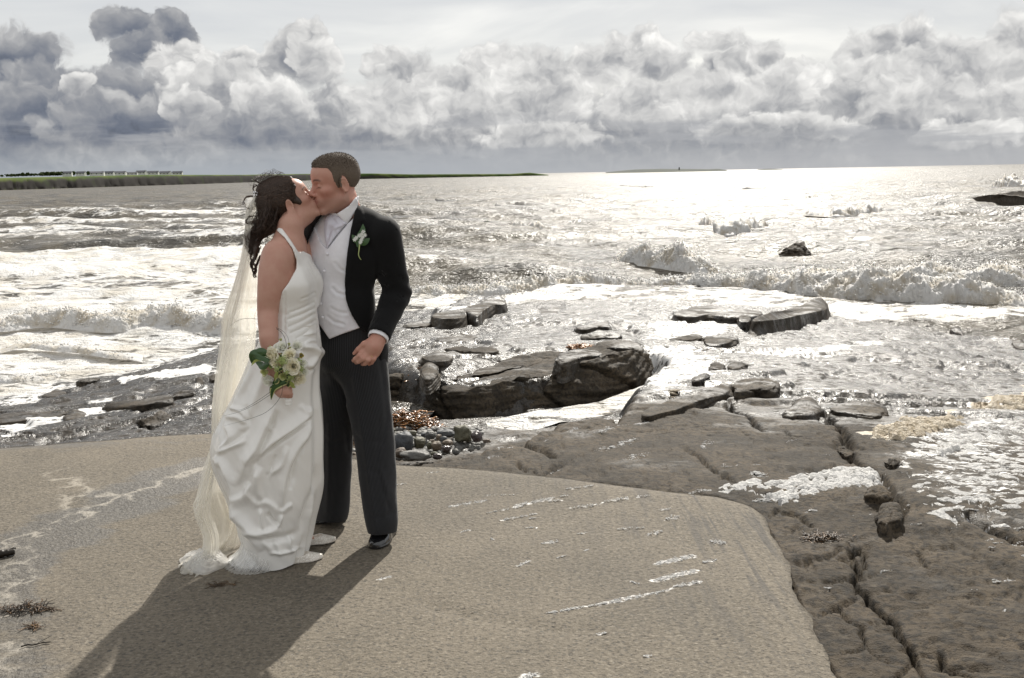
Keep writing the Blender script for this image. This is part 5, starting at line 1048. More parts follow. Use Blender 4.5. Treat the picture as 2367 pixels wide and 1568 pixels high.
def surface(fn, lo, hi, h, name='s', smooth=0):
    """surface nets over the box, evaluating only blocks near the surface"""
    B = 8; lo = np.asarray(lo, np.float32); n = np.maximum(1, np.ceil((np.asarray(hi)-lo)/(h*B)).astype(int)); N = n*B+1
    ci = np.stack(np.meshgrid(*[np.arange(k) for k in n], indexing='ij'), -1).reshape(-1, 3)
    cc = lo+(ci+.5).astype(np.float32)*(B*h); dc = fn(cc.astype(np.float32)); act = np.abs(dc) < B*h*1.35
    Fd = np.ones(tuple(N), np.float32)
    inside = (~act) & (dc < 0)
    for i in ci[inside]: Fd[i[0]*B:i[0]*B+B+1, i[1]*B:i[1]*B+B+1, i[2]*B:i[2]*B+B+1] = -1
    l = np.arange(B+1); loc = np.stack(np.meshgrid(l, l, l, indexing='ij'), -1).reshape(-1, 3); A = ci[act]
    for s in range(0, len(A), 1500):
        a = A[s:s+1500]; ix = (a[:, None]*B+loc[None]).reshape(-1, 3); v = fn((lo+ix.astype(np.float32)*h).astype(np.float32)); Fd[ix[:, 0], ix[:, 1], ix[:, 2]] = v
    S = Fd < 0; X, Y, Zn = N-1
    cnt = np.zeros((X, Y, Zn), np.int8)
    cor = [(i, j, k) for i in (0, 1) for j in (0, 1) for k in (0, 1)]
    for i, j, k in cor: cnt += S[i:X+i, j:Y+j, k:Zn+k]
    cell = (cnt > 0) & (cnt < 8); idx = np.argwhere(cell); nid = -np.ones(cell.shape, np.int32); nid[cell] = np.arange(len(idx))
    acc = np.zeros((len(idx), 3), np.float32); num = np.zeros(len(idx), np.float32)
    for ax in range(3):
        e = np.eye(3, dtype=int)[ax]
        for i, j, k in cor:
            if (i, j, k)[ax]: continue
            o = np.array((i, j, k)); A0 = idx+o; A1 = A0+e; f0 = Fd[A0[:, 0], A0[:, 1], A0[:, 2]]; f1 = Fd[A1[:, 0], A1[:, 1], A1[:, 2]]; m = (f0 < 0) != (f1 < 0)
            t = np.where(m, f0/np.where(m, f0-f1, 1), 0); acc += np.where(m[:, None], o+e*t[:, None], 0); num += m
    V = lo+(idx+acc/np.maximum(num, 1)[:, None])*h
    Q = []
    for ax in range(3):
        b, c = (ax+1) % 3, (ax+2) % 3; e = np.eye(3, dtype=int)
        sl0 = [slice(1, -1)]*3; sl1 = [slice(1, -1)]*3; sl0[ax] = slice(0, -1); sl1[ax] = slice(1, None)
        m = S[tuple(sl0)] != S[tuple(sl1)]; g = np.argwhere(m); off = np.ones(3, int); off[ax] = 0; g = g+off
        s = S[g[:, 0], g[:, 1], g[:, 2]]
        q = np.stack([nid[tuple((g-e[b]*x-e[c]*y).T)] for x, y in ((0, 0), (1, 0), (1, 1), (0, 1))], 1)
        q = np.where(s[:, None], q, q[:, ::-1]); Q.append(q[(q >= 0).all(1)])
    Q = np.vstack(Q)[:, ::-1]
    for _ in range(smooth):
        sm = np.zeros_like(V); c = np.zeros(len(V), np.float32)
        for k in range(4):
            np.add.at(sm, Q[:, k], V[Q[:, (k+1) % 4]]); np.add.at(c, Q[:, k], 1)
        V = .5*V+.5*sm/np.maximum(c, 1)[:, None]
    return V, Q
def basis(fwd, up):
    f = np.asarray(fwd, float); f /= np.linalg.norm(f); l = np.cross(up, f); l /= np.linalg.norm(l); u = np.cross(f, l); return np.stack([f, l, u], 1)   # columns: forward, left, up
def polypx(p, poly):
    """distance in metres, sideways to the sight line, from a traced outline (negative inside)"""
    x, y, w = project(p); return (poly_sd(x, y, poly)*w/F).astype(np.float32)
# ================================================================ the couple
def T(k, x, y, Y): (a, b), = Z(k, [(x, y)]); return P(a, b, Y)
def TR_(k, lst, Y=None):
    """(x, y, r[, Y]) joints in zoom pixels -> world joints with radius"""
    return [np.r_[T(k, q[0], q[1], q[3] if len(q) > 3 else Y), q[2]] for q in lst]
def near_group(p, c, rad, fn):
    d = np.linalg.norm(p-np.asarray(c, np.float32), axis=1)-rad; m = d < .03; out = d+.012
    if m.any(): out[m] = fn(p[m])
    return out
def mat_skin(name, base, ruddy):
    m, t = material(name); p = t.pos(); n = t.noise(p, 22, 4, .6); n2__ = t.noise(p, 380, 2)
    a = t.attr('lip').outputs['Fac']; b = t.attr('dark').outputs['Fac']; st = t.attr('stubble').outputs['Fac']; ch = t.attr('cheek').outputs['Fac']
    c = t.mix(t.m('MULTIPLY', t.ss(n, .35, .7), .45), base, ruddy); c = t.mix(t.m('MULTIPLY', ch, .55), c, ruddy); c = t.mix(a, c, (.42, .14, .12)); c = t.mix(t.m('MULTIPLY', st, .38), c, (.22, .15, .12)); c = t.mix(b, c, (.035, .024, .018))
    t.out(pbr(t, color=c, rough=.48, spec=.4, sss=.0, normal=t.bump(t.m('ADD', n2__, n), .18, .002))); return m
M_SKIN_G = mat_skin('groom_skin', (.52, .285, .215), (.46, .185, .14)); M_SKIN_B = mat_skin('bride_skin', (.50, .285, .215), (.43, .20, .15))
def mat_cloth(name, col, rough=.8, stripes=0, sheen=.2, bump=.3, spec=.2, aniso=None):
    m, t = material(name); p = t.pos(); n = t.noise(p, 30, 4, .6)
    c = t.mix(n, tuple(v*.85 for v in col), tuple(v*1.1 for v in col))
    w = t.noise(p, 900, 2)
    if stripes:
        u = t.attr('u').outputs['Fac']; s_ = t.m('SINE', t.m('MULTIPLY', u, stripes)); c = t.mix(t.ss(s_, .35, .95), c, tuple(min(1, v*1.7+.014) for v in col))
    t.out(pbr(t, color=c, rough=rough, spec=spec, sheen=sheen, normal=t.bump(t.m('ADD', w, t.m('MULTIPLY', n, .4)), bump, .0015))); return m
M_JACKET = mat_cloth('black_wool', (.0075, .0075, .008), .85, sheen=.12, spec=.12); M_TROUS = mat_cloth('striped_wool', (.019, .0195, .0215), .85, stripes=1150, sheen=.15, spec=.12)
M_SHIRT = mat_cloth('white_cotton', (.86, .855, .88), .75, spec=.2); M_VEST = mat_cloth('silver_waistcoat', (.84, .835, .875), .5, spec=.35); M_TIE = mat_cloth('silver_satin', (.64, .63, .70), .28, spec=.5, bump=.1)
m_, t_ = material('patent_leather'); t_.out(pbr(t_, color=(.008, .008, .009), rough=.16, spec=.6, coat=.6, normal=t_.bump(t_.noise(t_.pos(), 60, 3), .15, .002))); M_SHOE = m_
def mat_satin(name, col):
    m, t = material(name); p = t.pos(); w = t.noise(t.v('MULTIPLY', p, (1, 1, .25)), 60, 3, .6)
    b = pbr(t, color=t.mix(w, tuple(v*.97 for v in col), col), rough=.24, spec=.75, sheen=.10, coat=.40, coatr=.14, normal=t.bump(w, .08, .003)); tr = t.add('ShaderNodeBsdfTranslucent', {'Color': tuple(col)+(1,)})
    ms = t.add('ShaderNodeMixShader'); t.set(ms, 0, .10); t.set(ms, 1, b); t.set(ms, 2, tr); t.out(ms); return m
M_SATIN = mat_satin('ivory_satin', (.90, .885, .845))
def mat_tulle(name, col, alpha):
    m, t = material(name); p = t.pos(); n = t.noise(t.v('MULTIPLY', p, (3, 3, 1.0)), 3.0, 3, .5)
    d = t.add('ShaderNodeBsdfDiffuse', {'Color': tuple(col)+(1,)}); tr = t.add('ShaderNodeBsdfTranslucent', {'Color': tuple(col)+(1,)}); mx = t.add('ShaderNodeMixShader'); t.set(mx, 0, .55); t.set(mx, 1, d); t.set(mx, 2, tr)
    # woven net: seen edge-on it is denser
    lw = t.add('ShaderNodeLayerWeight'); lw.inputs[0].default_value = .35
    a = t.m('MINIMUM', t.m('MULTIPLY', t.lin(n, .3, .7, alpha*.65, alpha*1.3), t.lin(lw.outputs[1], 0, 1, .85, 2.2)), .95)
    tp = t.add('ShaderNodeBsdfTransparent'); ms = t.add('ShaderNodeMixShader'); t.set(ms, 0, a); t.set(ms, 1, tp); t.set(ms, 2, mx); t.out(ms); return m
M_TULLE = mat_tulle('cream_tulle', (.88, .855, .79), .34); M_WTULLE = mat_tulle('white_tulle', (.88, .875, .86), .34)
def mat_hair(name, c1, c2, rough=.42, sc=120, bm=.5, iso=.35):
    m, t = material(name); a = t.attr('tint').outputs['Fac']; n = t.noise(t.v('MULTIPLY', t.pos(), (1, 1, iso)), sc, 3, .6)
    t.out(pbr(t, color=t.mix(t.m('ADD', t.m('MULTIPLY', n, .6), t.m('MULTIPLY', a, .4)), c1, c2), rough=rough, spec=.45, normal=t.bump(n, bm, .004))); return m
M_HAIR_B = mat_hair('dark_brown_hair', (.007, .0048, .0038), (.085, .048, .030), .46); M_HAIR_G = mat_hair('short_brown_hair', (.05, .034, .023), (.21, .165, .125), .75, 420, .3, 1.0)

# ---- heads (local axes: forward, left, up)
def head_sdf(q, fem=False, ears=True):
    y = np.abs(q[:, 1]); m = q.copy(); m[:, 1] = y           # symmetric
    d = s_ell(m, (-.012, 0, .045), (.100, .076, .081))
    d = smin(d, s_ell(m, (.034, 0, .050), (.060, .061, .058)), .03)
    d = smin(d, s_ell(m, (.028, 0, -.022), (.066, .057, .090)), .025)
    jw = .050 if not fem else .045
    d = smin(d, s_cap(m, (-.002, jw, -.058), (.070, .014, -.098), .017, .013), .022)
    d = smin(d, s_ell(m, (.076, 0, -.098), (.018, .021, .015)), .016)
    d = smin(d, s_cap(m, (.083, 0, .030), (.070, .040, .028), .012 if not fem else .009, .010), .014)
    d = smin(d, s_ell(m, (.054, .043, -.014), (.027, .020, .018)), .018)
    d = smin(d, s_ell(m, (.078, 0, -.056), (.022, .030, .026)), .016)
    d = smax(d, -s_ell(m, (.100, .033, .011), (.020, .018, .011)), .012)
    d = smin(d, s_ell(m, (.0745, .032, .009), (.0135, .0150, .0115)), .004)
    nr = 1.0 if not fem else .86
    d = smin(d, s_cap(m, (.084, 0, .020), (.108*1.0, 0, -.016), .0085*nr, .0105*nr), .009)
    d = smin(d, s_ell(m, (.110, 0, -.021), (.0115*nr, .0115*nr, .010*nr)), .006)
    d = smin(d, s_ell(m, (.098, .0125*nr, -.027), (.0115, .0075, .0075)), .004)
    d = smax(d, -s_ell(m, (.1015, .0065, -.0335), (.006, .0038, .004)), .002)
    d = smin(d, s_cap(m, (.1005, 0, -.0495), (.090, .019, -.0545), .0055, .003), .004)
    d = smin(d, s_cap(m, (.0985, 0, -.0625), (.089, .017, -.0575), .0062, .003), .004)
    d = smax(d, -s_cap(m, (.1085, 0, -.0562), (.092, .022, -.0565), .0022, .0015), .0015)
    if not ears: return d
    # ear
    e0 = m-np.float32((-.012, .0735, .002)); ca, sa = math.cos(.25), math.sin(.25)
    e = np.stack([e0[:, 0]*ca-e0[:, 2]*sa, e0[:, 1]-.22*np.abs(e0[:, 0]+.012), e0[:, 0]*sa+e0[:, 2]*ca], 1)
    ear = s_ell(e, (0, .004, 0), (.0185, .0075, .031)); r = np.sqrt((e[:, 0]/.0165)**2+(e[:, 2]/.028)**2); rim = np.sqrt(((r-1)*.021)**2+(e[:, 1]-.010)**2)-.0038
    ear = smin(ear, np.where(e[:, 0] > .012, .05, rim), .004); ear = smax(ear, -s_ell(e, (.004, .013, -.002), (.0085, .008, .015)), .004)
    ear = smin(ear, s_ell(e, (.006, .004, -.028), (.008, .005, .008)), .004)
    return smin(d, ear, .005)
def skin_attrs(V, O, B, s, fem):
    q = (V-O)@B/s; x, y, z = q[:, 0], np.abs(q[:, 1]), q[:, 2]; on = (np.linalg.norm(q, axis=1) < .17)
    lip = on*(x > .082)*np.exp(-((z+.056)/.0095)**4)*np.exp(-(y/.021)**4)
    brow = np.exp(-((z-.030-.006*np.cos((y-.03)*70))/.0042)**4)*sstep(y, .010, .016)*(1-sstep(y, .046, .056))*(x > .04)*on*(.85 if fem else .8)
    lash = np.exp(-((z-.0035+.35*(y-.032)**2/.03)/.0019)**2)*sstep(y, .016, .020)*(1-sstep(y, .045, .049))*(x > .055)*on*.9
    st = 0*x if fem else on*(z < -.02)*(x > -.03)*sstep(-z, .03, .06)*(1-sstep(-z, .13, .15)); ck = on*np.exp(-((x-.06)**2+(y-.05)**2+(z+.025)**2)/.0011)
    return {'lip': lip, 'dark': np.clip(brow+lash, 0, 1), 'stubble': st, 'cheek': np.clip(ck+(.6 if not fem else .2)*on*np.exp(-((x-.1)**2+y**2+(z+.02)**2)/.0006), 0, 1)}
EZ = np.array([0, 0, 1.])
def tilt(yaw, pitch, roll=0):
    """yaw: heading (0 = +x, counter-clockwise from above), pitch up, columns forward/left/up"""
    cy, sy, cp, sp = math.cos(yaw), math.sin(yaw), math.cos(pitch), math.sin(pitch); f = np.array([cy*cp, sy*cp, sp]); l = np.array([-sy, cy, 0]); u = np.cross(f, l)
    c, s_ = math.cos(roll), math.sin(roll); return np.stack([f, l*c+u*s_, u*c-l*s_], 1).astype(np.float32)
GH_O = np.array([-.733, 4.262, 1.584], np.float32); GH_B = tilt(R(180+27), R(-7)); GH_S = 1.0
BH_O = np.array([-.906, 4.226, 1.510], np.float32); BH_B = tilt(R(6), R(34)); BH_S = .86
GL = lambda *q: GH_O+GH_B@np.array(q)*GH_S
BL_ = lambda *q: BH_O+BH_B@np.array(q)*BH_S

# ---------------------------------------------------------------- groom
GF = np.array([-math.sin(R(28)), -math.cos(R(28)), 0], np.float32); GLt = np.array([math.cos(R(28)), -math.sin(R(28)), 0], np.float32)   # chest forward, his left
g_neck = T('T1', 985, 560, 4.33); g_chest = T('T1', 930, 800, 4.33); g_belly = T('T1', 915, 1250, 4.34); g_hip = T('T2', 1050, 150, 4.36); g_crotch = T('T2', 1075, 400, 4.38)
sh_l = T('T1', 1265, 745, 4.25); el_l = T('T1', 1362, 1175, 4.31); wr_l = T('T2', 1240, 105, 4.155)
sh_r = g_chest-GLt*.19+EZ*.08; el_r = np.array([-1.00, 4.47, 1.10]); wr_r = np.array([-.955, 4.33, 1.02])
def g_torso(p, o=0.0):
    d = s_ecap(p, g_chest+EZ*.06, g_chest-EZ*.05, .105, .118, GLt, 1.62)
    d = smin(d, s_ecap(p, g_chest-EZ*.05, g_belly, .120, .112, GLt, 1.38), .06)
    d = smin(d, s_ecap(p, g_belly, g_hip-EZ*.02, .112, .118, GLt, 1.36), .06)
    for sg, tip in ((1, sh_l), (-1, sh_r)): d = smin(d, s_cap(p, g_neck+GLt*sg*.05-EZ*.035, tip+EZ*.012, .055, .055), .05)
    return d-o
def g_sleeve(p, o=0.0, s=1):
    a, b, c = (sh_l, el_l, wr_l) if s > 0 else (sh_r, el_r, wr_r)
    d = smin(s_cap(p, a, b, .070, .056), s_cap(p, b, c+(c-b)*.02, .057, .049), .018); return d-o
HANDP = [[(1238, 118, .030), (1205, 165, .033), (1180, 205, .027)], [(1230, 150, .026), (1215, 200, .022)], [(1205, 128, .019), (1150, 150, .0125), (1115, 180, .0100), (1092, 206, .0085)],
         [(1160, 180, .0135), (1122, 218, .0105), (1096, 240, .0092), (1086, 250, .0080)], [(1178, 195, .0135), (1146, 238, .0110), (1118, 256, .0098), (1104, 262, .0082)],
         [(1202, 205, .0130), (1178, 246, .0108), (1158, 268, .0096), (1142, 272, .0082)], [(1226, 205, .0115), (1212, 240, .0096), (1198, 262, .0086), (1182, 272, .0074)]]
HANDY = [[4.15, 4.135, 4.13], [4.145, 4.14], [4.13, 4.12, 4.12, 4.125], [4.125, 4.105, 4.11, 4.125], [4.125, 4.10, 4.11, 4.13], [4.128, 4.105, 4.115, 4.135], [4.132, 4.115, 4.125, 4.14]]
g_hand = [TR_('T2', [q+(yy,) for q, yy in zip(c, ys)]) for c, ys in zip(HANDP, HANDY)]
def g_handf(p):
    d = smin(s_chain(p, g_hand[0], .02), s_chain(p, g_hand[1], .02), .02)
    for f in g_hand[2:]: d = smin(d, s_chain(p, f, .003), .006)
    return d
def g_body(p):
    d = near_group(p, GH_O, .19*GH_S, lambda q: head_sdf((q-GH_O)@GH_B/GH_S)*GH_S)
    nb, nt = g_neck-EZ*.02, GL(-.022, 0, -.055)
    d = smin(d, s_cap(p, nb, nt, .066, .060), .02)
    d = smin(d, near_group(p, T('T2', 1170, 195, 4.13), .13, g_handf), .004)
    d = smin(d, s_cap(p, wr_l+(el_l-wr_l)*.3, wr_l, .034, .027), .012)
    d = smin(d, g_torso(p, -.045), .03); d = smin(d, s_chain(p, [np.r_[sh_l, .045], np.r_[el_l, .038], np.r_[wr_l, .027]]), .02); d = smin(d, s_chain(p, [np.r_[sh_r, .045], np.r_[el_r, .038], np.r_[wr_r, .027]]), .02)
    return d
LEG_L = TR_('T2', [(1150, 270, .100, 4.34), (1165, 420, .094, 4.33), (1196, 600, .084, 4.32), (1222, 800, .0765, 4.31), (1238, 1000, .072, 4.29), (1258, 1200, .066, 4.265), (1264, 1290, .064, 4.255)])
LEG_R = TR_('T2', [(1010, 270, .100, 4.42), (985, 420, .095, 4.43), (970, 600, .086, 4.45), (967, 760, .079, 4.47), (962, 950, .076, 4.49), (955, 1100, .074, 4.50), (950, 1200, .073, 4.495)])
LEG_L = list(smooth_line(np.array(LEG_L), 18)); LEG_R = list(smooth_line(np.array(LEG_R), 18))
person_g = link('person', None, label='groom in black tailcoat and striped grey trousers bending to kiss the bride', cat='person'); person_g.location = (-.68, 4.33, 0)
bpy.context.view_layer.update()
def child(name, me, mat, parent, **kw):
    o = link(name, me, mat, parent, **kw); o.matrix_parent_inverse = parent.matrix_world.inverted(); return o
V, Q = surface(g_body, (-1.1, 4.0, .70), (-.38, 4.62, 1.80), .0040)
child('body', mesh_np('body', V, Q, True, skin_attrs(V, GH_O, GH_B, GH_S, False)), M_SKIN_G, person_g)

def wrinkle(p, f, a, seed): return a*fbm3(p[:, 0]*f, p[:, 1]*f, p[:, 2]*f*.6, 3, seed=seed)
OPEN = Z('T1', [(1062, 470), (1046, 560), (1012, 720), (988, 880), (976, 1000), (970, 1100), (970, 1180), (984, 1260), (1020, 1350), (1080, 1446), (1150, 1490), (1235, 1545), (1262, 1700), (1250, 2600), (500, 2600), (640, 1000), (680, 890), (700, 780), (748, 675), (820, 565), (900, 440)])
OPEN = [(a, b) for a, b in OPEN]
def jacket(p):
    body = g_torso(p, .004); tail = s_ecap(p, g_hip-GF*.03, g_hip-GF*.05-EZ*.42, .125, .118, GLt, 1.36); body = smin(body, tail, .05)
    sl = g_sleeve(p, .004); d = smin(body, sl, .016); d = smin(d, g_sleeve(p, .004, -1), .02)
    d = d+wrinkle(p, 7, .006, 3)+.0035*np.sin(((p-el_l)@((wr_l-sh_l)/np.linalg.norm(wr_l-sh_l)))*95+4*fbm3(p[:, 0]*6, p[:, 1]*6, p[:, 2]*6, 2, seed=4))*np.exp(-(((p-el_l)**2).sum(1))/.012)
    lap = polypx(p, LAPEL); d2 = np.where((p-g_chest)@GF > 0, smax(d-.005, lap, .004), 1.0); d2 = np.maximum(d2, -(d+.004))
    sh = smax(d, -(d+.011), .004)
    op = np.maximum(polypx(p, OPEN), -((p-g_hip)@GF+.00)); op = np.where(sl < body, 1.0, op)      # the opening never cuts the sleeve
    sh = smax(sh, -op, .004)
    neckhole = s_cap(p, g_neck-EZ*.06, GL(-.022, 0, -.03), .078, .072); sh = smax(sh, -neckhole, .006)
    cut = ((p-wr_l)@((wr_l-el_l)/np.linalg.norm(wr_l-el_l))).astype(np.float32); sh = np.where(sl < body+.01, smax(sh, cut+.005, .003), sh)
    return np.minimum(sh, smax(d2, -op-.0, .002))
LAPEL = Z('T1', [(1064, 500), (1105, 560), (1122, 640), (1082, 655), (1104, 690), (1075, 800), (1010, 1010), (970, 1180), (960, 1100), (976, 1000), (988, 880), (1012, 720)])
V, Q = surface(jacket, (-1.15, 4.0, .50), (-.36, 4.66, 1.62), .0070)
child('tailcoat', mesh_np('tailcoat', V, Q), M_JACKET, person_g)
VEST = Z('T1', [(1120, 540), (985, 668), (905, 770), (834, 852), (790, 800), (745, 690), (690, 640), (560, 900), (560, 1380), (760, 1395), (782, 1425), (855, 1532), (960, 1490), (1084, 1448), (1170, 1300)])
def vest(p):
    d = g_torso(p, -.012); lo = (g_belly-p)@EZ; d = d-.012*sstep(lo, .02, .14)*(((p-g_belly)@GF) > 0)+wrinkle(p, 6, .004, 8)
    fx, fy, w = project(p); x1 = (fx-499.3)/.30668; y1 = (fy-314.4)/.30668
    for pts, a in ([[(880, 1150), (910, 1185), (970, 1200)], .004], [[(840, 1360), (890, 1400), (960, 1420)], .004], [[(900, 960), (930, 1000), (975, 1020)], .003], [[(870, 1300), (930, 1330), (985, 1335)], .003]): dl, _ = line_d(x1, y1, pts); d = d+a*np.exp(-(dl/11)**2)-a*.7*np.exp(-((dl-20)/14)**2)
    lx = 812-12*((y1-900)/300)+20*sstep(y1, 1250, 1540); d = d-.0022*sstep(x1-lx, -2, 6)       # overlapping front edge
    return smax(smax(d, -(d+.012), .003), polypx(p, VEST), .003)
V, Q = surface(vest, (-1.0, 4.0, .80), (-.5, 4.42, 1.55), .0052); wc = child('waistcoat', mesh_np('waistcoat', V, Q), M_VEST, person_g)
def on_torso(k, x, y, o):
    """point where a sight line meets the torso surface, o metres proud"""
    d = ray(*Z(k, [(x, y)])[0]); d = d/np.linalg.norm(d); s = 3.6
    for _ in range(60):
        p = CAM+d*s; v = float(g_torso(p[None].astype(np.float32), o)[0]); s += v*.8
        if abs(v) < 2e-4: break
    return CAM+d*s
for x, y in ((830, 890), (806, 1018), (790, 1138), (780, 1264), (795, 1368)):
    mb = MB(); q = on_torso('T1', x+8, y, .0 if y < 1300 else .003); V0, T0 = ICO2; mb.add(V0*[.0062, .0045, .0062]+q, None, T0); child('button', mb.mesh('button'), M_VEST, wc)
SHIRT = Z('T1', [(1040, 560), (985, 672), (834, 870), (740, 720), (700, 660), (760, 560), (900, 500)])
def shirt(p, which=0):
    d = g_torso(p, -.019); d = smax(smax(d, -(d+.01), .002), polypx(p, SHIRT), .002)
    nk = s_cap(p, g_neck-EZ*.05, GL(-.022, 0, -.055), .072, .067); col = smax(nk-.004, -(nk+.002), .001); col = smax(col, polypx(p, COLLAR), .002)
    leaf = smax(smax(nk-.010-.016*sstep((g_neck-p)@EZ, -.03, .05), -(nk+.002-.012*sstep((g_neck-p)@EZ, -.03, .05)), .002), polypx(p, LEAF), .003)
    side = smax(smax(g_torso(p, -.012), -g_torso(p, -.022), .002), polypx(p, SHIRTSIDE), .002)
    cuff = s_cap(p, wr_l-(wr_l-el_l)*.1, wr_l+(wr_l-el_l)*.05, .044, .044); cuff = smax(smax(cuff, -(cuff+.006), .001), ((p-wr_l)@((wr_l-el_l)/np.linalg.norm(wr_l-el_l)))-.010, .002)
    return (np.minimum(d, np.minimum(col, leaf)), cuff, side)[which]
COLLAR = Z('T1', [(1078, 450), (1066, 540), (1000, 640), (900, 640), (806, 600), (806, 566), (850, 566), (912, 586), (1000, 528), (1052, 462)])
LEAF = Z('T1', [(1056, 462), (1074, 500), (1058, 560), (985, 672), (912, 588), (1000, 530)])
SHIRTSIDE = Z('T1', [(735, 1230), (760, 1400), (790, 1480), (740, 1480)])
V, Q = surface(shirt, (-1.0, 3.98, 1.1), (-.5, 4.5, 1.64), .0038); so_ = child('shirt', mesh_np('shirt', V, Q), M_SHIRT, person_g)
V, Q = surface(lambda p: shirt(p, 1), wr_l-.1, wr_l+.1, .0035); child('cuff', mesh_np('cuff', V, Q), M_SHIRT, so_)
V, Q = surface(lambda p: shirt(p, 2), (-1.0, 3.98, .80), (-.7, 4.5, 1.1), .0045); child('shirt_side', mesh_np('shirt_side', V, Q), M_SHIRT, so_)
tk = on_torso('T1', 884, 622, .008); tb_ = on_torso('T1', 836, 835, .002); tm = on_torso('T1', 862, 730, .012); tl = on_torso('T1', 930, 690, .0)
ASCOT = Z('T1', [(850, 586), (918, 586), (985, 664), (950, 700), (905, 752), (872, 800), (834, 852), (822, 790), (812, 700), (820, 632)])
def tie(p):
    d = np.abs(g_torso(p, -.010))-.0042; fx, fy, w = project(p); x1 = (fx-499.3)/.30668; y1 = (fy-314.4)/.30668; rel = 0
    for pts, a_, wd in ([[(862, 600), (905, 600), (926, 660), (890, 690), (856, 660), (862, 600)], .004, 26], [[(890, 690), (868, 760), (840, 845)], .006, 16], [[(905, 690), (940, 680), (975, 660)], .004, 10], [[(905, 705), (920, 740)], .003, 9], [[(842, 640), (832, 720), (832, 800)], .003, 10], [[(875, 690), (850, 760)], -.004, 8], [[(870, 610), (910, 660)], -.002, 6], [[(925, 610), (965, 660)], .003, 8]):
        dl, _ = line_d(x1, y1, pts); rel = rel+a_*np.exp(-(dl/wd)**2)
    return smax(np.where(p[:, 1] < g_neck[1], d-rel, 1.0).astype(np.float32), polypx(p, ASCOT), .004)
V, Q = surface(tie, tk-[.16, .12, .22], tk+[.16, .12, .08], .0030); child('cravat', mesh_np('cravat', V, Q), M_TIE, person_g)

def trousers(p):
    d = s_ecap(p, g_hip+EZ*.08, g_hip-EZ*.06, .108, .118, GLt, 1.36)
    d = smin(d, smin(s_chain(p, LEG_L, .03), s_chain(p, LEG_R, .03), .022), .04)
    fx, fy, w = project(p); x2 = (fx-406.8)/.3774; y2 = (fy-739.7)/.3774; front = ((p-g_hip)@GF) > -.25
    # knife creases, seams and breaks seen in the photograph
    for pts, a, wd in ([[(1090, 360), (1130, 600), (1170, 900), (1225, 1285)], -.006, 14], [[(1240, 200), (1272, 420), (1290, 600), (1262, 760)], .004, 14], [[(950, 330), (1000, 400), (1050, 500)], .007, 16], [[(920, 340), (1010, 300), (1090, 240)], .004, 14], [[(1260, 930), (1290, 1040), (1275, 1200)], -.006, 16], [[(1010, 620), (1042, 700), (1052, 800)], .006, 12],
                       [[(1150, 900), (1230, 940), (1320, 900)], .003, 14], [[(1170, 1180), (1230, 1215), (1330, 1180)], .003, 12], [[(940, 640), (935, 900), (925, 1180)], -.006, 14], [[(880, 700), (960, 760), (1050, 720)], .003, 14], [[(1245, 620), (1230, 900), (1300, 1150)], .004, 10], [[(1095, 700), (1160, 760), (1230, 740)], .003, 12]):
        dl, _ = line_d(x2, y2, pts); d = d+np.where(front, a*np.exp(-(dl/wd)**2), 0)
    d = d+wrinkle(p, 9, .0045, 15)+wrinkle(p, 3.2, .006, 16)
    # hems
    def hem(L, dz):
        e = L[-1][:3]; ax = (L[-1][:3]-L[-2][:3]); ax /= np.linalg.norm(ax); return np.where(np.linalg.norm(p[:, :2]-e[:2].astype(np.float32), axis=1) < .13, (p-e)@ax-dz, -1.0)
    d = smax(d, hem(LEG_L, .008), .004); d = smax(d, hem(LEG_R, .016), .004)
    return smax(d, (p-(g_hip+EZ*.12))@EZ, .005)
V, Q = surface(trousers, (-1.02, 4.05, .02), (-.42, 4.66, 1.1), .0060)
def leg_u(V):
    u = np.zeros(len(V)); best = np.full(len(V), 9.)
    for L, o in ((LEG_L, 0), (LEG_R, .3)):
        for a, b in zip(L[:-1], L[1:]):
            e = b[:3]-a[:3]; t = np.clip(((V-a[:3])@e)/(e@e), 0, 1); q = V-a[:3]-t[:, None]*e; dd = np.linalg.norm(q, axis=1); lat = q@GLt; fr = q@GF; m = dd < best; best = np.where(m, dd, best); u = np.where(m, np.arctan2(lat, fr+1e-6)*.085+o, u)
    return u
child('trousers', mesh_np('trousers', V, Q, True, {'u': leg_u(V)}), M_TROUS, person_g)
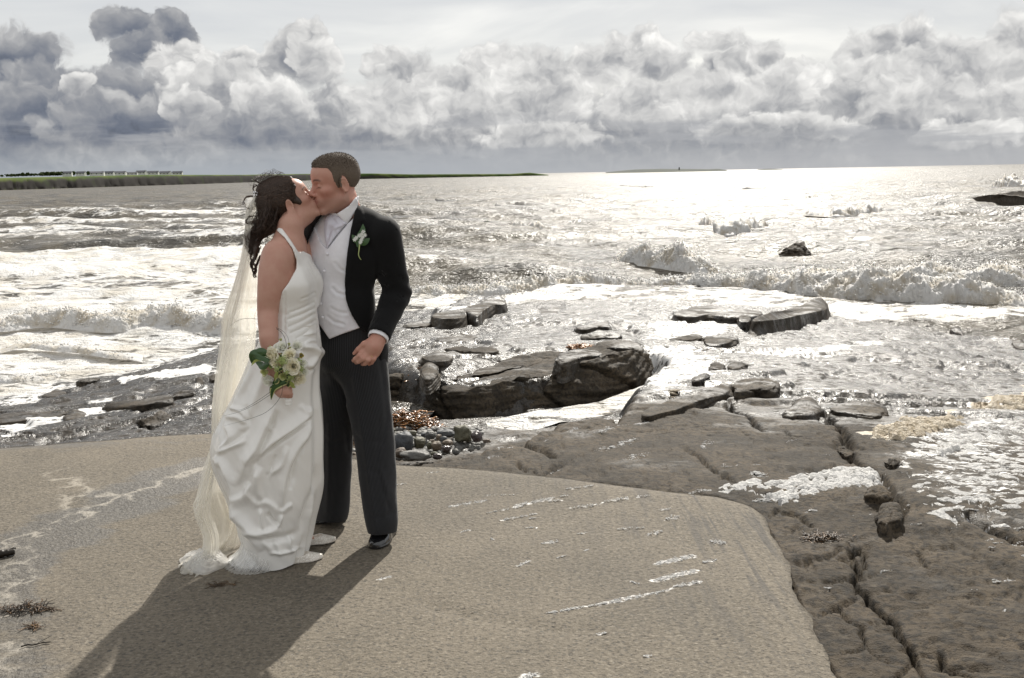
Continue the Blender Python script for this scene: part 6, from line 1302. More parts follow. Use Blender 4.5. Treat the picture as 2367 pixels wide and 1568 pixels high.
def shoe(name, heel, toe, mat, parent, w=.043, h=.075, open_=False, seed=0):
    pt = [.70, .86, .80, 1.0, .86, .55, .12] if not open_ else [.66, .80, .82, 1.0, .74, .36, .05]
    heel = np.asarray(heel); toe = np.asarray(toe); ax = (toe-heel)/np.linalg.norm(toe-heel); L = np.linalg.norm(toe-heel); lat = np.cross(EZ, ax)
    def f(p):
        q = np.stack([(p-heel)@ax, (p-heel)@lat, p[:, 2]], 1).astype(np.float32); x = q[:, 0]/L
        wid = w*np.interp(x, [0, .1, .35, .62, .82, .95, 1.02], pt); top = h*np.interp(x, [-.05, .05, .25, .45, .65, .85, 1.0], [1.25, 1.30, 1.28, .98, .66, .50, .36])
        d = np.sqrt((np.abs(q[:, 1])/wid)**2.6+(np.maximum(q[:, 2], 0)/top)**2.4)-1; d = d*np.minimum(wid, top)*.8; d = smax(d, -q[:, 0]-.012, .012); d = smax(d, q[:, 0]-L*1.01, .006); d = smax(d, -q[:, 2]+.004, .002)
        d = np.minimum(d, smax(smax(np.abs(q[:, 1])-wid*1.04, np.abs(q[:, 2]-.006)-.005, .002), smax(-q[:, 0]-.014, q[:, 0]-L*1.005, .002), .002))
        if open_: d = smax(d, -s_ell(q, (L*.34, 0, h*.95), (L*.30, w*.86, h*.62)), .004)
        else: d = d+.0025*np.exp(-((q[:, 0]-L*.56)/.004)**2)+.002*np.exp(-((q[:, 0]-L*.61)/.004)**2); d = smax(d, q[:, 2]-h*1.05, .004)
        return d
    lo = np.minimum(heel, toe)-[.07, .07, .01]; hi = np.maximum(heel, toe)+[.07, .07, .13]; lo[2] = -.01; hi[2] = .13
    V, Q = surface(f, lo, hi, .0032); return child(name, mesh_np(name, V, Q), mat, parent)
def gz(k, x, y): (a, b), = Z(k, [(x, y)]); return G(a, b)
shoe('shoe', gz('T2', 1308, 1322)+[-.01, .06, 0], gz('T2', 1215, 1408)+[.0, .0, 0], M_SHOE, person_g, .050, .082)
shoe('shoe', gz('T2', 1030, 1236)+[-.01, .035, 0], gz('T2', 808, 1262)+[-.05, .05, 0], M_SHOE, person_g, .048, .082)
mb = MB(); rc = T('T2', 1194, 236, 4.109); th = np.linspace(0, 2*np.pi, 25); fa = np.array(g_hand[5][1][:3])-np.array(g_hand[5][0][:3]); fa /= np.linalg.norm(fa); e1 = np.cross(fa, [0, 1, 0]); e1 /= np.linalg.norm(e1); e2 = np.cross(fa, e1)
rc = np.array(g_hand[5][0][:3])*.45+np.array(g_hand[5][1][:3])*.55
mb.tube(rc+.0128*(np.cos(th)[:, None]*e1+np.sin(th)[:, None]*e2), .0018, 6, False)
m_, t_ = material('gold'); t_.out(pbr(t_, color=(.75, .55, .25), metal=1, rough=.2)); child('ring', mb.mesh('ring'), m_, person_g)
# short hair: a close cap and thousands of bristles
HAIRG = [(.096, .092), (.074, .084), (.046, .078), (.030, .056), (.026, .024), (.014, -.006), (.002, -.012), (-.001, .030), (-.014, .040), (-.030, .022), (-.038, -.020), (-.045, -.052), (-.075, -.080), (-.14, -.06), (-.14, .12), (0, .17), (.10, .13)]
def hair_g(p):
    q = (p-GH_O)@GH_B/GH_S; h = head_sdf(q); lift = .0025+.0065*sstep(q[:, 2], .05, .12); reg = poly_sd(q[:, 0]+.004*n3(q[:, 0]*90, q[:, 1]*90, q[:, 2]*90, 3), q[:, 2], HAIRG).astype(np.float32)
    h = h-lift*sstep(-reg, -.004, .018)+.0006*n3(q[:, 0]*160, q[:, 1]*160, q[:, 2]*160, 5); return smax(h, reg-.002, .003)*GH_S
V, Q = surface(hair_g, GH_O-.19, GH_O+.19, .0032)
mb = MB(); q = (V-GH_O)@GH_B/GH_S; mb.add(V, Q, None, np.clip(.55-6*(q[:, 2]-.02), 0, 1)*.9)
cen = GH_O+GH_B@np.array([-.01, 0, .03]); ii = rng.integers(0, len(V), 16000); N_ = V[ii]-cen; N_ /= np.linalg.norm(N_, axis=1, keepdims=True); dr = N_*.9+GH_B[:, 0]*.35+GH_B[:, 2]*.25+rng.normal(0, .28, (len(ii), 3)); dr /= np.linalg.norm(dr, axis=1, keepdims=True)
ln = rng.uniform(.003, .006, len(ii))*(.5+1.0*sstep(q[ii, 2], .04, .11)); sd_ = np.cross(dr, rng.normal(size=(len(ii), 3))); sd_ /= np.linalg.norm(sd_, axis=1, keepdims=True)
b0 = V[ii]-N_*.001; tri = np.stack([b0-sd_*.0007, b0+sd_*.0007, b0+dr*ln[:, None]], 1).reshape(-1, 3); mb.add(tri, None, np.arange(len(tri)).reshape(-1, 3), np.repeat(np.clip(rng.uniform(0, 1, len(ii))+.3*(q[ii, 2] < .03), 0, 1), 3))
child('hair', mb.mesh('hair'), M_HAIR_G, person_g)

# ---------------------------------------------------------------- bride
BF = np.array([math.cos(R(-14)), math.sin(R(-14)), 0], np.float32); BS = np.array([-math.sin(R(-14)), math.cos(R(-14)), 0], np.float32)   # chest forward, her left
b_neck = T('T1', 545, 735, 4.17); b_up = T('T1', 545, 900, 4.15); b_bust = T('T1', 660, 1075, 4.10); b_ribs = T('T1', 575, 1120, 4.14); b_waist = T('T1', 590, 1310, 4.14); b_hips = T('T2', 700, 130, 4.14)
def b_torso(p, o=0.0):
    d = s_ecap(p, b_up, b_ribs, .070, .080, BS, 1.75); d = smin(d, s_ecap(p, b_ribs, b_waist, .082, .072, BS, 1.5), .05); d = smin(d, s_ecap(p, b_waist, b_hips, .076, .125, BS, 1.35), .06)
    for sg in (-1, 1): d = smin(d, s_ell(p, b_ribs+BF*.036+BS*sg*.060-EZ*.004, (.054, .056, .058)), .04)
    return d-o
ARM = TR_('T1', [(470, 890, .051, 4.06), (444, 970, .052, 4.035), (424, 1060, .047, 4.015), (402, 1190, .0385, 3.995), (390, 1320, .0325, 3.992), (392, 1420, .0305, 3.965), (400, 1520, .0285, 3.945)])+TR_('T2', [(566, 110, .0275, 3.94), (585, 210, .025, 3.935), (603, 310, .0245, 3.93), (625, 385, .024, 3.92)])
ARM = [q for q in smooth_line(np.array(ARM), 40)]
BHAND = [[(400, 1010, .024), (440, 1090, .026), (470, 1160, .020)], [(420, 1040, .014), (500, 1045, .0105), (570, 1055, .0090), (612, 1075, .0078)], [(410, 1095, .014), (490, 1110, .0108), (560, 1125, .0092), (618, 1120, .0080)], [(420, 1145, .0135), (500, 1160, .0106), (570, 1172, .0090), (630, 1182, .0078)],
         [(440, 1190, .012), (510, 1205, .0095), (570, 1218, .0082), (625, 1225, .0070)], [(420, 1020, .015), (490, 1000, .0115), (560, 1005, .0088)]]
BHY = [[3.925, 3.915, 3.91], [3.905, 3.878, 3.875, 3.89], [3.90, 3.872, 3.868, 3.885], [3.90, 3.872, 3.868, 3.885], [3.905, 3.878, 3.874, 3.888], [3.91, 3.895, 3.90]]
b_hand = [TR_('BQ', [q+(yy,) for q, yy in zip(c, ys)]) for c, ys in zip(BHAND, BHY)]
def b_handf(p):
    d = smin(s_chain(p, b_hand[0], .02), s_cap(p, ARM[-1][:3], b_hand[0][0][:3], .022, .022), .02)
    for f in b_hand[1:]: d = smin(d, s_chain(p, f, .003), .0035)
    return d
ANK = [(gz('T2', 735, 1480), gz('T2', 690, 1490)), (gz('T2', 830, 1375), gz('T2', 790, 1385))]
def b_body(p):
    d = near_group(p, BH_O, .19*BH_S, lambda q: head_sdf((q-BH_O)@BH_B/BH_S, True)*BH_S)
    d = smin(d, s_chain(p, [np.r_[b_neck-EZ*.03, .052], np.r_[b_neck+EZ*.03+BF*.012, .048], np.r_[BL_(-.012, 0, -.062), .049]], .02), .028)
    tr = b_torso(p, -.010); tr = smin(tr, s_cap(p, b_neck-EZ*.03, b_up+EZ*.02, .052, .06), .05)
    sl = b_up+BS*.135+EZ*.035-BF*.03; tr = smin(tr, s_cap(p, b_neck-EZ*.045+BS*.03, sl, .042, .048), .04); tr = smin(tr, s_cap(p, b_neck-EZ*.045-BS*.03, ARM[0][:3], .044, .054), .045)
    # collar bones and hollow
    d = smin(d, tr, .03); d = smin(d, s_chain(p, ARM, .02), .028); d = smin(d, near_group(p, b_hand[0][1][:3], .11, b_handf), .006)
    d = smin(d, s_chain(p, [np.r_[sl, .045], np.r_[sl+BF*.16-EZ*.17+BS*.06, .036], np.r_[sl+BF*.30-EZ*.12+BS*.08, .026]]), .03)   # far arm, round the groom
    for i, (an, hl) in enumerate(ANK): a = hl+[0, .01, .075]; d = smin(d, s_chain(p, [np.r_[b_hips-EZ*.15+BS*(.06 if i else -.06), .04], np.r_[(b_hips*.45+a*.55), .032], np.r_[a, .026], np.r_[hl+(an-hl)*.35+[0, .012, .030], .022], np.r_[hl+(an-hl)*.9+[0, .012, .018], .013]], .02), .02)
    return d
V, Q = surface(b_body, (-1.12, 3.80, .0), (-.50, 4.50, 1.70), .0042)
person_b = link('person', None, label='dark haired bride in an ivory halter gown and long veil kissing the groom', cat='person'); person_b.location = (-.93, 4.14, 0); bpy.context.view_layer.update()
child('body', mesh_np('body', V, Q, True, skin_attrs(V, BH_O, BH_B, BH_S, True)), M_SKIN_B, person_b)

BOD = Z('T1', [(470, 690), (500, 700), (560, 780), (620, 875), (660, 870), (720, 900), (830, 1000), (840, 1200), (760, 1300), (800, 1600), (430, 1600), (450, 1330), (500, 1170), (545, 1110), (602, 1005), (606, 940), (575, 850), (520, 770), (455, 712)])
def bodice(p):
    t0 = smin(b_torso(p, .0), s_chain(p, [np.r_[b_neck-EZ*.03, .052], np.r_[b_neck+EZ*.02+BF*.010, .049]]), .05); t0 = smin(t0, s_cap(p, b_neck-EZ*.045-BS*.03, ARM[0][:3], .044, .054), .045); d = t0-.0085
    fx, fy, w = project(p); x1 = (fx-499.3)/.30668; y1 = (fy-314.4)/.30668
    for i, (a, b, c, e) in enumerate(((700, 950, 745, 1035), (690, 985, 740, 1075), (700, 1010, 735, 1050), (560, 1330, 735, 1255), (540, 1385, 740, 1300), (550, 1440, 745, 1340), (560, 1490, 750, 1390), (600, 1530, 760, 1440), (640, 1230, 745, 1180), (520, 1180, 515, 1560))):
        dl, _ = line_d(x1, y1, [(a, b), ((a+c)/2, (b+e)/2+6), (c, e)]); k_ = .0012 if i < 3 else .0024; d = d+k_*np.exp(-(dl/8)**2)-k_*np.exp(-((dl-15)/10)**2)*.6
    d = d+wrinkle(p, 9, .003, 31); sh = smax(d, -(d+.030), .002); return smax(sh, polypx(p, BOD), .0025)
V, Q = surface(bodice, (-1.08, 3.90, .80), (-.70, 4.34, 1.48), .0048); gown = child('bodice', mesh_np('bodice', V, Q), M_SATIN, person_b)

# skirt: rings between the traced left and right edges, relief along the traced folds
SK = [(20, 540, 866, 4.13, .10), (80, 530, 870, 4.13, .115), (150, 505, 874, 4.13, .13), (220, 470, 872, 4.13, .145), (330, 424, 866, 4.13, .16), (430, 380, 869, 4.13, .17), (520, 332, 878, 4.13, .18), (600, 292, 884, 4.13, .19), (700, 250, 889, 4.13, .20), (840, 236, 891, 4.13, .20), (950, 272, 884, 4.13, .20), (1050, 322, 873, 4.13, .20),
      (1130, 358, 855, 4.13, .20), (1210, 392, 834, 4.13, .195), (1290, 412, 818, 4.13, .19), (1360, 446, 802, 4.12, .18), (1420, 500, 786, 4.11, .165)]
def skirt():
    nr, nc = 195, 380; r = np.array(SK, float); v = np.linspace(0, 1, nr); k = np.linspace(0, 1, len(r)); c = smooth_line(r, nr)
    th = np.linspace(0, 2*np.pi, nc, endpoint=False); V = np.zeros((nr, nc, 3)); Nn = np.zeros((nr, nc, 3))
    for i in range(nr):
        y, xl, xr, Y, dp = c[i]; a = T('T2', xl, y, Y); b = T('T2', xr, y, Y); cx = (a+b)/2; hw = (b[0]-a[0])/2
        e = .92; cs = np.sign(np.cos(th))*np.abs(np.cos(th))**e; sn = np.sign(np.sin(th))*np.abs(np.sin(th))**e
        V[i, :, 0] = cx[0]+hw*cs; V[i, :, 1] = Y+dp*sn; V[i, :, 2] = cx[2]+(b[2]-a[2])/2*cs
        # the hem dips in front
        V[i, :, 2] -= np.clip((v[i]-.75)/.25, 0, 1)**2*.030*np.clip(-sn, 0, 1)*(.3+.7*np.clip(.5-.5*cs, 0, 1)); Nn[i, :, 0] = cs*dp; Nn[i, :, 1] = sn*hw
    Nn /= np.linalg.norm(Nn, axis=-1, keepdims=True)
    px, py, w = project(V.reshape(-1, 3)); x2 = ((px-406.8)/.3774).reshape(nr, nc); y2 = ((py-739.7)/.3774).reshape(nr, nc)
    wx = x2+10*fbm3(V[..., 0]*6, V[..., 1]*6, V[..., 2]*6, 2, seed=40); wy = y2+10*fbm3(V[..., 0]*6+4, V[..., 1]*6, V[..., 2]*6, 2, seed=43)
    d = np.zeros((nr, nc)); fr = np.clip(-Nn[..., 1]*1.6, 0, 1)
    def fold(pts, a, wl, wr=None, sgn=1):
        """ridge (a > 0): crisp on one side, soft on the other"""
        nonlocal d
        p_ = np.asarray(smooth_line(np.array(pts, float), 14)); dl, par = line_d(wx, wy, p_); wr = (wr or wl)*.66; wl = wl*.66; a = a*1.15
        tn = np.gradient(p_, axis=0); j = np.clip((par*13).astype(int), 0, 13); side = (wx-p_[j, 0])*tn[j, 1]-(wy-p_[j, 1])*tn[j, 0]; ww = np.where(side > 0, wl, wr); tp = np.clip(np.minimum(par, 1-par)*5, .0, 1)**.7
        d += a*np.exp(-(dl/ww)**2)*tp*fr
    fold([(605, 530), (560, 640), (500, 770), (440, 870), (410, 960), (360, 1010)], .020, 26, 60); fold([(620, 560), (575, 680), (520, 800), (470, 900)], -.012, 22)
    fold([(860, 565), (760, 630), (640, 720), (520, 820), (430, 890)], .020, 24, 60); fold([(850, 590), (750, 665), (620, 760), (500, 850)], -.014, 20)
    fold([(235, 838), (290, 920), (330, 1010), (360, 1090), (385, 1180), (430, 1270), (520, 1420)], .026, 60, 30); fold([(262, 880), (320, 1000), (345, 1080)], -.016, 20)
    fold([(350, 1105), (420, 1080), (470, 1000), (500, 900)], .014, 30, 60); fold([(360, 1120), (420, 1220), (480, 1290), (560, 1300), (640, 1270)], .020, 26, 46); fold([(390, 1200), (470, 1310), (560, 1345), (680, 1330), (760, 1280)], -.014, 30)
    fold([(835, 645), (770, 760), (700, 880), (660, 1010), (650, 1150)], .016, 24, 50); fold([(800, 730), (730, 900), (700, 1040)], -.010, 26); fold([(680, 780), (640, 900), (560, 950)], .010, 26); fold([(610, 830), (580, 930), (555, 960)], -.008, 16)
    fold([(505, 1140), (540, 1120), (590, 1140), (640, 1180)], .009, 22, 34); fold([(515, 1160), (530, 1240), (545, 1290)], .012, 16, 24); fold([(560, 1180), (600, 1230), (640, 1250)], -.014, 20); fold([(640, 1180), (690, 1140), (720, 1125)], .008, 18, 30); fold([(655, 1190), (640, 1240), (625, 1270)], .012, 14); fold([(500, 920), (500, 1020), (520, 1110)], .010, 22, 40)
    fold([(450, 1000), (440, 1060), (500, 1150)], .012, 20, 36); fold([(885, 920), (860, 1060), (825, 1200), (790, 1330)], .020, 34, 22); fold([(870, 880), (830, 1080), (760, 1300)], -.014, 26); fold([(820, 1160), (770, 1290), (745, 1400)], .012, 20)
    fold([(420, 1290), (520, 1330), (600, 1440)], .012, 30); fold([(600, 1350), (620, 1400), (630, 1450)], .010, 24); fold([(700, 1320), (690, 1380), (720, 1420)], .012, 20); fold([(560, 1430), (660, 1425), (780, 1380)], .010, 14)
    fold([(330, 520), (400, 560), (440, 610)], .012, 18); fold([(300, 590), (380, 590), (430, 640), (400, 690)], .012, 20, 30); fold([(430, 520), (440, 600), (400, 700), (300, 790)], -.010, 30); fold([(250, 820), (340, 780), (430, 740)], .012, 22); fold([(300, 640), (330, 720), (260, 800)], .008, 18)
    fold([(500, 160), (470, 300), (400, 440), (340, 560)], .012, 24, 40); fold([(560, 300), (500, 460), (420, 640)], .009, 40); fold([(600, 700), (560, 640), (590, 560)], .006, 20); fold([(760, 520), (800, 560), (870, 540)], .006, 24)
    # bow-like peak at the hip, pointing at the groom
    fold([(800, 300), (850, 240), (890, 195)], .022, 24, 60); fold([(760, 160), (830, 170), (890, 195)], .018, 30, 30); fold([(800, 320), (845, 290), (872, 262)], -.018, 14); fold([(700, 180), (760, 215), (800, 300)], .010, 30)
    fold([(690, 60), (760, 40), (850, 20)], .006, 14); fold([(700, 110), (780, 95), (870, 75)], .008, 14); fold([(760, 150), (820, 130), (872, 130)], .008, 12)
    s_, t_ = th[None]*1.0, v[:, None]
    d += fr*((.0028)*fbm3(V[..., 0]*5+V[..., 2]*3, V[..., 1]*3, V[..., 2]*2.2, 3, seed=50)+.0025*fbm3(V[..., 0]*22+V[..., 2]*9, V[..., 1]*12, V[..., 2]*8, 2, seed=53))*np.clip(t_*4, 0, 1)+(1-fr)*.018*np.sin(s_*13+4*fbm3(V[..., 0]*3, V[..., 1]*3, V[..., 2]*2, 2, seed=56))*np.clip(t_*2, 0, 1)
    # the peak reaches sideways past the outline
    d += .020*np.exp(-(((x2-872)/40)**2+((y2-200)/34)**2))
    V = V+Nn*d[..., None]; V = V.reshape(-1, 3); return mesh_np('skirt', V, grid_faces(nr, nc, True)[:, ::-1])
child('skirt', skirt(), M_SATIN, person_b)
def frill(name, rows, mat, pleats, amp, nr=26, nc=700, a0=0, a1=2*np.pi, seed=0, extra=0.0):
    """gathered net: (y, xl, xr, Y, depth) rows, pleated round, open arc a0..a1"""
    c = smooth_line(np.array(rows, float), nr); th = np.linspace(a0, a1, nc); V = np.zeros((nr, nc, 3))
    for i in range(nr):
        y, xl, xr, Y, dp = c[i]; a = T('T2', xl, y, Y); b = T('T2', xr, y, Y); cx = (a+b)/2; hw = (b[0]-a[0])/2; f = i/(nr-1)
        pl = 1+.7*amp*f*(np.sin(th*pleats+3*n2(th*3, th*0+seed, seed)+f*.8)*(.6+.6*n2(th*6, th*0+2, seed+1))+1.2*n2(th*5, th*0+f, seed+2))
        V[i, :, 0] = cx[0]+hw*np.cos(th)*pl; V[i, :, 1] = Y+dp*np.sin(th)*pl; V[i, :, 2] = cx[2]+(b[2]-a[2])/2*np.cos(th)+extra*f*n2(th*9, th*0, seed+3)
    V[..., 2] = np.maximum(V[..., 2], .003+.004*np.random.default_rng(seed).uniform(size=V.shape[:2])*0)
    return child(name, mesh_np(name, V.reshape(-1, 3), grid_faces(nr, nc)[:, ::-1]), mat, person_b)
frill('petticoat', [(1240, 430, 780, 4.12, .15), (1380, 400, 760, 4.11, .17), (1470, 330, 720, 4.09, .17), (1520, 310, 690, 4.07, .16)], M_WTULLE, 46, .07, seed=3, extra=.03)
frill('petticoat', [(1250, 440, 770, 4.12, .14), (1400, 420, 750, 4.11, .15), (1480, 360, 720, 4.09, .14), (1505, 350, 700, 4.08, .13)], M_WTULLE, 38, .05, seed=5, extra=.02)
m_, t_ = material('white_lining'); t_.out(pbr(t_, color=(.80, .80, .79), rough=.7)); M_LIN = m_
frill('lining', [(1240, 450, 770, 4.12, .13), (1400, 410, 735, 4.11, .14), (1488, 330, 700, 4.10, .13)], M_LIN, 24, .035, nc=500, seed=7)
m_, t_ = material('ivory_brocade'); p_ = t_.pos(); t_.out(pbr(t_, color=t_.mix(t_.ss(t_.noise(p_, 160, 3), .45, .6), (.62, .57, .50), (.80, .77, .70)), rough=.3, spec=.6, normal=t_.bump(t_.noise(p_, 220, 3), .6, .002))); M_BROC = m_
shoe('shoe', gz('T2', 676, 1497)+[.0, .012, 0], gz('T2', 900, 1458)+[.0, .0, 0], M_BROC, person_b, .034, .052, True)
shoe('shoe', gz('T2', 790, 1392)+[-.02, .03, 0], gz('T2', 978, 1358)+[.0, .01, 0], M_BROC, person_b, .034, .052, True)

# ---- veil: two layers of net from the comb to the ground, blown to the left
VEIL = [('T1', 455, 296, 350, 4.22, .035), ('T1', 560, 232, 345, 4.21, .05), ('T1', 700, 228, 345, 4.21, .06), ('T1', 900, 200, 345, 4.22, .07), ('T1', 1120, 138, 350, 4.23, .08), ('T1', 1300, 72, 372, 4.23, .09), ('T2', 0, 292, 520, 4.23, .10), ('T2', 120, 286, 515, 4.23, .11), ('T2', 300, 262, 490, 4.23, .12), ('T2', 470, 243, 450, 4.23, .12),
        ('T2', 600, 238, 420, 4.23, .12), ('T2', 740, 236, 410, 4.22, .12), ('T2', 900, 188, 410, 4.21, .13), ('T2', 1060, 145, 430, 4.20, .14), ('T2', 1130, 128, 440, 4.19, .14), ('T2', 1260, 182, 450, 4.17, .13), ('T2', 1370, 180, 440, 4.14, .12), ('T2', 1450, 110, 430, 4.10, .12), ('T2', 1500, 40, 400, 4.06, .12), ('T2', 1535, 40, 360, 4.03, .11)]
def veil(name, inset, mat, seed, amp, a0, a1, nr=180, nc=170):
    rows = []
    for k, y, xl, xr, Y, dp in VEIL: a = T(k, xl, y, Y); b = T(k, xr, y, Y); rows.append((a[0], b[0], a[2], b[2], Y, dp))
    c = smooth_line(np.array(rows), nr); th = np.linspace(a0, a1, nc); V = np.zeros((nr, nc, 3))
    for i in range(nr):
        xa, xb, za, zb, Y, dp = c[i]; f = i/(nr-1); w = (xb-xa); xa = xa+w*inset; cx = (xa+xb)/2; hw = (xb-xa)/2
        rip = amp*(.25+f)*(np.sin(th*8+5*n2(th*1.2+seed, th*0+f*2.2, seed)+f*4)*.5+1.6*n2(th*2.6+seed, th*0+f*2.6, seed+1)+.5*n2(th*6, th*0+f*5, seed+2))
        V[i, :, 0] = cx+hw*np.cos(th)+rip*(1-np.abs(np.cos(th))**3)*.35; V[i, :, 1] = Y+dp*np.sin(th)+rip; V[i, :, 2] = (za+zb)/2+(zb-za)/2*np.cos(th)+.02*f*n2(th*3, th*0, seed+4)
    V[..., 2] = np.maximum(V[..., 2], .004+.012*np.abs(n2(V[..., 0]*20, V[..., 1]*20, seed+5)))
    return child(name, mesh_np(name, V.reshape(-1, 3), grid_faces(nr, nc)), mat, person_b)
ve = veil('veil', .0, M_TULLE, 3, .030, R(75), R(270)); veil('veil', .07, M_TULLE, 9, .034, R(60), R(250)); veil('veil', .22, M_TULLE, 13, .03, R(80), R(230))
mb = MB(); q = np.array([T('T2', x, y, 4.19) for x, y in [(290, 120), (262, 300), (243, 470), (238, 560), (247, 690), (236, 750), (215, 880), (180, 1000), (142, 1075), (126, 1120), (145, 1180), (165, 1230), (190, 1275)]])
mb.tube(smooth_line(q, 120), .0016, 5); child('veil_trim', mb.mesh('trim'), M_SATIN, person_b)
# train lying on the ground
def train(seed, pts, n=120):
    p = smooth_line(np.array([gz('T2', x, y) for x, y in pts]), n, True); c = p.mean(0); rr = np.linspace(0.02, 1, 40); V = c+(p-c)[None]*rr[:, None, None]
    a = np.linspace(0, 2*np.pi, n); h = .045*(1-rr[:, None]**1.5)*np.ones((1, n))+.022*np.abs(n2(np.cos(a)[None]*3*rr[:, None]+seed, np.sin(a)[None]*3*rr[:, None]*2, seed))+.012*np.abs(n2(a[None]*4, rr[:, None]*2, seed+1)); V[..., 2] = .004+h*np.clip((1-rr[:, None])*4, .12, 1)
    return child('veil_train', mesh_np('veil_train', V.reshape(-1, 3), grid_faces(40, n, True)[:, ::-1]), M_WTULLE, person_b)
train(2, [(20, 1475), (60, 1455), (140, 1440), (200, 1400), (280, 1420), (320, 1480), (300, 1520), (240, 1545), (180, 1568), (100, 1556), (50, 1525)]); train(6, [(60, 1490), (160, 1450), (260, 1440), (300, 1500), (200, 1550), (110, 1540)])
train(8, [(360, 1530), (380, 1440), (440, 1390), (500, 1430), (460, 1490), (445, 1545), (400, 1552)])

# ---- dark hair, pinned up and falling in ringlets
HM = TR_('T3', [(570, 690, .054, 4.225), (455, 760, .052, 4.225), (440, 900, .049, 4.22), (480, 1060, .048, 4.22), (430, 1210, .040, 4.22), (335, 1330, .024, 4.20), (250, 1430, .013, 4.18)])+TR_('T1', [(300, 850, .008, 4.15), (290, 940, .004, 4.13)])
HAIRB = [(.066, .090), (.072, .062), (.052, .040), (.046, .010), (.046, -.018), (.028, -.026), (.004, -.004), (-.012, .018), (-.035, -.01), (-.04, -.07), (-.15, -.08), (-.16, .14), (0, .19), (.08, .15)]
def hair_b(p):
    q = (p-BH_O)@BH_B/BH_S; cap = head_sdf(q, True, False)-.011; reg = poly_sd(q[:, 0], q[:, 2], HAIRB).astype(np.float32); cap = smax(cap, reg, .016)*BH_S
    d = smin(cap, s_chain(p, HM, .03), .03); w = n3(p[:, 0]*34+p[:, 2]*30, p[:, 1]*60, p[:, 2]*26-p[:, 0]*30, 5)
    return d+.0015*w+.004*fbm3(p[:, 0]*22, p[:, 1]*22, p[:, 2]*14, 3, seed=63)+.002
V, Q = surface(hair_b, BH_O-[.26, .17, .42], BH_O+[.17, .17, .18], .0034)
mb = MB(); mb.add(V, Q, None, .15)
def strand(k, pts, rad, curl=0.0, turns=4, a=.5, n=44, ph=0.0):
    p = smooth_line(np.array([T(k, *q) for q in pts]), n); s = np.linspace(0, 1, n); c = curl*s**1.2; p[:, 0] += c*np.cos(s*turns*6.283+ph); p[:, 1] += c*np.sin(s*turns*6.283+ph); p[:, 2] += .3*c*np.sin(s*turns*6.283*.5+ph)
    mb.tube(p, rad*np.interp(s, [0, .1, .8, 1], [.5, 1, .9, .25]), 3, False, a)
r1 = np.random.default_rng(12)
def settle(p, lift):
    """lay points on the hair's own surface"""
    p = p.astype(np.float32)
    for _ in range(4):
        d = hair_b(p)-lift; g = np.stack([hair_b(p+np.float32([e if k == j else 0 for k in range(3)]))-hair_b(p-np.float32([e if k == j else 0 for k in range(3)])) for j in range(3) for e in (.002,)], 1)
        g /= np.linalg.norm(g, axis=1, keepdims=True)+1e-9; p = p-g*np.clip(d, -.02, .05)[:, None]
    return p
HL = smooth_line(np.array([(600, 452), (700, 440), (785, 470), (828, 520), (812, 610), (792, 700), (802, 800), (812, 880), (740, 915), (660, 915)], float), 200)
ns, npt = 700, 11; A_ = np.zeros((ns, npt, 3)); tt = np.linspace(0, 1, npt)[:, None]
for i in range(ns):      # swept back from the hairline to the comb and over the ear
    h = HL[r1.integers(0, 200)]+r1.normal(0, 9, 2); yv = 4.21-r1.uniform(-.3, 1)*.062; e = np.array([345, 770])+r1.normal(0, 1, 2)*[40, 60]+np.array([10, .35*(h[1]-600)]); m = (h+e)/2+np.array([0, -70+.12*(h[1]-450)])+r1.normal(0, 14, 2)
    q2 = (1-tt)**2*h+2*tt*(1-tt)*m+tt**2*e; q2 = q2+np.array([0, 14.])*np.sin(tt*9+r1.uniform(0, 6))*tt; A_[i] = np.array([T('T3', a_, b_, yv) for a_, b_ in q2])
A_ = settle(A_.reshape(-1, 3), .0012).reshape(ns, npt, 3)+r1.uniform(0, .0022, (ns, 1, 1))*np.array([0, -1, .4])
for i in range(ns): mb.tube(A_[i], .0012*np.interp(np.linspace(0, 1, npt), [0, .15, .85, 1], [.4, 1, 1, .4]), 3, False, r1.uniform(0, 1))
for i in range(480):      # falling ringlets
    x0, y0 = r1.uniform(380, 640), r1.uniform(760, 980); e = r1.uniform(0, 1); yv = 4.235+r1.normal()*.035
    if e < .45: pts = [(x0, y0, yv), (x0-20, y0+150, yv-.02), (x0-60+r1.normal()*25, y0+290, yv-.03), (x0-130+r1.normal()*45, 1310+r1.normal()*60, yv-.04)]
    else: pts = [(x0-30, y0, yv), (x0-70, y0+160, yv-.02), (x0-150+r1.normal()*25, y0+330, yv-.04), (210+r1.normal()*60, 1430+r1.normal()*60, 4.17), (200+r1.normal()*35, 1600+r1.normal()*80, 4.15)]
    strand('T3', pts, .0012, r1.uniform(.005, .015), r1.uniform(3, 6), r1.uniform(0, 1), 32, r1.uniform(0, 6))
for i, pts in enumerate([[(330, 760), (280, 830), (255, 850), (250, 880), (285, 900)], [(320, 800), (270, 880), (262, 930), (285, 960), (300, 1000)], [(330, 850), (285, 930), (270, 990), (290, 1040), (296, 1062)], [(300, 700), (245, 740), (250, 790), (290, 800)], [(310, 640), (240, 655), (232, 640), (250, 610), (300, 600)],
                         [(330, 460), (240, 458), (210, 490), (222, 540), (250, 550)], [(335, 375), (300, 370), (280, 400), (290, 430), (310, 420)], [(340, 360), (310, 345), (280, 325)], [(300, 900), (262, 960), (275, 1000), (300, 990), (290, 960)], [(335, 900), (300, 980), (292, 1050), (305, 1060)]]):
    for j in range(3): strand('T1', [(x+r1.normal()*4, y+r1.normal()*4, 4.16+r1.normal()*.006 if y > 500 else 4.24) for x, y in pts], .0022 if i in (4, 5, 6, 7) else .0036, .003, 3, .8 if i in (5, 7) else .4, 50, j)
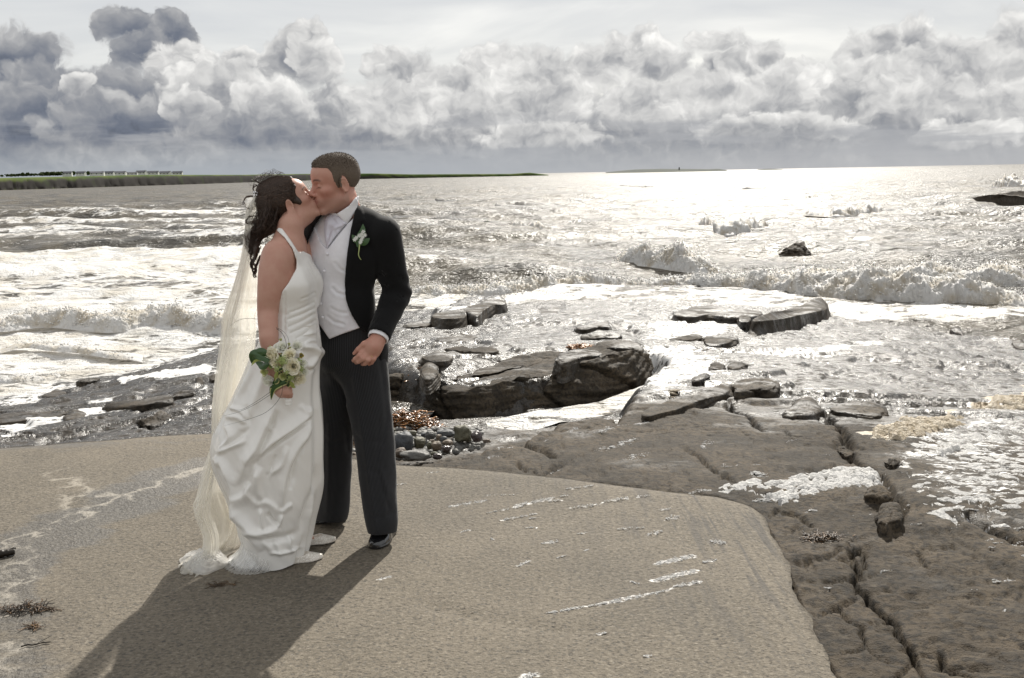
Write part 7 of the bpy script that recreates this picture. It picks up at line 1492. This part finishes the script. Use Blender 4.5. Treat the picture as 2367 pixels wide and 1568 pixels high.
for i in range(90):      # loose wisps caught by the light
    a_ = r1.uniform(0, 1); x0, y0 = (700-420*a_, 455+90*a_**2) if i % 2 else (330+r1.normal()*40, 800+500*a_)
    strand('T3', [(x0, y0, 4.22+r1.normal()*.03), (x0-40-r1.uniform(0, 40), y0-18+r1.normal()*25, 4.21+r1.normal()*.03), (x0-90-r1.uniform(0, 60), y0+10+r1.normal()*45, 4.20), (x0-120-r1.uniform(0, 70), y0+60+r1.normal()*60, 4.19)], .00055, .004, 2, .9, 22, i)
child('hair', mb.mesh('hair'), M_HAIR_B, person_b)
# net bow and little silver comb at the crown
def bow():
    mb = MB(); r2 = np.random.default_rng(4)
    for cx, cy, sx, sy in ((265, 505, 40, 44), (310, 480, 30, 40), (280, 590, 34, 44), (300, 660, 30, 40)):
        V0, T0 = ICO3; c = T('T1', cx, cy, 4.235); d = 1+.35*fbm3(V0[:, 0]*2+cx, V0[:, 1]*2, V0[:, 2]*2, 3, seed=9); s = .30668*4.2/F; mb.add(V0*d[:, None]*[sx*s, .03, sy*s]+c, None, T0)
    return mb.mesh('bow')
child('veil_bow', bow(), M_WTULLE, person_b)
m_, t_ = material('silver'); t_.out(pbr(t_, color=(.8, .8, .82), metal=1, rough=.15)); M_SILV = m_
C_ = np.array([T('T1', 285+r1.uniform(0, 45), 425+r1.uniform(-14, 26), 4.20+r1.uniform(-.02, .03)) for _ in range(26)]); child('hair_comb', blobs('comb', C_, .0030, ICO2, 1, .1), M_SILV, person_b)
# ================================================================ bouquet and buttonhole
def mat_petal(name, c1, c2):
    m, t = material(name); a = t.attr('tint').outputs['Fac']; n = t.noise(t.pos(), 90, 3); c = t.mix(t.m('ADD', t.m('MULTIPLY', a, .85), t.m('MULTIPLY', n, .15)), c1, c2)
    b = pbr(t, color=c, rough=.55, spec=.3, sheen=.2); tr = t.add('ShaderNodeBsdfTranslucent', {'Color': c}); ms = t.add('ShaderNodeMixShader'); t.set(ms, 0, .34); t.set(ms, 1, b); t.set(ms, 2, tr); t.out(ms); return m
M_ROSE = mat_petal('cream_petal', (.92, .85, .58), (.95, .93, .82)); M_WROSE = mat_petal('white_petal', (.86, .86, .70), (.94, .94, .91)); M_BUD = mat_petal('green_bud', (.38, .46, .10), (.74, .74, .40))
def mat_leaf(name, c1, c2, stripe=None):
    m, t = material(name); a = t.attr('tint').outputs['Fac']; c = t.mix(t.noise(t.pos(), 40, 3), c1, c2)
    if stripe: c = t.mix(t.ss(a, .62, .70), c, stripe)
    t.out(pbr(t, color=c, rough=.35, spec=.5)); return m
M_GREEN = mat_leaf('glossy_leaf', (.018, .055, .012), (.04, .10, .02)); M_VAR = mat_leaf('variegated_leaf', (.022, .062, .014), (.04, .10, .02), (.52, .50, .22)); M_FERN = mat_leaf('filler_green', (.28, .36, .09), (.52, .58, .26)); M_BLADE = mat_leaf('grass_blade', (.022, .028, .015), (.045, .05, .03))
def rose(c, n, R_, mat, parent, seed=0, open_=1.0, name='rose', count=24):
    n = np.asarray(n, float); n /= np.linalg.norm(n); e1 = np.cross(n, [0, 0, 1.]); e1 /= np.linalg.norm(e1); e2 = np.cross(n, e1); mb = MB(); r1 = np.random.default_rng(seed); nu, nv = 9, 7
    for i in range(count):
        f = (i+.5)/count; rad = R_*(.10+.60*f**.9); w = .80+.45*(1-f)+r1.uniform(0, .25); ang = i*2.4+r1.uniform(-.2, .2); top = R_*(.55-.30*f**1.8*open_); curl = .30*f**2.5*open_*R_
        u = np.linspace(-1, 1, nu)[:, None]; v = np.linspace(0, 1, nv)[None]; edge = 1-.16*u**2*v
        rr = rad*(.30+.70*v**.55)+curl*np.clip(v-.62, 0, 1)**1.4*2.6+.10*rad*u**2; hh = -R_*.55+(top+R_*.55)*v*edge-curl*.8*np.clip(v-.7, 0, 1)**2*3; th = ang+u*w*(.35+.65*np.sin(np.pi*np.clip(v*.85+.15, 0, 1))**.6)
        hh = hh+R_*.035*np.sin(u*5+i)*v
        V = np.asarray(c)+(rr*np.cos(th))[..., None]*e1+(rr*np.sin(th))[..., None]*e2+hh[..., None]*n
        mb.add(V.reshape(-1, 3), grid_faces(nu, nv), None, np.clip(.25+.75*(f*.7+.3*v*np.ones_like(u)), 0, 1).reshape(-1))
    return child(name, mb.mesh(name), mat, parent)
def leaf(pts, width, mat, parent, name='leaf', up=(0, -1, .3), fold=.25, n=16, stripe=False, parent_child=True):
    p = smooth_line(np.array(pts), n); s = np.linspace(0, 1, n); tn = np.gradient(p, axis=0); tn /= np.linalg.norm(tn, axis=1, keepdims=True); lat = np.cross(tn, np.asarray(up, float)); lat /= np.linalg.norm(lat, axis=1, keepdims=True); nn = np.cross(lat, tn)
    w = width*np.sin(np.pi*np.clip(s*.96+.04, 0, 1))**.75*(1-.35*s); u = np.linspace(-1, 1, 7); V = p[:, None]+lat[:, None]*(u[None]*w[:, None])[..., None]-nn[:, None]*(fold*np.abs(u)[None]*w[:, None])[..., None]
    mb = MB(); mb.add(V.reshape(-1, 3), grid_faces(n, 7), None, np.tile(np.abs(u) if stripe else u*0, n)); return child(name, mb.mesh(name), mat, parent)
bq = link('bouquet', None, label='bridal bouquet of cream roses and glossy leaves held in the bride\'s hand', cat='bouquet'); bq.location = T('BQ', 480, 700, 3.90); bpy.context.view_layer.update()
BC_ = T('BQ', 490, 700, 3.93)
def bqp(x, y, Y=None):
    r = math.hypot((x-490)/430, (y-680)/430); return T('BQ', x, y, Y if Y else 3.835+.07*min(1.2, r)**2)
for i, (x, y, r, mt, nx, nz, op, cnt) in enumerate([(650, 690, 128, 0, .05, .12, .9, 30), (285, 500, 135, 0, -.65, .25, 1.0, 26), (465, 340, 95, 1, -.1, .75, 1.1, 20), (600, 480, 100, 0, .05, .6, 1.0, 22), (725, 320, 92, 1, .55, .75, 1.2, 18), (225, 940, 112, 1, -.55, -.45, 1.1, 22),
                                          (160, 790, 72, 2, -.7, -.1, .4, 14), (490, 860, 72, 2, 0, -.3, .35, 14), (750, 900, 118, 0, .5, -.5, 1.1, 24), (835, 630, 72, 1, .75, .2, 1.0, 18), (850, 790, 80, 1, .75, -.25, 1.1, 18), (380, 330, 60, 1, -.4, .8, 1.1, 14), (330, 640, 70, 0, -.5, .0, 1.0, 16)]):
    rose(bqp(x, y), (nx, -1, nz), r*.00033, (M_ROSE, M_WROSE, M_BUD)[mt], bq, i, op, 'rose' if mt < 2 else 'rosebud', cnt)
for x, y, r in ((440, 215, 42), (250, 335, 34), (585, 300, 50), (610, 360, 36)): rose(bqp(x, y), (.1, -.7, .8), r*.00022, M_BUD, bq, int(x), .1, 'rosebud', 9)
rose(bqp(810, 490), (.4, -1, .2), 60*.00022, mat_petal('ochre_petal', (.30, .22, .04), (.48, .40, .10)), bq, 77, 1.2, 'small_flower', 12)
rose(bqp(270, 690), (-.3, -1, 0), 55*.00022, M_FERN, bq, 78, .6, 'seed_head', 14)
C_ = []; 
for cx, cy, sx, sy, n in ((470, 590, 90, 100, 300), (810, 720, 60, 60, 150), (640, 870, 70, 50, 150), (380, 720, 60, 50, 90), (760, 580, 40, 40, 60), (550, 780, 50, 50, 80), (590, 930, 60, 40, 60)):
    for _ in range(n): C_.append(bqp(cx+rng.normal()*sx*.5, cy+rng.normal()*sy*.5)+[0, -.008+rng.normal()*.006, 0])
fl_ = child('filler_sprigs', blobs('filler', np.array(C_), rng.uniform(.0010, .0024, len(C_)), ICO1, 1, .3, np.zeros(len(C_))), M_FERN, bq, kind='stuff')
# stalks and the leafy collar that closes the back of the bunch
mb = MB()
for i in range(16):
    a = rng.uniform(0, 6.28); e = bqp(490+300*math.cos(a)*rng.uniform(.3, 1), 680+300*math.sin(a)*rng.uniform(.3, 1), 3.90); mb.tube(smooth_line(np.array([T('BQ', 560, 1200, 3.895), T('BQ', 540, 1000, 3.90), e]), 10), .0018, 5)
child('stems', mb.mesh('stems'), M_GREEN, bq)
for i in range(12):
    a = i/12*6.283; e = bqp(490+330*math.cos(a), 690+320*math.sin(a), 3.915); leaf([T('BQ', 500, 760, 3.92), (T('BQ', 500, 760, 3.92)+e)/2+[0, .01, 0], e], .020, M_GREEN, bq)
for pts, w, mt in (([(230, 600), (60, 480), (-70, 480), (-80, 640)], .024, M_GREEN), ([(190, 420), (60, 430), (-40, 520), (-90, 600)], .020, M_GREEN), ([(240, 600), (120, 560), (0, 570), (-90, 680)], .010, M_BUD), ([(230, 640), (120, 680), (60, 640), (-20, 600)], .018, M_GREEN),
                   ([(560, 980), (430, 1000), (300, 1090), (265, 1290)], .016, M_VAR), ([(520, 960), (400, 960), (290, 1060), (250, 1200)], .017, M_GREEN), ([(590, 940), (570, 1010), (500, 1050), (430, 1060)], .013, M_VAR), ([(610, 960), (660, 1040), (710, 1060)], .010, M_BUD), ([(520, 700), (430, 740), (350, 770), (330, 740)], .009, M_VAR),
                   ([(400, 900), (360, 960), (300, 990)], .012, M_VAR), ([(380, 780), (350, 880), (350, 970)], .010, M_BUD)):
    leaf([T('BQ', x, y, 3.84+.02*i) for i, (x, y) in enumerate(pts)], w, mt, bq, stripe=mt is M_VAR)
# ribbon bound handle
hp = np.array([T('BQ', 545, 960, 3.897), T('BQ', 560, 1100, 3.893), T('BQ', 575, 1250, 3.890), T('BQ', 580, 1372, 3.889)]); hp = smooth_line(hp, 30); mb = MB(); mb.tube(hp, .0135*(1+.05*np.sin(np.linspace(0, 40, 30))), 14); child('ribbon_handle', mb.mesh('handle'), M_SATIN, bq)
def blade(k, pts, r=.0008): mb = MB(); q = np.array([T(k, *p) for p in pts]); q = smooth_line(q, 40); mb.tube(q, r*np.interp(np.linspace(0, 1, 40), [0, .1, .7, 1], [1, 1, .8, .3]), 4); child('grass_blade', mb.mesh('blade'), M_BLADE, bq)
for pts in ([(330, 1380, 3.97), (220, 1378, 3.97), (160, 1395, 3.97), (105, 1432, 3.97)], [(455, 1450, 3.93), (490, 1480, 3.90), (520, 1530, 3.87), (535, 1590, 3.86)]): blade('T1', pts)
for pts in ([(655, 380, 3.85), (640, 470, 3.86), (560, 560, 3.87), (440, 610, 3.88), (295, 648, 3.90)], [(580, 440, 3.86), (500, 495, 3.87), (400, 550, 3.89), (335, 545, 3.90)], [(590, 450, 3.86), (480, 520, 3.87), (380, 565, 3.89), (285, 590, 3.90)], [(615, 55, 3.90), (650, 80, 3.87), (672, 130, 3.85), (676, 190, 3.84)], [(612, 45, 3.90), (662, 75, 3.87), (690, 125, 3.85), (684, 195, 3.84)]): blade('T2', pts)

bt = link('buttonhole', None, parent=person_g); bt.matrix_parent_inverse = person_g.matrix_world.inverted(); bc = on_torso('T1', 1092, 760, .012); bt.location = bc; bpy.context.view_layer.update()
def bp(x, y, o=.012): return on_torso('T1', x, y, o)
leaf([bp(1070, 840), bp(1085, 770, .018), bp(1105, 720, .018), bp(1108, 662, .012)], .020, M_GREEN, bt, up=-ray(900, 550), fold=.12); leaf([bp(1080, 810), bp(1050, 780, .017), bp(1024, 745, .013)], .015, M_GREEN, bt, up=-ray(900, 550), fold=.1); leaf([bp(1080, 815), bp(1120, 800, .017), bp(1160, 770, .012)], .016, M_GREEN, bt, up=-ray(900, 550), fold=.1)
for i, (x, y) in enumerate(((1110, 722), (1122, 748), (1058, 768), (1045, 782), (1095, 785), (1088, 802), (1104, 765), (1080, 752), (1098, 742))):
    c = bp(x, y, .026); mb = MB(); n_ = -ray(900, 550); n_ /= np.linalg.norm(n_); e1 = np.cross(n_, EZ); e1 /= np.linalg.norm(e1); e2 = np.cross(n_, e1)
    for k in range(6): a = k*math.pi/3+i; d_ = e1*math.cos(a)+e2*math.sin(a); s_ = e1*math.cos(a+1.57)+e2*math.sin(a+1.57); mb.add([c, c+d_*.005+s_*.0028+n_*.001, c+d_*.010+n_*.002, c+d_*.005-s_*.0028+n_*.001], [(0, 1, 2, 3)], None, .9)
    child('flower', mb.mesh('flower', False), M_WROSE, bt)
mb = MB(); mb.tube(smooth_line(np.array([bp(1082, 815, .016), bp(1078, 860, .016), bp(1074, 895, .015), bp(1084, 922, .015), bp(1094, 934, .014)]), 24), .0030*np.linspace(1, .5, 24), 6); child('stem', mb.mesh('stem'), M_FERN, bt)
